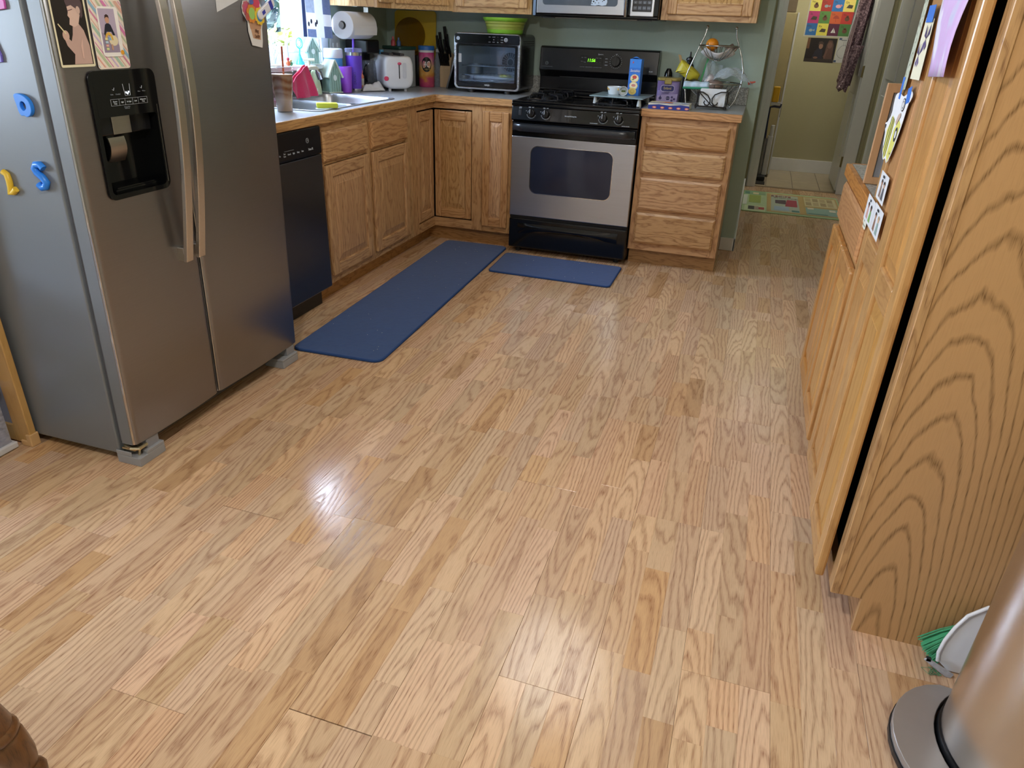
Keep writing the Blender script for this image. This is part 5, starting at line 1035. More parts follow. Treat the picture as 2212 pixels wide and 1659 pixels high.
# ------------------------------------------------------------------ window side: curtain, sill and sink things
ZC0 = .9147
t = thing('curtain', 'white and navy patterned cafe curtain hanging at the right of the sink window', 'curtain', (-.49, -.44, 1.22))
q = MB(); nu, nv = 44, 46
cw_ = [lucent('#eceef4'), lucent('#6a779a', .2, 120), lucent('#9aa4ba', .2, 90), lucent('#2f3a5c')]
fn = lambda a, b: (-.475 - .03 * a + .016 * math.sin(a * 22 + .6 * math.sin(b * 3)) * (.6 + .4 * b), -.615 + .325 * a + .02 * (1 - b) * (a - .5), 1.215 + .92 * b - .012 * a)
vs = [fn(i / nu, j / nv) for j in range(nv + 1) for i in range(nu + 1)]
def pat(i, j):
    u, v = i / nu, (j / nv * .92) % .30
    if u < .05: return 3
    if .52 < u < .66: return 0
    if u > .66: return 1 if (v < .048 or .115 < v < .19) else (0 if v < .115 else 1)
    if .16 < u < .46: return 1 if v < .040 or (.10 < v < .115) else (2 if .115 < v < .19 else 0)
    return 0
for k in range(4):
    fs = [(j * (nu + 1) + i, j * (nu + 1) + i + 1, (j + 1) * (nu + 1) + i + 1, (j + 1) * (nu + 1) + i) for j in range(nv) for i in range(nu) if pat(i, j) == k]
    q.add(vs, fs, k)
q.build('cloth', cw_, t, smooth=3)
q = MB()
for i, (a, z) in enumerate(((.2, .062), (.26, .075), (.33, .060), (.40, .072), (.24, .205), (.34, .225), (.44, .21), (.30, .25), (.15, .21))):
    x, y, _ = fn(a, z / .92); q.prism(ellipse(y, 1.215 + z, .008, .012, 8), .0, .001, T=FR((x + .009, 0, 0), (0, 1, 0), (0, 0, 1)))
q.build('print', plain('#3f4a63', .9), t)
q = MB(); q.cyl((-.50, -1.30, 2.14), (-.50, -.22, 2.14), .008); q.cyl((-.595, -1.30, 2.14), (-.50, -1.30, 2.14), .006); q.cyl((-.595, -.225, 2.14), (-.50, -.225, 2.14), .006); q.build('rod', plain('#d8d8d8', .3), t)
t = thing('paper_towel', 'white paper towel roll hanging under the narrow wall cabinet', 'paper towel', (-.44, -.13, 1.275))
PTW = plain('#e9ebee', .9, var=.02, bump=.3, scale=300)
Fy = FR((-.44, -.275, 1.275), (1, 0, 0), (0, 0, -1)); 
q = MB(FR((-.44, -.275, 1.275), (0, 0, 1), (1, 0, 0))); q.ring(ellipse(0, 0, .072, .072, 40), ellipse(0, 0, .021, .021, 40), 0, .285); q.build('roll', PTW, t, bev=.003, smooth=.5)
q = MB(); q.sheet(lambda a, b: (-.367 + .002 * math.sin(b * 5), -.27 + .275 * a, 1.275 - .05 * b), 6, 4, .0005); q.build('loose_sheet', PTW, t)
q = MB(); q.cyl((-.44, -.285, 1.275), (-.44, .02, 1.275), .010); q.cyl((-.44, -.287, 1.275), (-.44, -.281, 1.275), .017); q.box((-.455, .012, 1.26), (-.425, .018, 1.386)); q.box((-.455, -.12, 1.374), (-.425, .018, 1.386)); q.build('holder', plain('#8f8a84', .3, .8), t)
t = thing('switch_plate', 'white double switch plate on the wall under the cabinet', 'switch', (XL, -.09, 1.165))
q = MB(FXp(XL + .0005, -.15, 1.105)); q.prism(rrect(0, 0, .115, .115, .006), 0, .006); q.build('plate', plain('#dcdcd6', .4), t, bev=.002)
for y in (.034, .081): q = MB(FXp(XL + .006, -.15 + y, 1.105)); q.box((-.006, .045, 0), (.006, .070, .006)); q.build('toggle', plain('#eeeeea', .3), t, bev=.001)
SILL = 1.0683
t = thing('birdhouse', 'tall narrow teal birdhouse with pale roof on the window sill', 'birdhouse', (-.555, -.435, SILL), 0)
TEAL = plain('#8fb0a4', .7, var=.12, scale=50); TEALP = plain('#c9d6c8', .7, var=.08)
def birdhouse(t, x, y, z, w, d, h, ridge, rz):
    T = TR((x, y, z), rz)
    q = MB(T @ FR((0, d / 2, 0), (1, 0, 0), (0, 0, 1))); q.prism([(-w / 2, 0), (w / 2, 0), (w / 2, h), (0, ridge), (-w / 2, h)], 0, d); q.build('body', TEAL, t, bev=.001)
    for k in range(5):
        q = MB(T); xx = -w / 2 + (k + .5) * w / 5; q.box((xx - w / 10 + .0012, -d / 2 - .0035, .003), (xx + w / 10 - .0012, -d / 2 - .0003, h * .98 + (ridge - h) * (1 - abs(xx) / (w / 2)) * .85)); q.build('slat', TEAL, t, bev=.0006, seg=1)
    q = MB(T @ FR((0, -d / 2 - .0035, 0), (1, 0, 0), (0, 0, 1))); q.prism(ellipse(0, h * .86, w * .15, w * .21, 18), 0, .0012); q.build('hole', plain('#dcebe6', .6), t)
    for s in (-1, 1):
        a = math.atan2(ridge - h, w / 2); L = math.hypot(w / 2, ridge - h) + .022
        q = MB(T @ Matrix.Translation((0, 0, ridge + .006)) @ Matrix.Rotation(s * a, 4, 'Y')); q.box((0 if s > 0 else -L, -d / 2 - .014, -.004), (L if s > 0 else 0, d / 2 + .010, .005)); q.build('roof_board', TEALP, t, bev=.001)
    q = MB(T); q.box((-w / 2 - .008, -d / 2 - .008, .0), (w / 2 + .008, d / 2 + .008, .006)); q.build('base', TEALP, t, bev=.001)
birdhouse(t, -.555, -.435, SILL, .066, .056, .080, .140, .85)
t = thing('birdhouse', 'short teal birdhouse with slatted front beside the sink', 'birdhouse', (-.505, -.375, ZC0 + .004))
birdhouse(t, -.487, -.362, ZC0 + .0045, .078, .078, .095, .170, 1.12)
t = thing('pod_tub', 'blue tub with wide white lid behind the short birdhouse', 'tub', (-.545, -.265, ZC0))
q = MB(); c_ = (-.528, -.252, ZC0); q.lathe([(.046, 0), (.051, .006), (.053, .19), (.050, .198)], 32, c_); q.build('body', plain('#5aa6dc', .3, var=.25, scale=14), t, smooth=.7)
q = MB(); q.lathe([(.055, .185), (.057, .19), (.055, .232), (.051, .236), (0, .236)], 32, c_); q.build('lid', plain('#e6ecf2', .35), t, smooth=.6)
q = MB(); q.prism([(0, 0), (.05, .09), (.02, .10), (-.04, .03)], 0, .001, T=FR((c_[0] + .031, c_[1] - .046, ZC0 + .05), (.8, .6, 0), (0, 0, 1))); q.build('label', plain('#2b5fc0', .35), t)
# faucet with pull-out head
t = thing('faucet', 'cream and chrome kitchen faucet with tee lever behind the sink', 'faucet', (-.530, -.64, .919))
CRM = plain('#dcdcc8', .25, coat=.3)
q = MB(); q.lathe([(.030, .0), (.030, .008), (.020, .014), (.018, .10), (.016, .118)], 24, (-.525, -.640, .9190)); q.build('base', CRM, t, smooth=.7)
q = MB(); q.tube([(-.525, -.640, 1.03), (-.505, -.655, 1.045), (-.470, -.655, 1.055), (-.455, -.620, 1.062), (-.450, -.575, 1.062), (-.448, -.562, 1.052)], [.012, .012, .011, .011, .011, .012], 14); q.build('spout', CRM, t, smooth=1)
q = MB(); q.tube([(-.448, -.563, 1.054), (-.445, -.553, 1.030), (-.443, -.545, 1.004)], [.013, .018, .017], 16); q.tube([(-.4465, -.557, 1.041), (-.446, -.555, 1.035)], .0185, 16); q.build('spray_head', plain('#c9ccd2', .15, 1.0), t, smooth=.8)
q = MB(); q.cyl((-.500, -.560, 1.055), (-.500, -.560, 1.098), .0075); q.tube([(-.526, -.578, 1.099), (-.474, -.542, 1.099)], .0075, 10); q.tube([(-.525, -.640, 1.035), (-.500, -.560, 1.056)], .009, 10); q.build('lever', CRM, t, smooth=.9)
t = thing('dish_towel', 'pink waffle dish towel draped over the faucet spout by the sink', 'towel', (-.43, -.72, .92))
q = MB()
def tw(a, b):
    top = 1.075 - .085 * (1 - a) ** 1.2; z = top + (.922 - top) * b
    y = -.845 + .20 * a + (.030 * b if a > .5 else -.01 * b); x = -.440 + .030 * b - .02 * a + .009 * math.sin(a * 13 + 2 * b) * (.3 + b)
    k = .0014 if (int(a * 44) + int(b * 34)) % 2 else 0
    return (x + k, y - k, z)
q.sheet(tw, 44, 34, .003); q.sheet(lambda a, b: tuple(p + d for p, d in zip(tw(a, b * .6), (-.018 - .01 * b, .004, .004 - .004 * b))), 20, 12, .003); q.build('cloth', plain('#cf3560', .95, var=.14, scale=160, bump=.6, sheen=.3), t, smooth=2)
t = thing('soap_bottle', 'pale green tapered soap bottle standing by the sink edge', 'bottle', (-.500, -.525, ZC0))
SOAP = plain('#b9c7a0', .35)
q = MB(); q.lathe([(.030, 0), (.034, .004), (.033, .03), (.022, .10), (.020, .118), (.014, .126), (0, .126)], 28, (-.488, -.530, ZC0 + .0045)); q.build('body', SOAP, t, smooth=.8)
q = MB(); q.cyl((-.488, -.530, ZC0 + .128), (-.488, -.530, ZC0 + .14), .010); q.build('cap', CRM, t)
q = MB(); q.box((-.012, -.0008, 0), (.012, .0008, .014), T=TR((-.470, -.558, ZC0 + .025), .55)); q.build('label', plain('#e0e4d2', .5), t)
t = thing('white_tap', 'bent white filter tap at the back of the window sill', 'tap', (-.60, -.63, SILL))
q = MB(); q.tube([(-.60, -.615, SILL), (-.60, -.612, SILL + .07), (-.598, -.61, SILL + .11), (-.59, -.598, SILL + .125), (-.578, -.585, SILL + .132)], [.010, .0095, .009, .009, .010], 12); q.build('spout', plain('#e2e6ee', .3), t, smooth=1)
q = MB(); q.lathe([(.034, 0), (.036, .006), (.030, .018), (.012, .022)], 24, (-.60, -.64, SILL)); q.build('base', plain('#e2e6ee', .3), t, smooth=.8)
t = thing('dish_wand', 'clear blue loop brush standing upright on the window sill', 'brush', (-.585, -.50, SILL))
WND = plain('#49b9ec', .15, var=.1)
q = MB(); q.lathe([(.026, 0), (.022, .012), (.008, .040), (.005, .055)], 20, (-.590, -.505, SILL)); q.build('stand', WND, t, smooth=.8)
q = MB(); q.tube([(-.590, -.505, SILL + .05), (-.588, -.503, SILL + .085)], .004, 8); q.tube([(-.588 + .016 * math.cos(a) * .55, -.503 + .020 * math.cos(a) * .85, SILL + .110 + .026 * math.sin(a)) for a in [2 * PI * k / 16 for k in range(16)]], .0035, 8, closed=True); q.tube([(-.588 + .010 * math.cos(a) * .55, -.503 + .012 * math.cos(a) * .85, SILL + .110 + .017 * math.sin(a)) for a in [2 * PI * k / 12 for k in range(12)]], .002, 6, closed=True); q.build('loop', WND, t, smooth=1)
t = thing('glass_branch', 'clear branching wire ornament at the left of the window sill', 'ornament', (-.585, -.77, SILL))
q = MB(); rr = random.Random(4); q.lathe([(.035, 0), (.034, .005), (.008, .010)], 16, (-.585, -.755, SILL))
for k in range(14):
    a = rr.uniform(0, 6.28); h = rr.uniform(.06, .17); q.tube([(-.585, -.755, SILL + .008), (-.585 + .012 * math.cos(a), -.755 + .012 * math.sin(a), SILL + h * .5), (-.585 + .035 * math.cos(a + .6), -.755 + .035 * math.sin(a + .6), SILL + h)], .0022, 5)
q.build('branches', plain('#dfe8f0', .1, .3), t, smooth=1)
for nm, lbl, x, y, c1, c2, s in (('figurine', 'tiny orange and red figurine on the window sill', -.555, -.675, '#d0683a', '#c23f48', .016), ('figurine', 'tiny green figurine on the window sill by the tap', -.550, -.655, '#58a070', '#d8c070', .012)):
    t = thing(nm, lbl, 'figurine', (x, y, SILL)); q = MB(); q.ball((x, y, SILL + s * .9), (s * .8, s * .8, s * .9), 10, 6); q.build('body', plain(c1, .4), t, smooth=2); q = MB(); q.ball((x, y, SILL + s * 2.2), s * .55, 10, 6); q.build('head', plain(c2, .4), t, smooth=2)
t = thing('candle_jar', 'small cream patterned jar behind the tall birdhouse on the sill', 'jar', (-.60, -.43, SILL)); q = MB(); q.lathe([(.022, 0), (.030, .02), (.030, .05), (.024, .062), (0, .062)], 20, (-.64, -.375, SILL)); q.build('body', plain('#d8cfb0', .4, var=.2, scale=80), t, smooth=.7)
# the cup of iced coffee at the near end
t = thing('coffee_cup', 'large clear cup of iced coffee with an orange straw near the refrigerator', 'cup', (-.172, -1.300, ZC0))
c_ = (-.178, -1.292, ZC0)
q = MB(); q.lathe([(.034, 0), (.036, .002), (.039, .06), (.041, .075), (.050, .165), (.053, .190), (.0545, .192)], 36, c_, cap=False); q.lathe([(0, .001), (.034, .001)], 36, c_, cap=False); q.build('cup', glass('#f6f4f2', .10), t, smooth=1)
q = MB(); q.tube([(c_[0] + .0535 * math.cos(2 * PI * k / 32), c_[1] + .0535 * math.sin(2 * PI * k / 32), c_[2] + .191) for k in range(32)], .0016, 6, closed=True); q.tube([(c_[0] + .0515 * math.cos(2 * PI * k / 32), c_[1] + .0515 * math.sin(2 * PI * k / 32), c_[2] + .172) for k in range(32)], .0007, 5, closed=True); q.build('rim', plain('#e3e3e3', .3), t, smooth=1)
m, nt, b_ = newmat('iced_coffee'); tc = N(nt, 'ShaderNodeTexCoord'); wv = N(nt, 'ShaderNodeTexWave'); wv.wave_type = 'RINGS'; wv.rings_direction = 'Y'; wv.inputs['Scale'].default_value = 9; wv.inputs['Distortion'].default_value = 4; wv.inputs['Detail'].default_value = 2; wv.inputs['Detail Scale'].default_value = 2
sp = N(nt, 'ShaderNodeSeparateXYZ'); nt.links.new(tc.outputs['Object'], wv.inputs['Vector']); nt.links.new(tc.outputs['Object'], sp.inputs[0])
mr = N(nt, 'ShaderNodeMapRange'); mr.inputs[1].default_value = .085; mr.inputs[2].default_value = .055; nt.links.new(sp.outputs[2], mr.inputs[0])
f1 = mathn(nt, 'MAXIMUM', mathn(nt, 'MULTIPLY', wv.outputs['Fac'], .55), mr.outputs[0]); nt.links.new(mixc(nt, f1, lin('#8c5636'), lin('#d2b6a0')), b_.inputs['Base Color']); b_.inputs['Roughness'].default_value = .25
q = MB(); q.lathe([(.033, .003), (.0375, .06), (.0395, .075), (.0475, .155), (0, .155)], 36, c_); q.build('coffee', m, t, smooth=.9)
q = MB(); q.lathe([(.0475, .1552), (.0480, .160), (0, .161)], 36, c_); q.build('foam', plain('#b98f63', .5), t, smooth=.9)
q = MB(); q.cyl((c_[0] + .004, c_[1] + .004, c_[2] + .06), (c_[0] + .012, c_[1] + .004, c_[2] + .275), .0042, n=10); q.build('straw', plain('#d8622c', .4), t, smooth=.8)
# in the near bowl
t = thing('sink_grid', 'black wire grid mat in the near sink bowl', 'grid', (-.3, -1.02, .745)); q = MB()
for k in range(9): q.tube([(-.44, -1.15 + k * .032, .752), (-.125, -1.15 + k * .032, .752)], .0035, 6)
for k in range(8): q.tube([(-.44 + k * .045, -1.15, .758), (-.44 + k * .045, -.894, .758)], .0035, 6)
q.build('wires', plain('#22252a', .4), t)
t = thing('sponge', 'yellow and lime green sponge by the front of the near sink bowl', 'sponge', (-.10, -1.10, .90))
q = MB(TR((-.082, -1.085, .921), .62)); q.box((-.05, -.022, 0), (.05, .022, .022)); q.build('foam', plain('#e6d83c', .95, var=.15, scale=200, bump=.6), t, bev=.006, seg=3)
q = MB(TR((-.082, -1.085, .921), .62)); q.box((-.05, -.030, .0), (.05, -.022, .021)); q.build('scrub_side', plain('#c6d24c', .95), t, bev=.003)
q = MB(TR((-.082, -1.13, .9190), .62)); q.box((-.03, -.018, 0), (.03, .018, .002)); q.build('cloth_edge', plain('#cfe0c2', .9), t)
# ------------------------------------------------------------------ counter between window and corner
t = thing('tumbler', 'tall purple insulated tumbler with clear lid and straw', 'tumbler', (-.43, -.172, ZC0)); c_ = (-.437, -.172, ZC0); PUR = plain('#6a44c8', .4, coat=.1)
q = MB(); q.lathe([(.034, 0), (.036, .003), (.036, .018)], 32, c_); q.build('steel_base', steel('#c8c8cc', .2, 'z'), t, smooth=.7)
q = MB(); q.lathe([(.0365, .018), (.038, .022), (.040, .09), (.0475, .125), (.0485, .20)], 32, c_); q.build('body', PUR, t, smooth=.8)
q = MB(); q.lathe([(.0488, .20), (.0492, .218)], 32, c_); q.build('steel_band', steel('#d8d8dc', .15, 'z'), t, smooth=.7)
q = MB(); q.lathe([(.0505, .218), (.0515, .235), (.046, .240), (0, .242)], 32, c_); q.build('lid', clear('#d8dcff', .18), t, smooth=.7)
q = MB(); q.cyl((c_[0], c_[1], c_[2] + .20), (c_[0] + .003, c_[1], c_[2] + .29), .0065, n=12); q.build('straw', plain('#7a54d8', .35), t, smooth=.8)
words('lettering', 'DUNKIN', .022, FR((c_[0] + .022, c_[1] - .0375, c_[2] + .085), (0, 0, 1), (-.86, -.50, 0)), plain('#4a2c96', .4), t)
t = thing('plastic_cup', 'bright violet plastic cup in front of the tall purple tumbler', 'cup', (-.44, -.285, ZC0)); q = MB(); q.lathe([(0, .001), (.028, .001), (.029, .004), (.037, .142), (.0362, .143), (.034, .142), (.027, .008), (0, .007)], 32, (-.436, -.277, ZC0)); q.build('cup', plain('#9a4fd6', .35), t, smooth=.9)
for nm, lbl, x, y, r, h, c1, c2 in (('jar', 'small white jar with printed label between birdhouse and violet cup', -.545, -.15, .028, .15, '#d8d8de', '#8f86b8'), ('bottle', 'small yellow bottle behind the violet cup', -.560, -.21, .012, .07, '#d8b838', '#e8e0c0'), ('bottle', 'slim orange and pink bottle to the right of the purple tumbler', -.445, -.075, .014, .115, '#e0805a', '#d86a78'), ('bottle', 'clear bottle with grey cap behind the orange bottle', -.500, -.055, .024, .15, '#9aa3a8', '#4a4f58'), ('bottle', 'small clear bottle with a blue cap in front of the coffee maker', -.440, .190, .024, .225, '#8a8f98', '#5a9ac8')):
    t = thing(nm, lbl, nm, (x, y, ZC0)); q = MB(); q.lathe([(r * .95, 0), (r, .004), (r, h * .72), (r * .5, h * .82), (r * .45, h * .86)], 20, (x, y, ZC0)); q.build('body', plain(c1, .25), t, smooth=.7); q = MB(); q.lathe([(r * .62, h * .86), (r * .62, h), (0, h)], 20, (x, y, ZC0)); q.build('cap', plain(c2, .4), t, smooth=.6)
    q = MB(); q.lathe([(r * 1.02, h * .25), (r * 1.02, h * .6)], 20, (x, y, ZC0), cap=False); q.build('label', plain('#d9d5dc' if nm == 'jar' else '#c9c2b0', .5, var=.3, scale=90), t)
t = thing('coffee_maker', 'black drip coffee maker in the dark corner under the paper towel', 'coffee maker', (-.50, .06, ZC0)); KB = plain('#101114', .3)
q = MB(); q.box((-.585, -.01, ZC0), (-.43, .15, ZC0 + .03)); q.build('base', KB, t, bev=.008); q = MB(); q.box((-.585, .06, ZC0 + .03), (-.50, .15, ZC0 + .275)); q.build('tank', KB, t, bev=.006); q = MB(); q.box((-.585, -.01, ZC0 + .205), (-.43, .15, ZC0 + .282)); q.build('brew_head', KB, t, bev=.010, seg=3)
q = MB(); q.lathe([(.045, 0), (.058, .03), (.058, .08), (.042, .12), (.044, .135)], 24, (-.462, .06, ZC0 + .031), cap=False); q.build('carafe', clear('#8a8f98', .25), t, smooth=.8); q = MB(); q.tube([(-.455, .012, ZC0 + .14), (-.450, -.012, ZC0 + .13), (-.450, -.012, ZC0 + .06), (-.455, .008, ZC0 + .05)], .007, 8); q.build('handle', KB, t, smooth=1)
t = thing('white_canister', 'white rounded canister behind the toaster', 'canister', (-.38, .13, ZC0)); q = MB(TR((-.515, .225, ZC0), .2)); q.prism(rrect(-.045, -.035, .045, .035, .018), 0, .205); q.build('body', plain('#c9ccd0', .4), t, bev=.006, smooth=.6); q = MB(TR((-.515, .225, ZC0), .2)); q.prism(rrect(-.052, -.037, .052, .037, .018), .2055, .222); q.build('lid', plain('#d8dade', .4), t, bev=.004, smooth=.6)
t = thing('cloth_bundle', 'crumpled white cloth lying in front of the toaster', 'cloth', (-.36, -.06, ZC0)); rr = random.Random(8)
q = MB(); q.sheet(lambda a, b: (-.372 + .115 * (a - .5) * .75 - .045 * (b - .5), -.070 + .125 * (a - .5) + .06 * (b - .5), ZC0 + .004 + .055 * max(0, math.sin(PI * a)) ** .5 * max(0, math.sin(PI * b)) ** .5 * (.72 + .22 * math.sin(8 * a + 3 * b) + .16 * math.sin(11 * b - 5 * a) + .07 * math.sin(23 * a + 17 * b))), 26, 20, .002); q.build('cloth', plain('#d9d9dd', .9, bump=.3), t, smooth=2)
t = thing('toaster', 'plain white rounded two slot toaster with pink lever', 'toaster', (-.285, .085, ZC0), 0); TW_ = plain('#dfe1e6', .28, coat=.3, var=.02)
Tt = TR((-.310, .085, ZC0), -.80)          # local x: along the long side, +x end carries the lever
q = MB(Tt)
L_, Wd = .128, .096
def tsec(u):
    x = -L_ + 2 * L_ * u; k = (1 - abs(2 * u - 1) ** 5) ** .35 if 0 < u < 1 else 0
    return x, k
ns = 24; pr_ = []
for i in range(ns):
    a = 2 * PI * i / ns; cx, cz = math.cos(a), math.sin(a); y = Wd * (abs(cx) ** .55) * (1 if cx > 0 else -1); z = .110 + .098 * (abs(cz) ** .55) * (1 if cz > 0 else -1)
    if cz > .5: z += .010 * (abs(cx) * 2 - .9)
    pr_.append((y, z))
us = [.0, .01, .04, .1, .2, .35, .5, .65, .8, .9, .96, .99, 1.0]; sc = [.80, .90, .96, .99, 1, 1, 1, 1, 1, .99, .96, .90, .80]
vs = [(-L_ + 2 * L_ * u, y * s_, .110 + (z - .110) * s_) for u, s_ in zip(us, sc) for y, z in pr_]
fs = [(k * ns + i, (k + 1) * ns + i, (k + 1) * ns + (i + 1) % ns, k * ns + (i + 1) % ns) for k in range(len(us) - 1) for i in range(ns)] + [tuple(range(ns)), tuple((len(us) - 1) * ns + i for i in range(ns))[::-1]]
q.add(vs, [f[::-1] for f in fs]); q.build('body', TW_, t, smooth=.9)
q = MB(Tt)
for y in (-.035, .035): q.box((-.09, y - .013, .196), (.09, y + .013, .2145))
q.build('bread_slots', plain('#3a3538', .5), t, bev=.003)
q = MB(Tt); q.prism(rrect(.022, .075, .046, .165, .011), 0, .0015, T=FR((L_ + .0005, 0, 0), (0, 1, 0), (0, 0, 1))); q.build('lever_recess', plain('#c9cbd2', .4), t); q = MB(Tt); q.box((L_ - .002, -.003, .075), (L_ + .0015, .003, .165)); q.build('lever_slot', plain('#23252a', .4), t)
q = MB(Tt); q.ball((L_ + .008, .0, .160), (.010, .013, .008), 12, 8); q.build('lever', plain('#d8506e', .35), t, smooth=2)
q = MB(Tt); q.lathe([(.014, 0), (.013, .010), (0, .011)], 16, T=FR((L_ - .010, -Wd + .020, .075), (1, 1, 0), (0, 0, 1)) @ Matrix.Translation((0, 0, .004))); q.build('dial', plain('#d8405e', .35), t, smooth=.7)
for k in range(4): q = MB(Tt); q.ball((L_ - .006, -.062 - .001 * k, .105 + .015 * k), (.0035, .003, .0035), 8, 6); q.build('button', plain('#c8506a', .4), t)
for x in (-.09, .085):
    for y in (-.05, .05): q = MB(Tt); q.cyl((x, y, 0), (x, y, .020), .009); q.build('foot', plain('#d0d2d8', .4), t)
t = thing('storage_bin', 'clear grey food bin with dark green lid behind the toaster', 'bin', (-.40, .36, ZC0)); Tb = TR((-.40, .365, ZC0), -.42)
q = MB(Tb); q.prism(rrect(-.088, -.07, .088, .07, .02), 0, .225); q.build('body', plain('#8f979a', .3, var=.08), t, bev=.004, smooth=.5); q = MB(Tb); q.prism(rrect(-.095, -.077, .095, .077, .022), .2255, .246); q.build('lid', plain('#1f4038', .4), t, bev=.005, smooth=.5)
for lbl, x, y, c1, c2, h in (('small red capped bottle on the bin lid, left of the blue one', -.425, .33, '#a8404a', '#c05058', .055), ('small blue bottle on the bin lid', -.395, .35, '#3a5a88', '#4a6a98', .05)):
    t = thing('small_bottle', lbl, 'bottle', (x, y, ZC0 + .246)); q = MB(); q.lathe([(.014, 0), (.014, h * .5), (.007, h * .7)], 14, (x, y, ZC0 + .2463)); q.build('body', plain(c1, .4), t, smooth=.8); q = MB(); q.lathe([(.007, h * .7), (.005, h), (0, h)], 12, (x, y, ZC0 + .2463)); q.build('cap', plain(c2, .4), t, smooth=.8)
t = thing('cutting_board', 'big yellow plastic cutting board leaning on the wall in the corner', 'cutting board', (-.40, .57, ZC0))
q = MB(FR((-.535, .560, ZC0 + .0005), (1, 0, 0), (0, .06, 1))); q.prism(rrect(0, 0, .305, .458, .022), -.008, 0); q.build('board', plain('#c9a81c', .45, var=.05), t, bev=.002)
t = thing('glass_plate', 'round clear glass plate leaning on the yellow cutting board', 'plate', (-.42, .52, ZC0 + .2))
q = MB(FR((-.415, .540, ZC0 + .0), (1, 0, 0), (0, .10, 1))); q.lathe([(0, .002), (.10, .002), (.112, .006), (.114, .008), (.112, .0085), (.10, .005), (0, .004)], 40, (0, .305, 0)); q.build('disc', glass('#e0d8b0', .03), t, smooth=.8); q = MB(); q.box((-.50, .505, ZC0), (-.33, .540, ZC0 + .19)); q.build('stand', plain('#3a3d40', .5), t, bev=.004)
t = thing('tea_tub', 'pink iced tea tub with blue lid right of the grey bin', 'tub', (-.255, .465, ZC0)); c_ = (-.252, .468, ZC0)
m, nt, b_ = newmat('tea_print'); tc = N(nt, 'ShaderNodeTexCoord'); sp = N(nt, 'ShaderNodeSeparateXYZ'); nt.links.new(tc.outputs['Object'], sp.inputs[0]); nz = N(nt, 'ShaderNodeTexNoise'); nz.inputs['Scale'].default_value = 26; nt.links.new(tc.outputs['Object'], nz.inputs[0]); cr = N(nt, 'ShaderNodeValToRGB'); el = cr.color_ramp.elements
el[0].position = 0; el[0].color = lin('#b0386e'); el[1].position = 1; el[1].color = lin('#c03a86')
for ps, cl in ((.18, '#c2506a'), (.28, '#cf8a3a'), (.42, '#dba85c'), (.55, '#dcb88a'), (.70, '#c87a9a'), (.85, '#c8508c')): x = el.new(ps); x.color = lin(cl)
nt.links.new(mathn(nt, 'ADD', mathn(nt, 'MULTIPLY', sp.outputs[2], 4.3), mathn(nt, 'MULTIPLY', mathn(nt, 'SUBTRACT', nz.outputs['Fac'], .5), .5)), cr.inputs[0]); nt.links.new(cr.outputs[0], b_.inputs['Base Color']); b_.inputs['Roughness'].default_value = .3
q = MB(); q.lathe([(.050, 0), (.052, .004), (.052, .212)], 36, c_); q.build('body', m, t, smooth=.6); q = MB(); q.lathe([(.0515, .2122), (.0525, .226)], 36, c_); q.build('collar', plain('#d8dce2', .4), t, smooth=.6); q = MB(); q.lathe([(.0545, .2262), (.0545, .248), (.050, .252), (0, .252)], 36, c_); q.build('lid', plain('#2f6cb8', .35), t, smooth=.6)
dv = Vector((.42, -.907, 0)); FT_ = FR((c_[0] + dv.x * .0523, c_[1] + dv.y * .0523, ZC0 + .14), (.907, .42, 0), (0, 0, 1))
def wrapdisc(rx, rz_, off, col, nm, z0=0, x0=0):
    b = MB(FT_); pts = [(x0 + rx * math.cos(2 * PI * k / 24), z0 + rz_ * math.sin(2 * PI * k / 24)) for k in range(24)]; R_ = .0523
    vs = [(R_ * math.sin(x / R_), y, R_ * (math.cos(x / R_) - 1) + off) for x, y in pts] + [(0, z0, off + .0001)]
    b.add(vs, [(k, (k + 1) % 24, 24) for k in range(24)]); return b.build(nm, plain(col, .3), t)
wrapdisc(.034, .046, .0008, '#15171a', 'emblem'); words('lettering', '4C', .052, FT_ @ Matrix.Translation((0, 0, .0022)), plain('#e8e8ea', .3), t, shear=.12, squash=.62)
words('lettering', 'ICED TEA', .010, FT_ @ Matrix.Translation((.006, -.030, .0014)), plain('#c8b050', .3), t)
t = thing('water_bottle', 'clear plastic bottle right of the pink tea tub', 'bottle', (-.19, .545, ZC0)); q = MB(); q.lathe([(.026, 0), (.028, .01), (.028, .15), (.012, .20), (.012, .215)], 20, (-.205, .548, ZC0)); q.build('body', clear('#cfd6e6', .22), t, smooth=.8); q = MB(); q.lathe([(.014, .2152), (.014, .232), (0, .232)], 16, (-.205, .548, ZC0)); q.build('cap', plain('#d8dae0', .4), t)
t = thing('knife_block', 'light wood knife block full of black handled knives', 'knife block', (-.135, .53, ZC0)); KW = oak('z', '#c9b08c', '#a98a62', contrast=.3, rings=60)
Fk = FR((-.172, .505, ZC0), (1, 0, 0), (0, 0, 1)); q = MB(Fk @ Matrix.Rotation(PI / 2, 4, 'Y') if False else FR((-.172, 0, 0), (0, 1, 0), (0, 0, 1))); q.prism([(.505, ZC0), (.590, ZC0), (.590, ZC0 + .20), (.550, ZC0 + .215), (.505, ZC0 + .112)], 0, .075); q.build('block', KW, t, bev=.002)
KH = plain('#0f1012', .3)
for i in range(6):
    q = MB(); x = -.167 + i * .0115; q.tube([(x, .515, ZC0 + .135), (x, .500, ZC0 + .165), (x - .001, .478, ZC0 + .210)], [.005, .0052, .0056], 8); kn = q.build('knife', KH, t, smooth=1); q = MB(); q.ball((x, .484, ZC0 + .2025), (.0018, .0015, .0018), 8, 6); q.build('rivet', plain('#c8c8cc', .2, .9), kn)
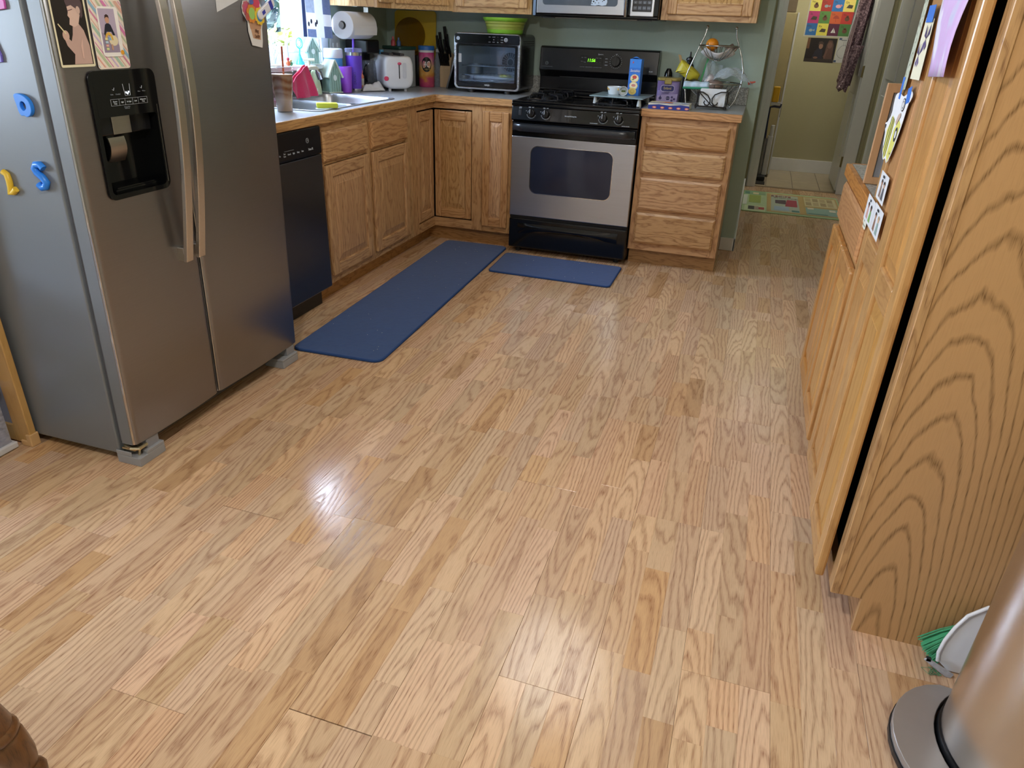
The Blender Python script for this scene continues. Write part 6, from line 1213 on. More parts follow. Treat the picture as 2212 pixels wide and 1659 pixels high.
for x, y, l, r in ((-.158, .555, .14, .0095), (-.125, .56, .175, .0105), (-.105, .55, .13, .009), (-.148, .535, .10, .0085), (-.118, .535, .10, .0085), (-.172, .54, .12, .008)):
    q = MB(); z = ZC0 + .155; q.tube([(x, y, z + .01), (x - .002, y - .018, z + l * .5), (x - .006, y - .045, z + l * .8), (x - .008, y - .060, z + l + .04)], [r * .7, r * .8, r, r * 1.05], 10); q.build('knife', KH, t, smooth=1)
q = MB(); q.tube([(-.132, .515, ZC0 + .15), (-.130, .50, ZC0 + .19), (-.120, .49, ZC0 + .215)], .0035, 8); q.build('shears', plain('#b8b8b8', .2, .9), t)
t = thing('tray', 'thin dark tray with a silver edge leaning against the toaster oven', 'tray', (-.03, .40, ZC0)); q = MB(FR((-.064, .372, ZC0 + .0005), (.10, .995, 0), (.32, -.03, .95))); q.prism(rrect(0, 0, .16, .20, .012), -.010, 0); q.build('tray', plain('#191b20', .3), t, bev=.003); q = MB(FR((-.064, .372, ZC0 + .0005), (.10, .995, 0), (.32, -.03, .95))); q.ring(rrect(-.001, -.001, .161, .201, .012), rrect(.004, .004, .156, .196, .010), -.0105, .0005); q.build('edge', plain('#b4b4b8', .25, .9), t)
# toaster oven
t = thing('toaster_oven', 'stainless countertop oven with glass door left of the range', 'toaster oven', (.25, .42, ZC0))
OX0, OX1, OY0, OY1, OZ0, OZ1 = .029, .468, .268, .575, .934, 1.258
sect = rrect(OX0, OZ0, OX1, OZ1, .028, 6); FY_ = FR((0, 0, 0), (1, 0, 0), (0, 0, 1))
SSO = steel('#cfd1d6', .28, 'x')
q = MB(FY_); inn_ = rrect(OX0 + .006, OZ0 + .006, OX1 - .006, OZ1 - .006, .024, 6); q.ring(sect, inn_, -OY1, -OY0 - .028); q.prism(inn_, -OY1, -OY1 + .012); q.build('shell', plain('#4a4d52', .22, .85), t, bev=.002, smooth=.5)
q = MB(FY_); q.ring(sect, rrect(OX0 + .016, OZ0 + .012, OX1 - .016, OZ1 - .062, .016, 6), -OY0 - .028, -OY0); q.build('front_frame', SSO, t, bev=.004, smooth=.5)
q = MB(FY_); q.prism(rrect(OX0 + .006, OZ1 - .060, OX1 - .006, OZ1 - .006, .010), -OY0, -OY0 + .002); q.build('control_panel', plain('#0b0c0f', .12), t, bev=.001)
for x, r in ((OX0 + .030, .0105), (OX0 + .345, .0115)): q = MB(FY_); q.ring(ellipse(x, OZ1 - .033, r, r, 20), ellipse(x, OZ1 - .033, r * .62, r * .62, 20), -OY0 + .002, -OY0 + .006); q.prism(ellipse(x, OZ1 - .033, r * .4, r * .4, 14), -OY0 + .002, -OY0 + .0035); q.build('button_ring', plain('#c9ccd2', .3, .6), t)
for i in range(4):
    for j in range(3):
        if i == 0 and j == 1: continue
        words('lettering', ('TIME', 'TEMP', 'BAKE', 'ROAST', 'AIR', 'DEHY', '+', '-', 'ON', 'KEEP', 'PIZZA', 'BROIL')[(i * 3 + j) % 12], .006, FR((OX0 + .238 + i * .027, OY0 - .0022, OZ1 - .020 - j * .014), (1, 0, 0), (0, 0, 1)), LBL, t)
q = MB(FY_); q.ring(rrect(OX0 + .018, OZ0 + .014, OX1 - .018, OZ1 - .064, .015, 6), rrect(OX0 + .030, OZ0 + .044, OX1 - .034, OZ1 - .074, .008, 6), -OY0 - .006, -OY0 - .001); q.build('door_frame', plain('#0d0e11', .15), t, smooth=.5)
q = MB(FY_); q.box((OX0 + .028, OZ0 + .042, -OY0 - .0055), (OX1 - .032, OZ1 - .072, -OY0 - .0025)); q.build('door_glass', glass('#e8f0f8', .06), t)
words('lettering', 'NINJA', .013, FR((OX0 + .225, OY0 - .0, OZ0 + .028), (1, 0, 0), (0, 0, 1)), plain('#e8ecf0', .3), t)
INN = plain('#c3cad2', .35, .3, var=.1)
q = MB(FY_); q.ring(rrect(OX0 + .020, OZ0 + .03, OX1 - .022, OZ1 - .07, .01), rrect(OX0 + .024, OZ0 + .034, OX1 - .026, OZ1 - .074, .008), -OY1 + .02, -OY0 - .03); q.prism(rrect(OX0 + .020, OZ0 + .03, OX1 - .022, OZ1 - .07, .01), -OY1 + .013, -OY1 + .02); cav = q.build('cavity', INN, t)
cx, cz, yb_ = OX1 - .155, OZ0 + .155, OY1 - .022
q = MB(FY_); q.ring(ellipse(cx, cz, .070, .070, 30), ellipse(cx, cz, .058, .058, 30), -yb_, -yb_ + .006)
for k in range(20): q.box((.022, -.0012, 0), (.058, .0012, .004), T=Matrix.Translation((cx, cz, -yb_)) @ Matrix.Rotation(2 * PI * k / 20, 4, 'Z'))
q.ring(ellipse(cx, cz, .024, .024, 20), ellipse(cx, cz, .020, .020, 20), -yb_, -yb_ + .004); q.build('fan_grille', plain('#b4bac0', .35, .4), cav); q = MB(FY_); q.prism(ellipse(cx, cz, .066, .066, 30), -yb_, -yb_ + .001); q.build('fan_opening', plain('#5d6369', .5), cav)
for z in (OZ0 + .080, OZ0 + .135):
    q = MB(); q.tube([(OX0 + .035, OY0 + .045, z), (OX1 - .04, OY0 + .045, z)], .0032, 8); q.tube([(OX0 + .035, OY1 - .05, z), (OX1 - .04, OY1 - .05, z)], .0032, 8)
    for k in range(14): x = OX0 + .045 + k * .027; q.tube([(x, OY0 + .045, z), (x, OY1 - .05, z)], .0016, 5)
    q.build('rack', plain('#c9cdd2', .2, .9), t)
q = MB(); q.lathe([(0, 0), (.045, 0), (.050, .004), (.050, .060), (.048, .060), (.046, .006), (0, .005)], 24, (OX0 + .10, OY0 + .13, OZ0 + .084)); q.build('pan', plain('#9aa0a6', .3, .8), t, smooth=.7)
q = MB(); q.box((OX0 + .04, OY0 + .05, OZ0 + .045), (OX1 - .05, OY1 - .04, OZ0 + .050)); q.build('crumb_tray', plain('#a9b4c0', .25, .8), t)
q = MB(FY_); q.box((OX0 + .026, OZ0 + .155, -OY0 - .0022), (OX0 + .05, OZ0 + .205, -OY0 - .0017)); q.build('sticker', plain('#b9bcc0', .5, var=.4, scale=200), t)
q = MB()
for r_ in range(3):
    for k in range(22): q.box((OX1 - .0005, OY0 + .06 + k * .0105, OZ1 - .042 - r_ * .012), (OX1 + .0006, OY0 + .066 + k * .0105, OZ1 - .037 - r_ * .012))
o = q.build('vent_holes', plain('#15161a', .6), t); o['kind'] = 'stuff'
q = MB(); q.box((OX1 - .0004, OY0 + .03, OZ0 + .03), (OX1 + .0012, OY1 - .01, OZ1 - .085)); q.build('side_plate', plain('#16181c', .15), t)
for x in (OX0 + .11, OX1 - .085):
    for y in (OY0 + .03, OY1 - .04): q = MB(); q.lathe([(.024, 0), (.022, .018), (.020, .0195)], 16, (x, y, ZC0)); q.build('foot', plain('#111214', .5), t, smooth=.7)
t = thing('bowl', 'lime green collapsible strainer bowl on top of the toaster oven', 'bowl', (.31, .42, OZ1)); LG = plain('#8fce3e', .4); LG2 = plain('#a3b04e', .4, var=.1); c_ = (.312, .425, OZ1 + .0005)
q = MB(); q.lathe([(0, 0), (.108, 0), (.112, .004), (.116, .022), (.108, .022), (.104, .008), (0, .007)], 40, c_); q.build('base', LG, t, smooth=.8)
q = MB(); q.lathe([(.1155, .0225), (.118, .036), (.121, .040), (.121, .052), (.126, .056), (.1275, .067), (.124, .067), (.117, .052), (.112, .0225)], 40, c_, cap=False); q.build('folding_wall', LG2, t, smooth=.5)
q = MB(); q.lathe([(.124, .0672), (.133, .070), (.140, .083), (.141, .089), (.134, .089), (.124, .078)], 40, c_, cap=False); q.lathe([(.124, .0672), (.124, .078)], 40, c_, cap=False); q.build('rim', LG, t, smooth=.8)
# ------------------------------------------------------------------ on the range
t = thing('glass_board', 'frosted glass cutting board over the right burners of the range', 'cutting board', (1.12, .2, .955))
q = MB(); q.prism([(.968, .045), (1.285, .010), (1.300, .330), (.985, .360)], .9560, .9620); q.build('board', plain('#93aab0', .25, var=.03), t, bev=.0015)
for x, y in ((1.0, .075), (1.262, .040), (1.01, .33), (1.27, .30)): q = MB(); q.lathe([(.014, 0), (.012, .015), (.009, .038)], 14, (x, y, .9172)); q.build('foot', plain('#b9bcba', .4), t, smooth=.8)
ZB = .9623
t = thing('cracker_box', 'tall blue cracker box standing on the glass board', 'box', (1.2, .2, ZB)); Tc = TR((1.2, .205, ZB), -.12); BLUB = plain('#2f74d0', .4, var=.03)
q = MB(Tc); q.box((-.034, -.025, 0), (.034, .025, .196)); q.build('carton', BLUB, t, bev=.0008, seg=1)
q = MB(Tc); q.box((-.0346, -.0245, .002), (-.0340, .0245, .195)); q.build('side', plain('#8f8fce', .5, var=.2, scale=60), t)
Fc = Tc @ FR((-.034, -.0252, 0), (1, 0, 0), (0, 0, 1))
def cracker(cx, cy, r): return [('#e6cf8a', ellipse(cx, cy, r, r * .85, 9)), ('#efe3c0', ellipse(cx, cy + .001, r * .82, r * .65, 10))]
flat_print('print', Fc, [('#2f74d0', [(0, .001), (.068, .001), (.068, .196), (0, .196)]), ('#3a86e0', [(0, .150), (.068, .150), (.068, .196), (0, .196)]), ('#c8403a', [(.014, .172), (.024, .176), (.020, .186)])] + cracker(.036, .094, .026) + [('#c84a3a', ellipse(.036, .100, .014, .010, 8)), ('#7a9a3a', ellipse(.028, .088, .008, .004, 8))] + cracker(.034, .054, .026) + [('#d08a7a', ellipse(.034, .056, .014, .008, 8))] + [('#e8cf78', ellipse(.030, .024, .024, .020, 14)), ('#c8a04a', ellipse(.030, .024, .012, .010, 10)), ('#e8cf78', ellipse(.030, .024, .010, .008, 10))], t)
words('lettering', 'Sociables', .020, Fc @ Matrix.Translation((.035, .134, .0026)), plain('#eef2f8', .4), t, shear=.3, squash=.78)
q = MB(Tc); q.sheet(lambda a, b: (-.030 + .05 * a, -.012 + .03 * b, .1965 + .012 * math.sin(PI * a) * (.5 + .5 * math.sin(5 * b))), 6, 4, .0004); q.build('torn_flap', plain('#4a8ae0', .5), t)
t = thing('mug', 'low white soup cup with flower print lying on the glass board', 'cup', (1.08, .17, ZB)); c_ = (1.085, .20, ZB); PORC = plain('#dfe6ea', .2, coat=.3)
q = MB(); q.lathe([(0, .0), (.034, .0), (.036, .003), (.045, .043), (.043, .043), (.034, .006), (0, .006)], 32, c_); q.build('cup', PORC, t, smooth=.9)
q = MB(); q.tube([(1.128, .19, ZB + .036), (1.150, .18, ZB + .034), (1.152, .175, ZB + .016), (1.125, .186, ZB + .012)], .0065, 10); q.build('handle', PORC, t, smooth=1)
q = MB()
for a, z, s in ((-2.6, .033, .008), (-2.3, .028, .006), (-.9, .030, .007), (-.6, .024, .008)): q.ball((c_[0] + .0425 * math.cos(a), c_[1] + .0425 * math.sin(a), ZB + z), (s * .6, s * .6, s), 8, 6)
q.build('flower_print', plain('#c9a040', .4, var=.3, scale=120), t)
t = thing('spoon_cup', 'tipped porcelain spoon cup with leaf print beside the soup cup', 'cup', (1.14, .13, ZB)); q = MB(TR((1.145, .145, ZB + .026), .3, PI / 2)); q.lathe([(.014, -.02), (.022, -.012), (.026, .018), (.024, .018), (.020, -.010), (0, -.016)], 24); q.build('cup', PORC, t, smooth=.9); q = MB(TR((1.145, .145, ZB + .026), .3, PI / 2)); q.box((-.012, -.006, .0185), (.012, .004, .0195)); q.build('leaf_print', plain('#5a6a3a', .4), t)
t = thing('shaker', 'small red and green shaker behind the cracker box', 'shaker', (1.165, .26, ZB)); q = MB(); q.lathe([(.015, 0), (.015, .022), (.010, .026)], 16, (1.160, .262, ZB)); q.build('body', plain('#3a8a5a', .4), t, smooth=.6); q = MB(); q.lathe([(.011, .0262), (.011, .045), (.008, .055), (0, .055)], 16, (1.160, .262, ZB)); q.build('cap', plain('#c8404a', .4), t, smooth=.7); q = MB(); q.lathe([(.007, .0552), (.006, .10), (0, .102)], 10, (1.160, .262, ZB)); q.build('wick', plain('#d8d8e0', .5), t)
# ------------------------------------------------------------------ right worktop
t = thing('formula_tub', 'lavender formula tub with gold lid beside the range', 'tub', (1.378, .375, ZC0)); LAV = plain('#9a8cc6', .4, var=.04)
q = MB(TR((1.378, .392, ZC0), .0)); q.prism(rrect(-.066, -.056, .066, .056, .030, 7), 0, .128); q.build('body', LAV, t, bev=.004, smooth=.6)
q = MB(TR((1.378, .392, ZC0), .0)); q.prism(rrect(-.070, -.060, .070, .060, .032, 7), .1283, .146); q.box((-.022, -.0655, .110), (.022, -.057, .140)); q.build('lid', plain('#a89a5c', .3, .4), t, bev=.004, smooth=.6)
Fm = FR((1.378, .392 - .0562, ZC0), (1, 0, 0), (0, 0, 1))
flat_print('print', Fm, [('#7a68ae', [(-.060, .075), (-.030, .080), (.02, .118), (.066, .126), (-.060, .126)]), ('#b3a6d8', [(-.060, .0), (.060, .0), (.064, .06), (-.058, .045)]), ('#e0dcf0', rrect(-.040, .070, .040, .105, .012)), ('#2a2c78', rrect(-.038, .072, .038, .103, .011)), ('#3a3466', [(-.045, .030), (-.030, .030), (-.0375, .050)]), ('#3a3466', ellipse(-.0375, .032, .009, .009, 12))] + [('#3a3466', ellipse(.008 + .0, .034, .013, .012, 6))] + [('#4a4278', ellipse(x, y, .0075, .007, 6)) for x, y in ((.032, .040), (.032, .022), (.046, .030))], t)
words('lettering', 'Enfamil', .020, Fm @ Matrix.Translation((0, .088, .0026)), plain('#e8d890', .4), t, squash=.8); words('lettering', 'GENTLEASE', .008, Fm @ Matrix.Translation((-.01, .060, .0026)), plain('#3a3466', .4), t); words('lettering', 'NEUROPRO', .007, Fm @ Matrix.Translation((.0, .0675, .0026)), plain('#3a3466', .4), t); words('lettering', '360 DHA', .006, Fm @ Matrix.Translation((.008, .034, .0026)), plain('#e0dcf0', .4), t)
t = thing('black_bottle', 'glossy black bottle standing behind the formula tub', 'bottle', (1.36, .52, ZC0)); q = MB(); q.lathe([(.026, 0), (.028, .01), (.028, .12), (.023, .165), (.012, .188), (0, .190)], 24, (1.352, .520, ZC0)); q.build('body', plain('#0e0f11', .12), t, smooth=.9)
t = thing('pump_bottle', 'dark pump bottle with pointed top behind the yellow bag', 'bottle', (1.46, .53, ZC0)); q = MB(); q.lathe([(.030, 0), (.030, .20), (.026, .215), (.018, .222), (.018, .235), (.024, .24), (.022, .252), (.006, .260), (.004, .285), (0, .288)], 20, (1.468, .545, ZC0)); q.build('body', plain('#141517', .3), t, smooth=.6)
t = thing('fruit_stand', 'two tier chrome wire fruit stand on the right worktop', 'fruit stand', (1.635, .38, ZC0)); CH = plain('#b4b4b4', .18, 1.0, var=.02)
BC, BZ, BR = (1.636, .395), 1.242, .112; LC, LZ, LR = (1.634, .385), 1.045, .162
for s, pts in ((-1, [(1.495, .345, ZC0 + .004), (1.487, .352, .96), (1.470, .365, 1.045), (1.480, .375, 1.10), (1.526, .390, 1.235), (1.548, .396, 1.29), (1.557, .40, 1.338)]), (1, [(1.752, .345, ZC0 + .004), (1.775, .355, .96), (1.795, .365, 1.045), (1.793, .380, 1.12), (1.772, .390, 1.19), (1.747, .395, 1.245), (1.728, .398, 1.29), (1.720, .40, 1.336)])):
    q = MB(); q.tube(pts, .0045, 8); q.build('upright', CH, t, smooth=1); q = MB(); q.ball(pts[-1], .0085, 12, 8); q.build('finial', CH, t, smooth=2); q = MB(); q.ball((pts[0][0], pts[0][1], ZC0 + .006), .006, 10, 6); q.build('foot', CH, t, smooth=2)
q = MB(); q.tube([(1.634, .54, ZC0 + .006), (1.634, .545, .97), (1.634, .540, 1.045)], .0045, 8); q.tube([(1.495, .345, ZC0 + .018), (1.634, .53, ZC0 + .018), (1.752, .345, ZC0 + .018)], .003, 8); q.build('rear_leg', CH, t, smooth=1)
def wire_bowl(c, z, r, d, n, nm):
    b = MB(); b.tube([(c[0] + r * math.cos(2 * PI * k / 36), c[1] + r * .9 * math.sin(2 * PI * k / 36), z) for k in range(36)], .0038, 8, closed=True); b.tube([(c[0] + r * .16 * math.cos(2 * PI * k / 16), c[1] + r * .15 * math.sin(2 * PI * k / 16), z - d) for k in range(16)], .003, 6, closed=True)
    for k in range(n):
        a = 2 * PI * k / n; b.tube([(c[0] + r * math.cos(a) * f, c[1] + r * .9 * math.sin(a) * f, z - d * (1 - f ** 2.2)) for f in (1, .93, .8, .62, .4, .16)], .0018, 5)
    b.build(nm, CH, t, smooth=1)
wire_bowl(BC, BZ, BR, .078, 22, 'upper_basket'); wire_bowl(LC, LZ, LR, .095, 26, 'lower_basket')
t = thing('orange', 'single orange in the upper basket of the fruit stand', 'orange', (1.598, .385, 1.24)); q = MB(); q.ball((1.598, .372, 1.247), (.036, .036, .034), 24, 16); q.build('fruit', plain('#dc8a1c', .4, var=.06, scale=90, bump=.5), t, smooth=2); q = MB(); q.ball((1.578, .343, 1.250), (.004, .003, .004), 8, 6); q.build('stem', plain('#6a4a1c', .7), t)
t = thing('paper_liner', 'crumpled white wrapper lying in the upper wire basket', 'wrapper', (1.64, .40, 1.19)); q = MB(); q.sheet(lambda a, b: (BC[0] + .098 * (2 * a - 1) * math.cos(.5 * PI * (b - .5)), BC[1] + .080 * (2 * b - 1) * math.cos(.5 * PI * (a - .5)), 1.176 + .060 * ((2 * a - 1) ** 2 + (2 * b - 1) ** 2) * .5 + .008 * math.sin(9 * a) * math.sin(8 * b)), 14, 14, .001); q.build('sheet', plain('#d4d2d2', .7, bump=.3), t, smooth=2)
t = thing('snack_packet', 'brown and silver snack packet at the right of the upper basket', 'packet', (1.69, .40, 1.24)); q = MB(); q.sheet(lambda a, b: (1.668 + .075 * a, .345 + .09 * b, 1.232 + .022 * math.sin(PI * a) * math.sin(PI * b) + .004 * math.sin(14 * a)), 12, 8, .002); q.build('packet', plain('#8a7a70', .25, .5, var=.3, scale=40), t, smooth=2)
t = thing('yellow_bag', 'crumpled yellow snack bag standing behind the fruit stand upright', 'bag', (1.475, .45, 1.0))
pts = [(1.398, 1.090), (1.424, 1.158), (1.452, 1.150), (1.500, 1.118), (1.546, 1.082), (1.536, 1.050), (1.49, 1.046), (1.44, 1.075)]
q = MB(); rr = random.Random(6); cx_, cz_ = 1.475, 1.10
def bagp(a, b):
    k = a * len(pts); i_ = int(k) % len(pts); f_ = k - int(k); p0, p1 = pts[i_], pts[(i_ + 1) % len(pts)]; x = p0[0] + (p1[0] - p0[0]) * f_; z = p0[1] + (p1[1] - p0[1]) * f_
    s_ = math.cos(PI * (b - .5)) ** .6; w = .010 * math.sin(23 * a + 9 * b) * s_
    return (cx_ + (x - cx_) * s_, .462 - .030 * math.sin(PI * (b - .5)) + w * .5, cz_ + (z - cz_) * s_ + w * .4)
q.sheet(bagp, 32, 12); q.build('bag', plain('#cfc23a', .4, var=.22, scale=30), t, smooth=2)
q = MB(FR((1.424, .455, 1.150), (.35, 0, -.1), (-.35, .0, 1))); q.box((-.008, -.02, -.006), (.010, .036, .006)); q.build('clip', plain('#a98a5a', .5), t)
CLR = clear('#e6eef2', .16, .12)
t = thing('zip_bag', 'clear zip bag with green seal leaning in the lower basket', 'bag', (1.6, .40, 1.08)); Fz = FR((1.548, .400, 1.005), (.93, .1, -.33), (.20, .15, .97))
q = MB(Fz); q.sheet(lambda a, b: (.10 * a, .17 * b, .014 * math.sin(PI * a) * math.sin(PI * b) + .005 * math.sin(12 * a + 9 * b)), 14, 14, .0012); q.build('bag', CLR, t, smooth=2); q = MB(Fz); q.box((-.004, .0, -.003), (.006, .172, .004)); q.build('seal', plain('#2f8f52', .4), t); q = MB(Fz); q.ball((.055, .060, .008), (.034, .046, .010), 12, 8); q.build('wrapped_food', plain('#b9b4b8', .3, .3, var=.4, scale=70), t, smooth=2)
t = thing('bread_bag', 'clear bread bag with red tie sprawling over the lower basket', 'bag', (1.72, .40, 1.06))
q = MB(); q.sheet(lambda a, b: (1.625 + .225 * a + .01 * math.sin(7 * b), .330 + .14 * b + .01 * a, 1.052 + (.082 * math.sin(PI * min(1, a * 1.05)) ** .8 * (.4 + .6 * math.sin(PI * b)) if a < .95 else .004) + .008 * math.sin(15 * a + 8 * b) - .004 * a), 22, 16, .001); q.build('bag', CLR, t, smooth=2)
q = MB(); q.tube([(1.835, .40, 1.054), (1.85, .395, 1.056), (1.872, .39, 1.062)], [.012, .006, .004], 8); q.build('tie', plain('#c8584a', .5), t, smooth=1); q = MB(); q.ball((1.640, .40, 1.030), (.055, .06, .032), 16, 10); q.build('bread', plain('#8f7a70', .8, var=.25, scale=40), t, smooth=2)
t = thing('foil_pouch', 'blue and white pouch with green zip on the front of the lower basket', 'pouch', (1.55, .26, 1.03))
Fu = FR((1.478, .228, 1.022), (1, 0, .02), (0, .6, .8)); q = MB(Fu); q.sheet(lambda a, b: (.145 * a, .040 * b, .010 * math.sin(PI * b) + .003 * math.sin(16 * a)), 16, 6, .008); q.build('pouch', plain('#b9d0e4', .3, var=.3, scale=50), t, smooth=2); q = MB(Fu); q.box((-.002, -.008, -.006), (.147, .0, .004)); q.build('zip', plain('#2f8f6a', .4), t)
t = thing('napkin_holder', 'black wrought iron napkin holder with scrolls at the worktop front', 'napkin holder', (1.65, .18, ZC0)); IR = plain('#26221e', .4, .4)
for y in (.158, .215):
    q = MB(); q.tube([(1.572, y, 1.008), (1.600, y, 1.006), (1.630, y - .002, .990), (1.645, y - .002, .968), (1.646, y - .002, .950), (1.635, y - .002, .938), (1.620, y - .002, .940), (1.612, y - .002, .952), (1.616, y - .002, .962)], .0034, 8)
    q.tube([(1.736, y, 1.012), (1.700, y, 1.010), (1.668, y - .002, .996), (1.655, y - .002, .975), (1.657, y - .002, .952), (1.670, y - .002, .940), (1.684, y - .002, .944), (1.688, y - .002, .956)], .0034, 8); q.tube([(1.582, y, 1.003), (1.625, y - .003, .966), (1.655, y - .003, .940), (1.735, y, .922)], .0028, 8); q.build('scroll', IR, t, smooth=1)
    for x in (1.570, 1.737): q = MB(); q.tube([(x, y, 1.010), (x + .002, y, .96), (x - .004, y, .930), (x, y - .004, ZC0 + .004)], .0036, 8); q.build('post', IR, t, smooth=1)
q = MB()
for x in (1.575, 1.733): q.tube([(x, .154, .932), (x, .219, .932)], .003, 6)
q.tube([(1.575, .158, .930), (1.733, .158, .930)], .003, 6); q.tube([(1.575, .215, .930), (1.733, .215, .930)], .003, 6); q.build('base_wires', IR, t, smooth=1)
for k in range(6):
    q = MB(FR((1.584, .168 + k * .0072, .9335), (1, 0, 0), (0, .02, 1))); q.prism(rrect(0, 0, .142, .088 + .002 * (k % 2), .004), -.0055, 0); tag(q.build('napkin', plain('#dfe3e8', .9), None, bev=.001), 'folded white paper napkin in the iron holder', 'napkin', 'napkins in the iron holder')
t = thing('food_box', 'flat blue and white food carton lying at the front of the right worktop', 'box', (1.44, .08, ZC0)); Tf = TR((1.436, .070, ZC0), .0)
q = MB(Tf); q.box((-.116, -.068, 0), (.112, .072, .030)); q.build('carton', plain('#e2dfc8', .5), t, bev=.001)
Fg = FR((1.32, .0018, ZC0), (1, 0, 0), (0, 0, 1)); wv_ = [(.0, .0), (.228, .0), (.228, .024), (.18, .028), (.12, .022), (.06, .026), (.0, .020)]
flat_print('print', Fg, [('#22348c', wv_)] + [('#d8604a', ellipse(.035 + k * .045, .009, .012, .006, 12)) for k in range(5)] + [('#e8c0a0', ellipse(.035 + k * .045, .009, .008, .0035, 10)) for k in range(5)], t)
Ft = FR((1.32, .002, ZC0 + .0301), (1, 0, 0), (0, 1, 0)); flat_print('top_print', Ft, [('#2a3f9a', [(.0, .0), (.228, .0), (.228, .022), (.12, .035), (.0, .020)]), ('#c8402e', [(.05, .055), (.13, .045), (.15, .07), (.12, .09), (.06, .085)]), ('#dfe6ea', [(.13, .05), (.22, .05), (.22, .13), (.13, .12)]), ('#e0a058', ellipse(.10, .10, .022, .018, 12))], t)
words('lettering', 'TRADITIONAL', .022, Ft @ Matrix.Translation((.120, .026, .0008)), plain('#e8ecf4', .4), t, shear=.1, squash=.9); words('lettering', '70', .030, Ft @ Matrix.Translation((.185, .085, .0009)), plain('#3a7ac0', .4), t, shear=.3)
# ------------------------------------------------------------------ the room beyond the hall door
t = thing('alphabet_poster', 'colourful alphabet picture poster on the far hall wall', 'poster', (2.44, 4.13, 1.6)); Fp = FR((2.234, 4.1295, 1.318), (1, 0, 0), (0, 0, 1))
q = MB(Fp); q.box((-.012, -.012, .0002), (.522, .66, .001)); q.build('sheet', plain('#b9b9ae', .6), t)
rows = [(('W', '#2f6aa8', 'x'), ('X', '#d8cf5a', 'b'), ('Y', '#5a2a44', 's'), ('Z', '#4a7a44', 'o'), ('', '#4a7a44', '')), (('S', '#b03a72', 'b'), ('T', '#5a8a4a', 'o'), ('U', '#c8603a', 'u'), ('V', '#b83a34', 'o'), ('', '#7a3a5a', '')), (('N', '#d8cf6a', 'o'), ('O', '#a83a34', 'x'), ('P', '#2f72b8', 'p'), ('Q', '#e0d070', 'b'), ('R', '#3a7a4a', 'o')), (('I', '#8a2a5a', 'o'), ('J', '#5a8a3a', 'x'), ('K', '#d08a3a', 'b'), ('L', '#b03060', 'o'), ('M', '#2a6ab8', 'p')), (('D', '#c8403a', 'o'), ('E', '#3a8a5a', 'x'), ('F', '#8a3a72', 'b'), ('G', '#d8b84a', 'o'), ('H', '#3a6ab0', 'p')), (('', '#3a6ab0', ''), ('A', '#d8c85a', 'o'), ('B', '#b83a5a', 'x'), ('C', '#4a8a4a', 'b'), ('', '#8a3a72', ''))]
LT = plain('#4a4038', .6)
for j, row in enumerate(rows):
    for i, (ch, c1, sh_) in enumerate(row):
        q = MB(Fp); x0, z0 = i * .102, j * .107; q.box((x0, z0, .001), (x0 + .102, z0 + .107, .0014)); q.build('square', plain(c1, .6), t)
        if not ch: continue
        words('lettering', ch + ch.lower(), .026, Fp @ Matrix.Translation((x0 + .028, z0 + .082, .0018)), LT, t)
        q = MB(Fp); cx, cz = x0 + .055, z0 + .045
        if sh_ == 'o': q.prism(ellipse(cx, cz, .022, .020, 12), .0014, .0018); q.prism(ellipse(cx, cz + .022, .012, .010, 10), .0014, .0018)
        elif sh_ == 'b': q.prism([(cx - .03, cz - .012), (cx + .025, cz - .016), (cx + .03, cz + .012), (cx - .01, cz + .018)], .0014, .0018)
        elif sh_ == 's': q.prism([(cx - .024, cz - .018), (cx - .002, cz - .018), (cx - .002, cz + .028)], .0014, .0018); q.prism([(cx + .002, cz - .018), (cx + .020, cz - .018), (cx + .002, cz + .020)], .0014, .0018)
        elif sh_ == 'u': q.prism([(cx - .03, cz), (cx + .03, cz), (cx + .018, cz + .022), (cx, cz + .03), (cx - .018, cz + .022)], .0014, .0018); q.prism([(cx - .002, cz - .03), (cx + .002, cz - .03), (cx + .002, cz), (cx - .002, cz)], .0014, .0018)
        elif sh_ == 'p': q.prism(ellipse(cx, cz, .026, .016, 12), .0014, .0018); q.prism(ellipse(cx + .024, cz + .008, .010, .009, 8), .0014, .0018)
        else: q.prism(ellipse(cx - .008, cz, .018, .013, 12), .0014, .0018); q.prism([(cx + .006, cz), (cx + .028, cz + .012), (cx + .028, cz - .010)], .0014, .0018)
        q.build('picture', plain({'s': '#d8dcd8', 'p': '#d89aa8', 'x': '#8fa0a8', 'u': '#a84a3a', 'b': '#4a443c', 'o': '#6a4a3a'}[sh_], .6), t)
t = thing('photo_poster', 'dark photo poster of two seated figures below the alphabet poster', 'poster', (2.41, 4.13, 1.18)); Fp = FR((2.270, 4.1295, 1.078), (1, 0, 0), (0, 0, 1))
flat_print('print', Fp, [('#241f1e', [(0, 0), (.28, -.004), (.28, .218), (.004, .218)]), ('#6a4a34', [(.004, .12), (.03, .12), (.03, .216), (.004, .216)]), ('#3a3230', [(0, 0), (.28, 0), (.28, .03), (0, .03)]), ('#2a2a36', [(.07, .03), (.17, .03), (.16, .11), (.12, .13), (.09, .10)]), ('#8a6a5a', ellipse(.138, .145, .020, .026, 12)), ('#4a3a34', [(.11, .15), (.115, .185), (.14, .19), (.16, .175), (.158, .16), (.13, .165)]), ('#7a5a4a', ellipse(.105, .04, .022, .010, 10)), ('#5a423a', [(.18, .03), (.262, .03), (.255, .16), (.235, .20), (.205, .20), (.190, .16)]), ('#6f544a', ellipse(.220, .155, .022, .030, 12)), ('#6a4e44', [(.175, .05), (.20, .12), (.21, .12), (.195, .03)])], t)
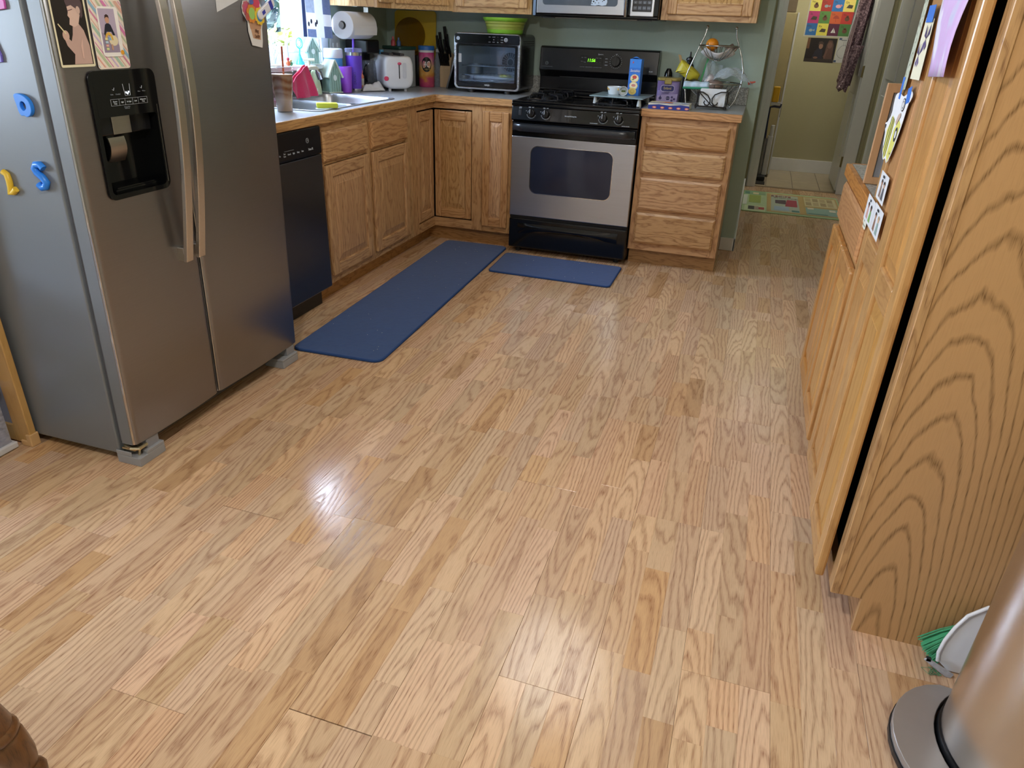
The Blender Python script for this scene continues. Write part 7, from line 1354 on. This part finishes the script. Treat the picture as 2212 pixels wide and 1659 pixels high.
t = thing('coloring_sheet', 'white colouring page taped beside the dark photo poster', 'drawing', (2.64, 4.13, 1.18)); Fp = FR((2.558, 4.1295, 1.080), (1, 0, 0), (0, 0, 1)); q = MB(Fp); q.box((0, 0, .0002), (.19, .225, .001)); q.build('sheet', plain('#b9bbbb', .7), t)
q = MB(Fp); q.tube([(.06 + .045 * math.cos(k * .45) * (1 + .2 * math.sin(k)), .10 + .06 * math.sin(k * .45), .0012) for k in range(14)], .0012, 4, closed=True); q.tube([(.06, .15, .0012), (.055, .19, .0012), (.075, .19, .0012), (.075, .15, .0012)], .0012, 4); q.box((.03, .200, .001), (.08, .206, .0013)); q.build('line_drawing', plain('#5a5a60', .6), t)
for x, z in ((.008, .205), (-.006, .004)): q = MB(Fp); q.box((x, z, .001), (x + .024, z + .018, .0015), T=Matrix.Rotation(0, 4, 'Z')); q.build('tape', plain('#4a5a7a', .6), t)
t = thing('hanging_clothes', 'bundle of mauve flowered clothes with straps hanging on the hall door', 'clothes', (2.66, 3.45, 1.3)); MV = speckle('#a58a92', '#5a454e', 70, .44, .9); MV2 = plain('#b09aa0', .9, var=.12, scale=30)
def garment(y0, x0, ztop, zbot, w0, w1, dep, m, ph, nm):
    b = MB(); b.lathe([(.001, 0)], 3) if False else None
    n = 22; k_ = 18; vs = []; fs = []
    for j in range(k_ + 1):
        v = j / k_; z = ztop + (zbot - ztop) * v; w = w0 + (w1 - w0) * v
        for i in range(n):
            a = 2 * PI * i / n; r_ = 1 + .22 * math.sin(5 * a + ph + 3 * v) + .10 * math.sin(9 * a - 4 * v + ph); zz = z + (.018 * math.sin(4 * a + ph) if j == k_ else 0)
            vs.append((x0 - .05 * v + dep * r_ * math.cos(a), y0 + w * r_ * math.sin(a), zz))
    for j in range(k_):
        for i in range(n): fs.append((j * n + i, (j + 1) * n + i, (j + 1) * n + (i + 1) % n, j * n + (i + 1) % n))
    fs += [tuple(range(n)), tuple(k_ * n + i for i in range(n))[::-1]]; b.add(vs, fs); return b.build(nm, m, t, smooth=2)
garment(3.40, 2.672, 1.75, .93, .060, .145, .052, MV, 0, 'dress'); garment(3.62, 2.688, 1.78, 1.02, .05, .09, .032, plain('#4a4450', .9, var=.3, scale=60), 1.2, 'shirt')
garment(3.22, 2.655, 1.25, .885, .05, .085, .040, MV, 2.0, 'skirt')
for k in range(5): q = MB(); y = 3.24 + k * .06; q.tube([(2.610 - .02 * math.sin(k), y, 1.5), (2.600, y + .05, 1.30 - .05 * k), (2.590, y - .03, 1.12 - .03 * k), (2.600, y + .03, .96)], .006, 6); q.build('strap', MV2, t, smooth=1)
for k in range(4): q = MB(); z = .905 + .022 * k; q.tube([(2.575 + .01 * k, 3.14 + .02 * i_ , z + .010 * math.sin(i_ * 1.8 + k)) for i_ in range(9)], .007, 6); q.build('ruffle', MV2, t, smooth=1)
q = MB(); q.tube([(2.59, 3.26, 1.62), (2.575, 3.22, 1.45), (2.56, 3.18, 1.30)], [.006, .008, .004], 8); q.build('foil_ribbon', plain('#e0e4ea', .1, .9), t); q = MB(); q.tube([(2.73, 3.40, 1.80), (2.70, 3.40, 1.80), (2.69, 3.40, 1.77)], .006, 8); q.build('hook', plain('#9a9a9a', .3, .8), t)
t = thing('white_cabinet', 'cream tall cabinet with white edge standing in the back room', 'cabinet', (1.85, 3.85, 0)); q = MB(); q.box((1.55, 3.62, .03), (2.118, 4.12, 1.500)); q.build('body', plain('#b3a67e', .5), t, bev=.004); q = MB(); q.box((2.118, 3.615, .03), (2.134, 4.12, 1.502)); q.build('edge_panel', plain('#d6d8dc', .5), t, bev=.002); q = MB(); q.box((1.56, 3.64, 0), (2.11, 4.11, .03)); q.build('plinth', plain('#5a564c', .6), t)
t = thing('storage_box', 'brown box on top of the cream cabinet in the back room', 'box', (1.9, 3.85, 1.503)); q = MB(); q.box((1.70, 3.66, 1.5035), (2.10, 4.05, 1.80)); q.build('carton', plain('#6f6252', .8), t, bev=.004); q = MB(); q.box((1.86, 3.655, 1.504), (1.92, 3.6595, 1.80)); q.build('tape', plain('#8a7a5c', .4), t)
t = thing('carpet_cleaner', 'upright floor cleaner with yellow tank and navy handle in the hall doorway', 'vacuum', (2.06, 3.40, 0)); NV = plain('#1f2648', .4)
q = MB(); q.box((2.005, 3.33, .004), (2.095, 3.50, .05)); q.build('floor_head', plain('#17181c', .4), t, bev=.01); q = MB(); q.tube([(2.035, 3.45, .05), (2.032, 3.44, .22), (2.035, 3.42, .40)], [.026, .024, .018], 12); q.build('tube', plain('#8a8c92', .25, .7), t, smooth=.9)
q = MB(); q.prism(rrect(2.055, 3.42, 2.105, 3.52, .012), .05, .42); q.build('body', plain('#c8cace', .4), t, bev=.006, smooth=.5); q = MB(); q.tube([(2.083, 3.44, .42), (2.085, 3.43, .52)], .018, 12); q.build('neck', plain('#d8dade', .25), t, smooth=.8)
q = MB(); q.tube([(2.030, 3.42, .38), (2.022, 3.41, .55), (2.022, 3.40, .685), (2.06, 3.40, .695), (2.112, 3.40, .690), (2.118, 3.40, .72)], .011, 10); q.build('handle', NV, t, smooth=1); q = MB(); q.box((2.022, 3.38, .706), (2.112, 3.43, .735)); q.build('tray', plain('#b9b9bc', .4), t, bev=.004)
q = MB(); q.prism(rrect(2.026, 3.375, 2.086, 3.435, .010), .7355, .872); q.build('tank', plain('#d8a818', .3), t, bev=.006, smooth=.5); q = MB(); q.tube([(2.092, 3.40, .86), (2.095, 3.40, .74), (2.125, 3.40, .70), (2.124, 3.41, .60)], .0035, 6); q.build('cord', plain('#8a8a8a', .4), t)
t = thing('floor_pad', 'small black mat at the foot of the floor cleaner', 'mat', (2.05, 3.3, 0)); q = MB(); q.box((2.01, 3.16, .0015), (2.10, 3.32, .006)); q.build('pad', plain('#26221f', .9), t)
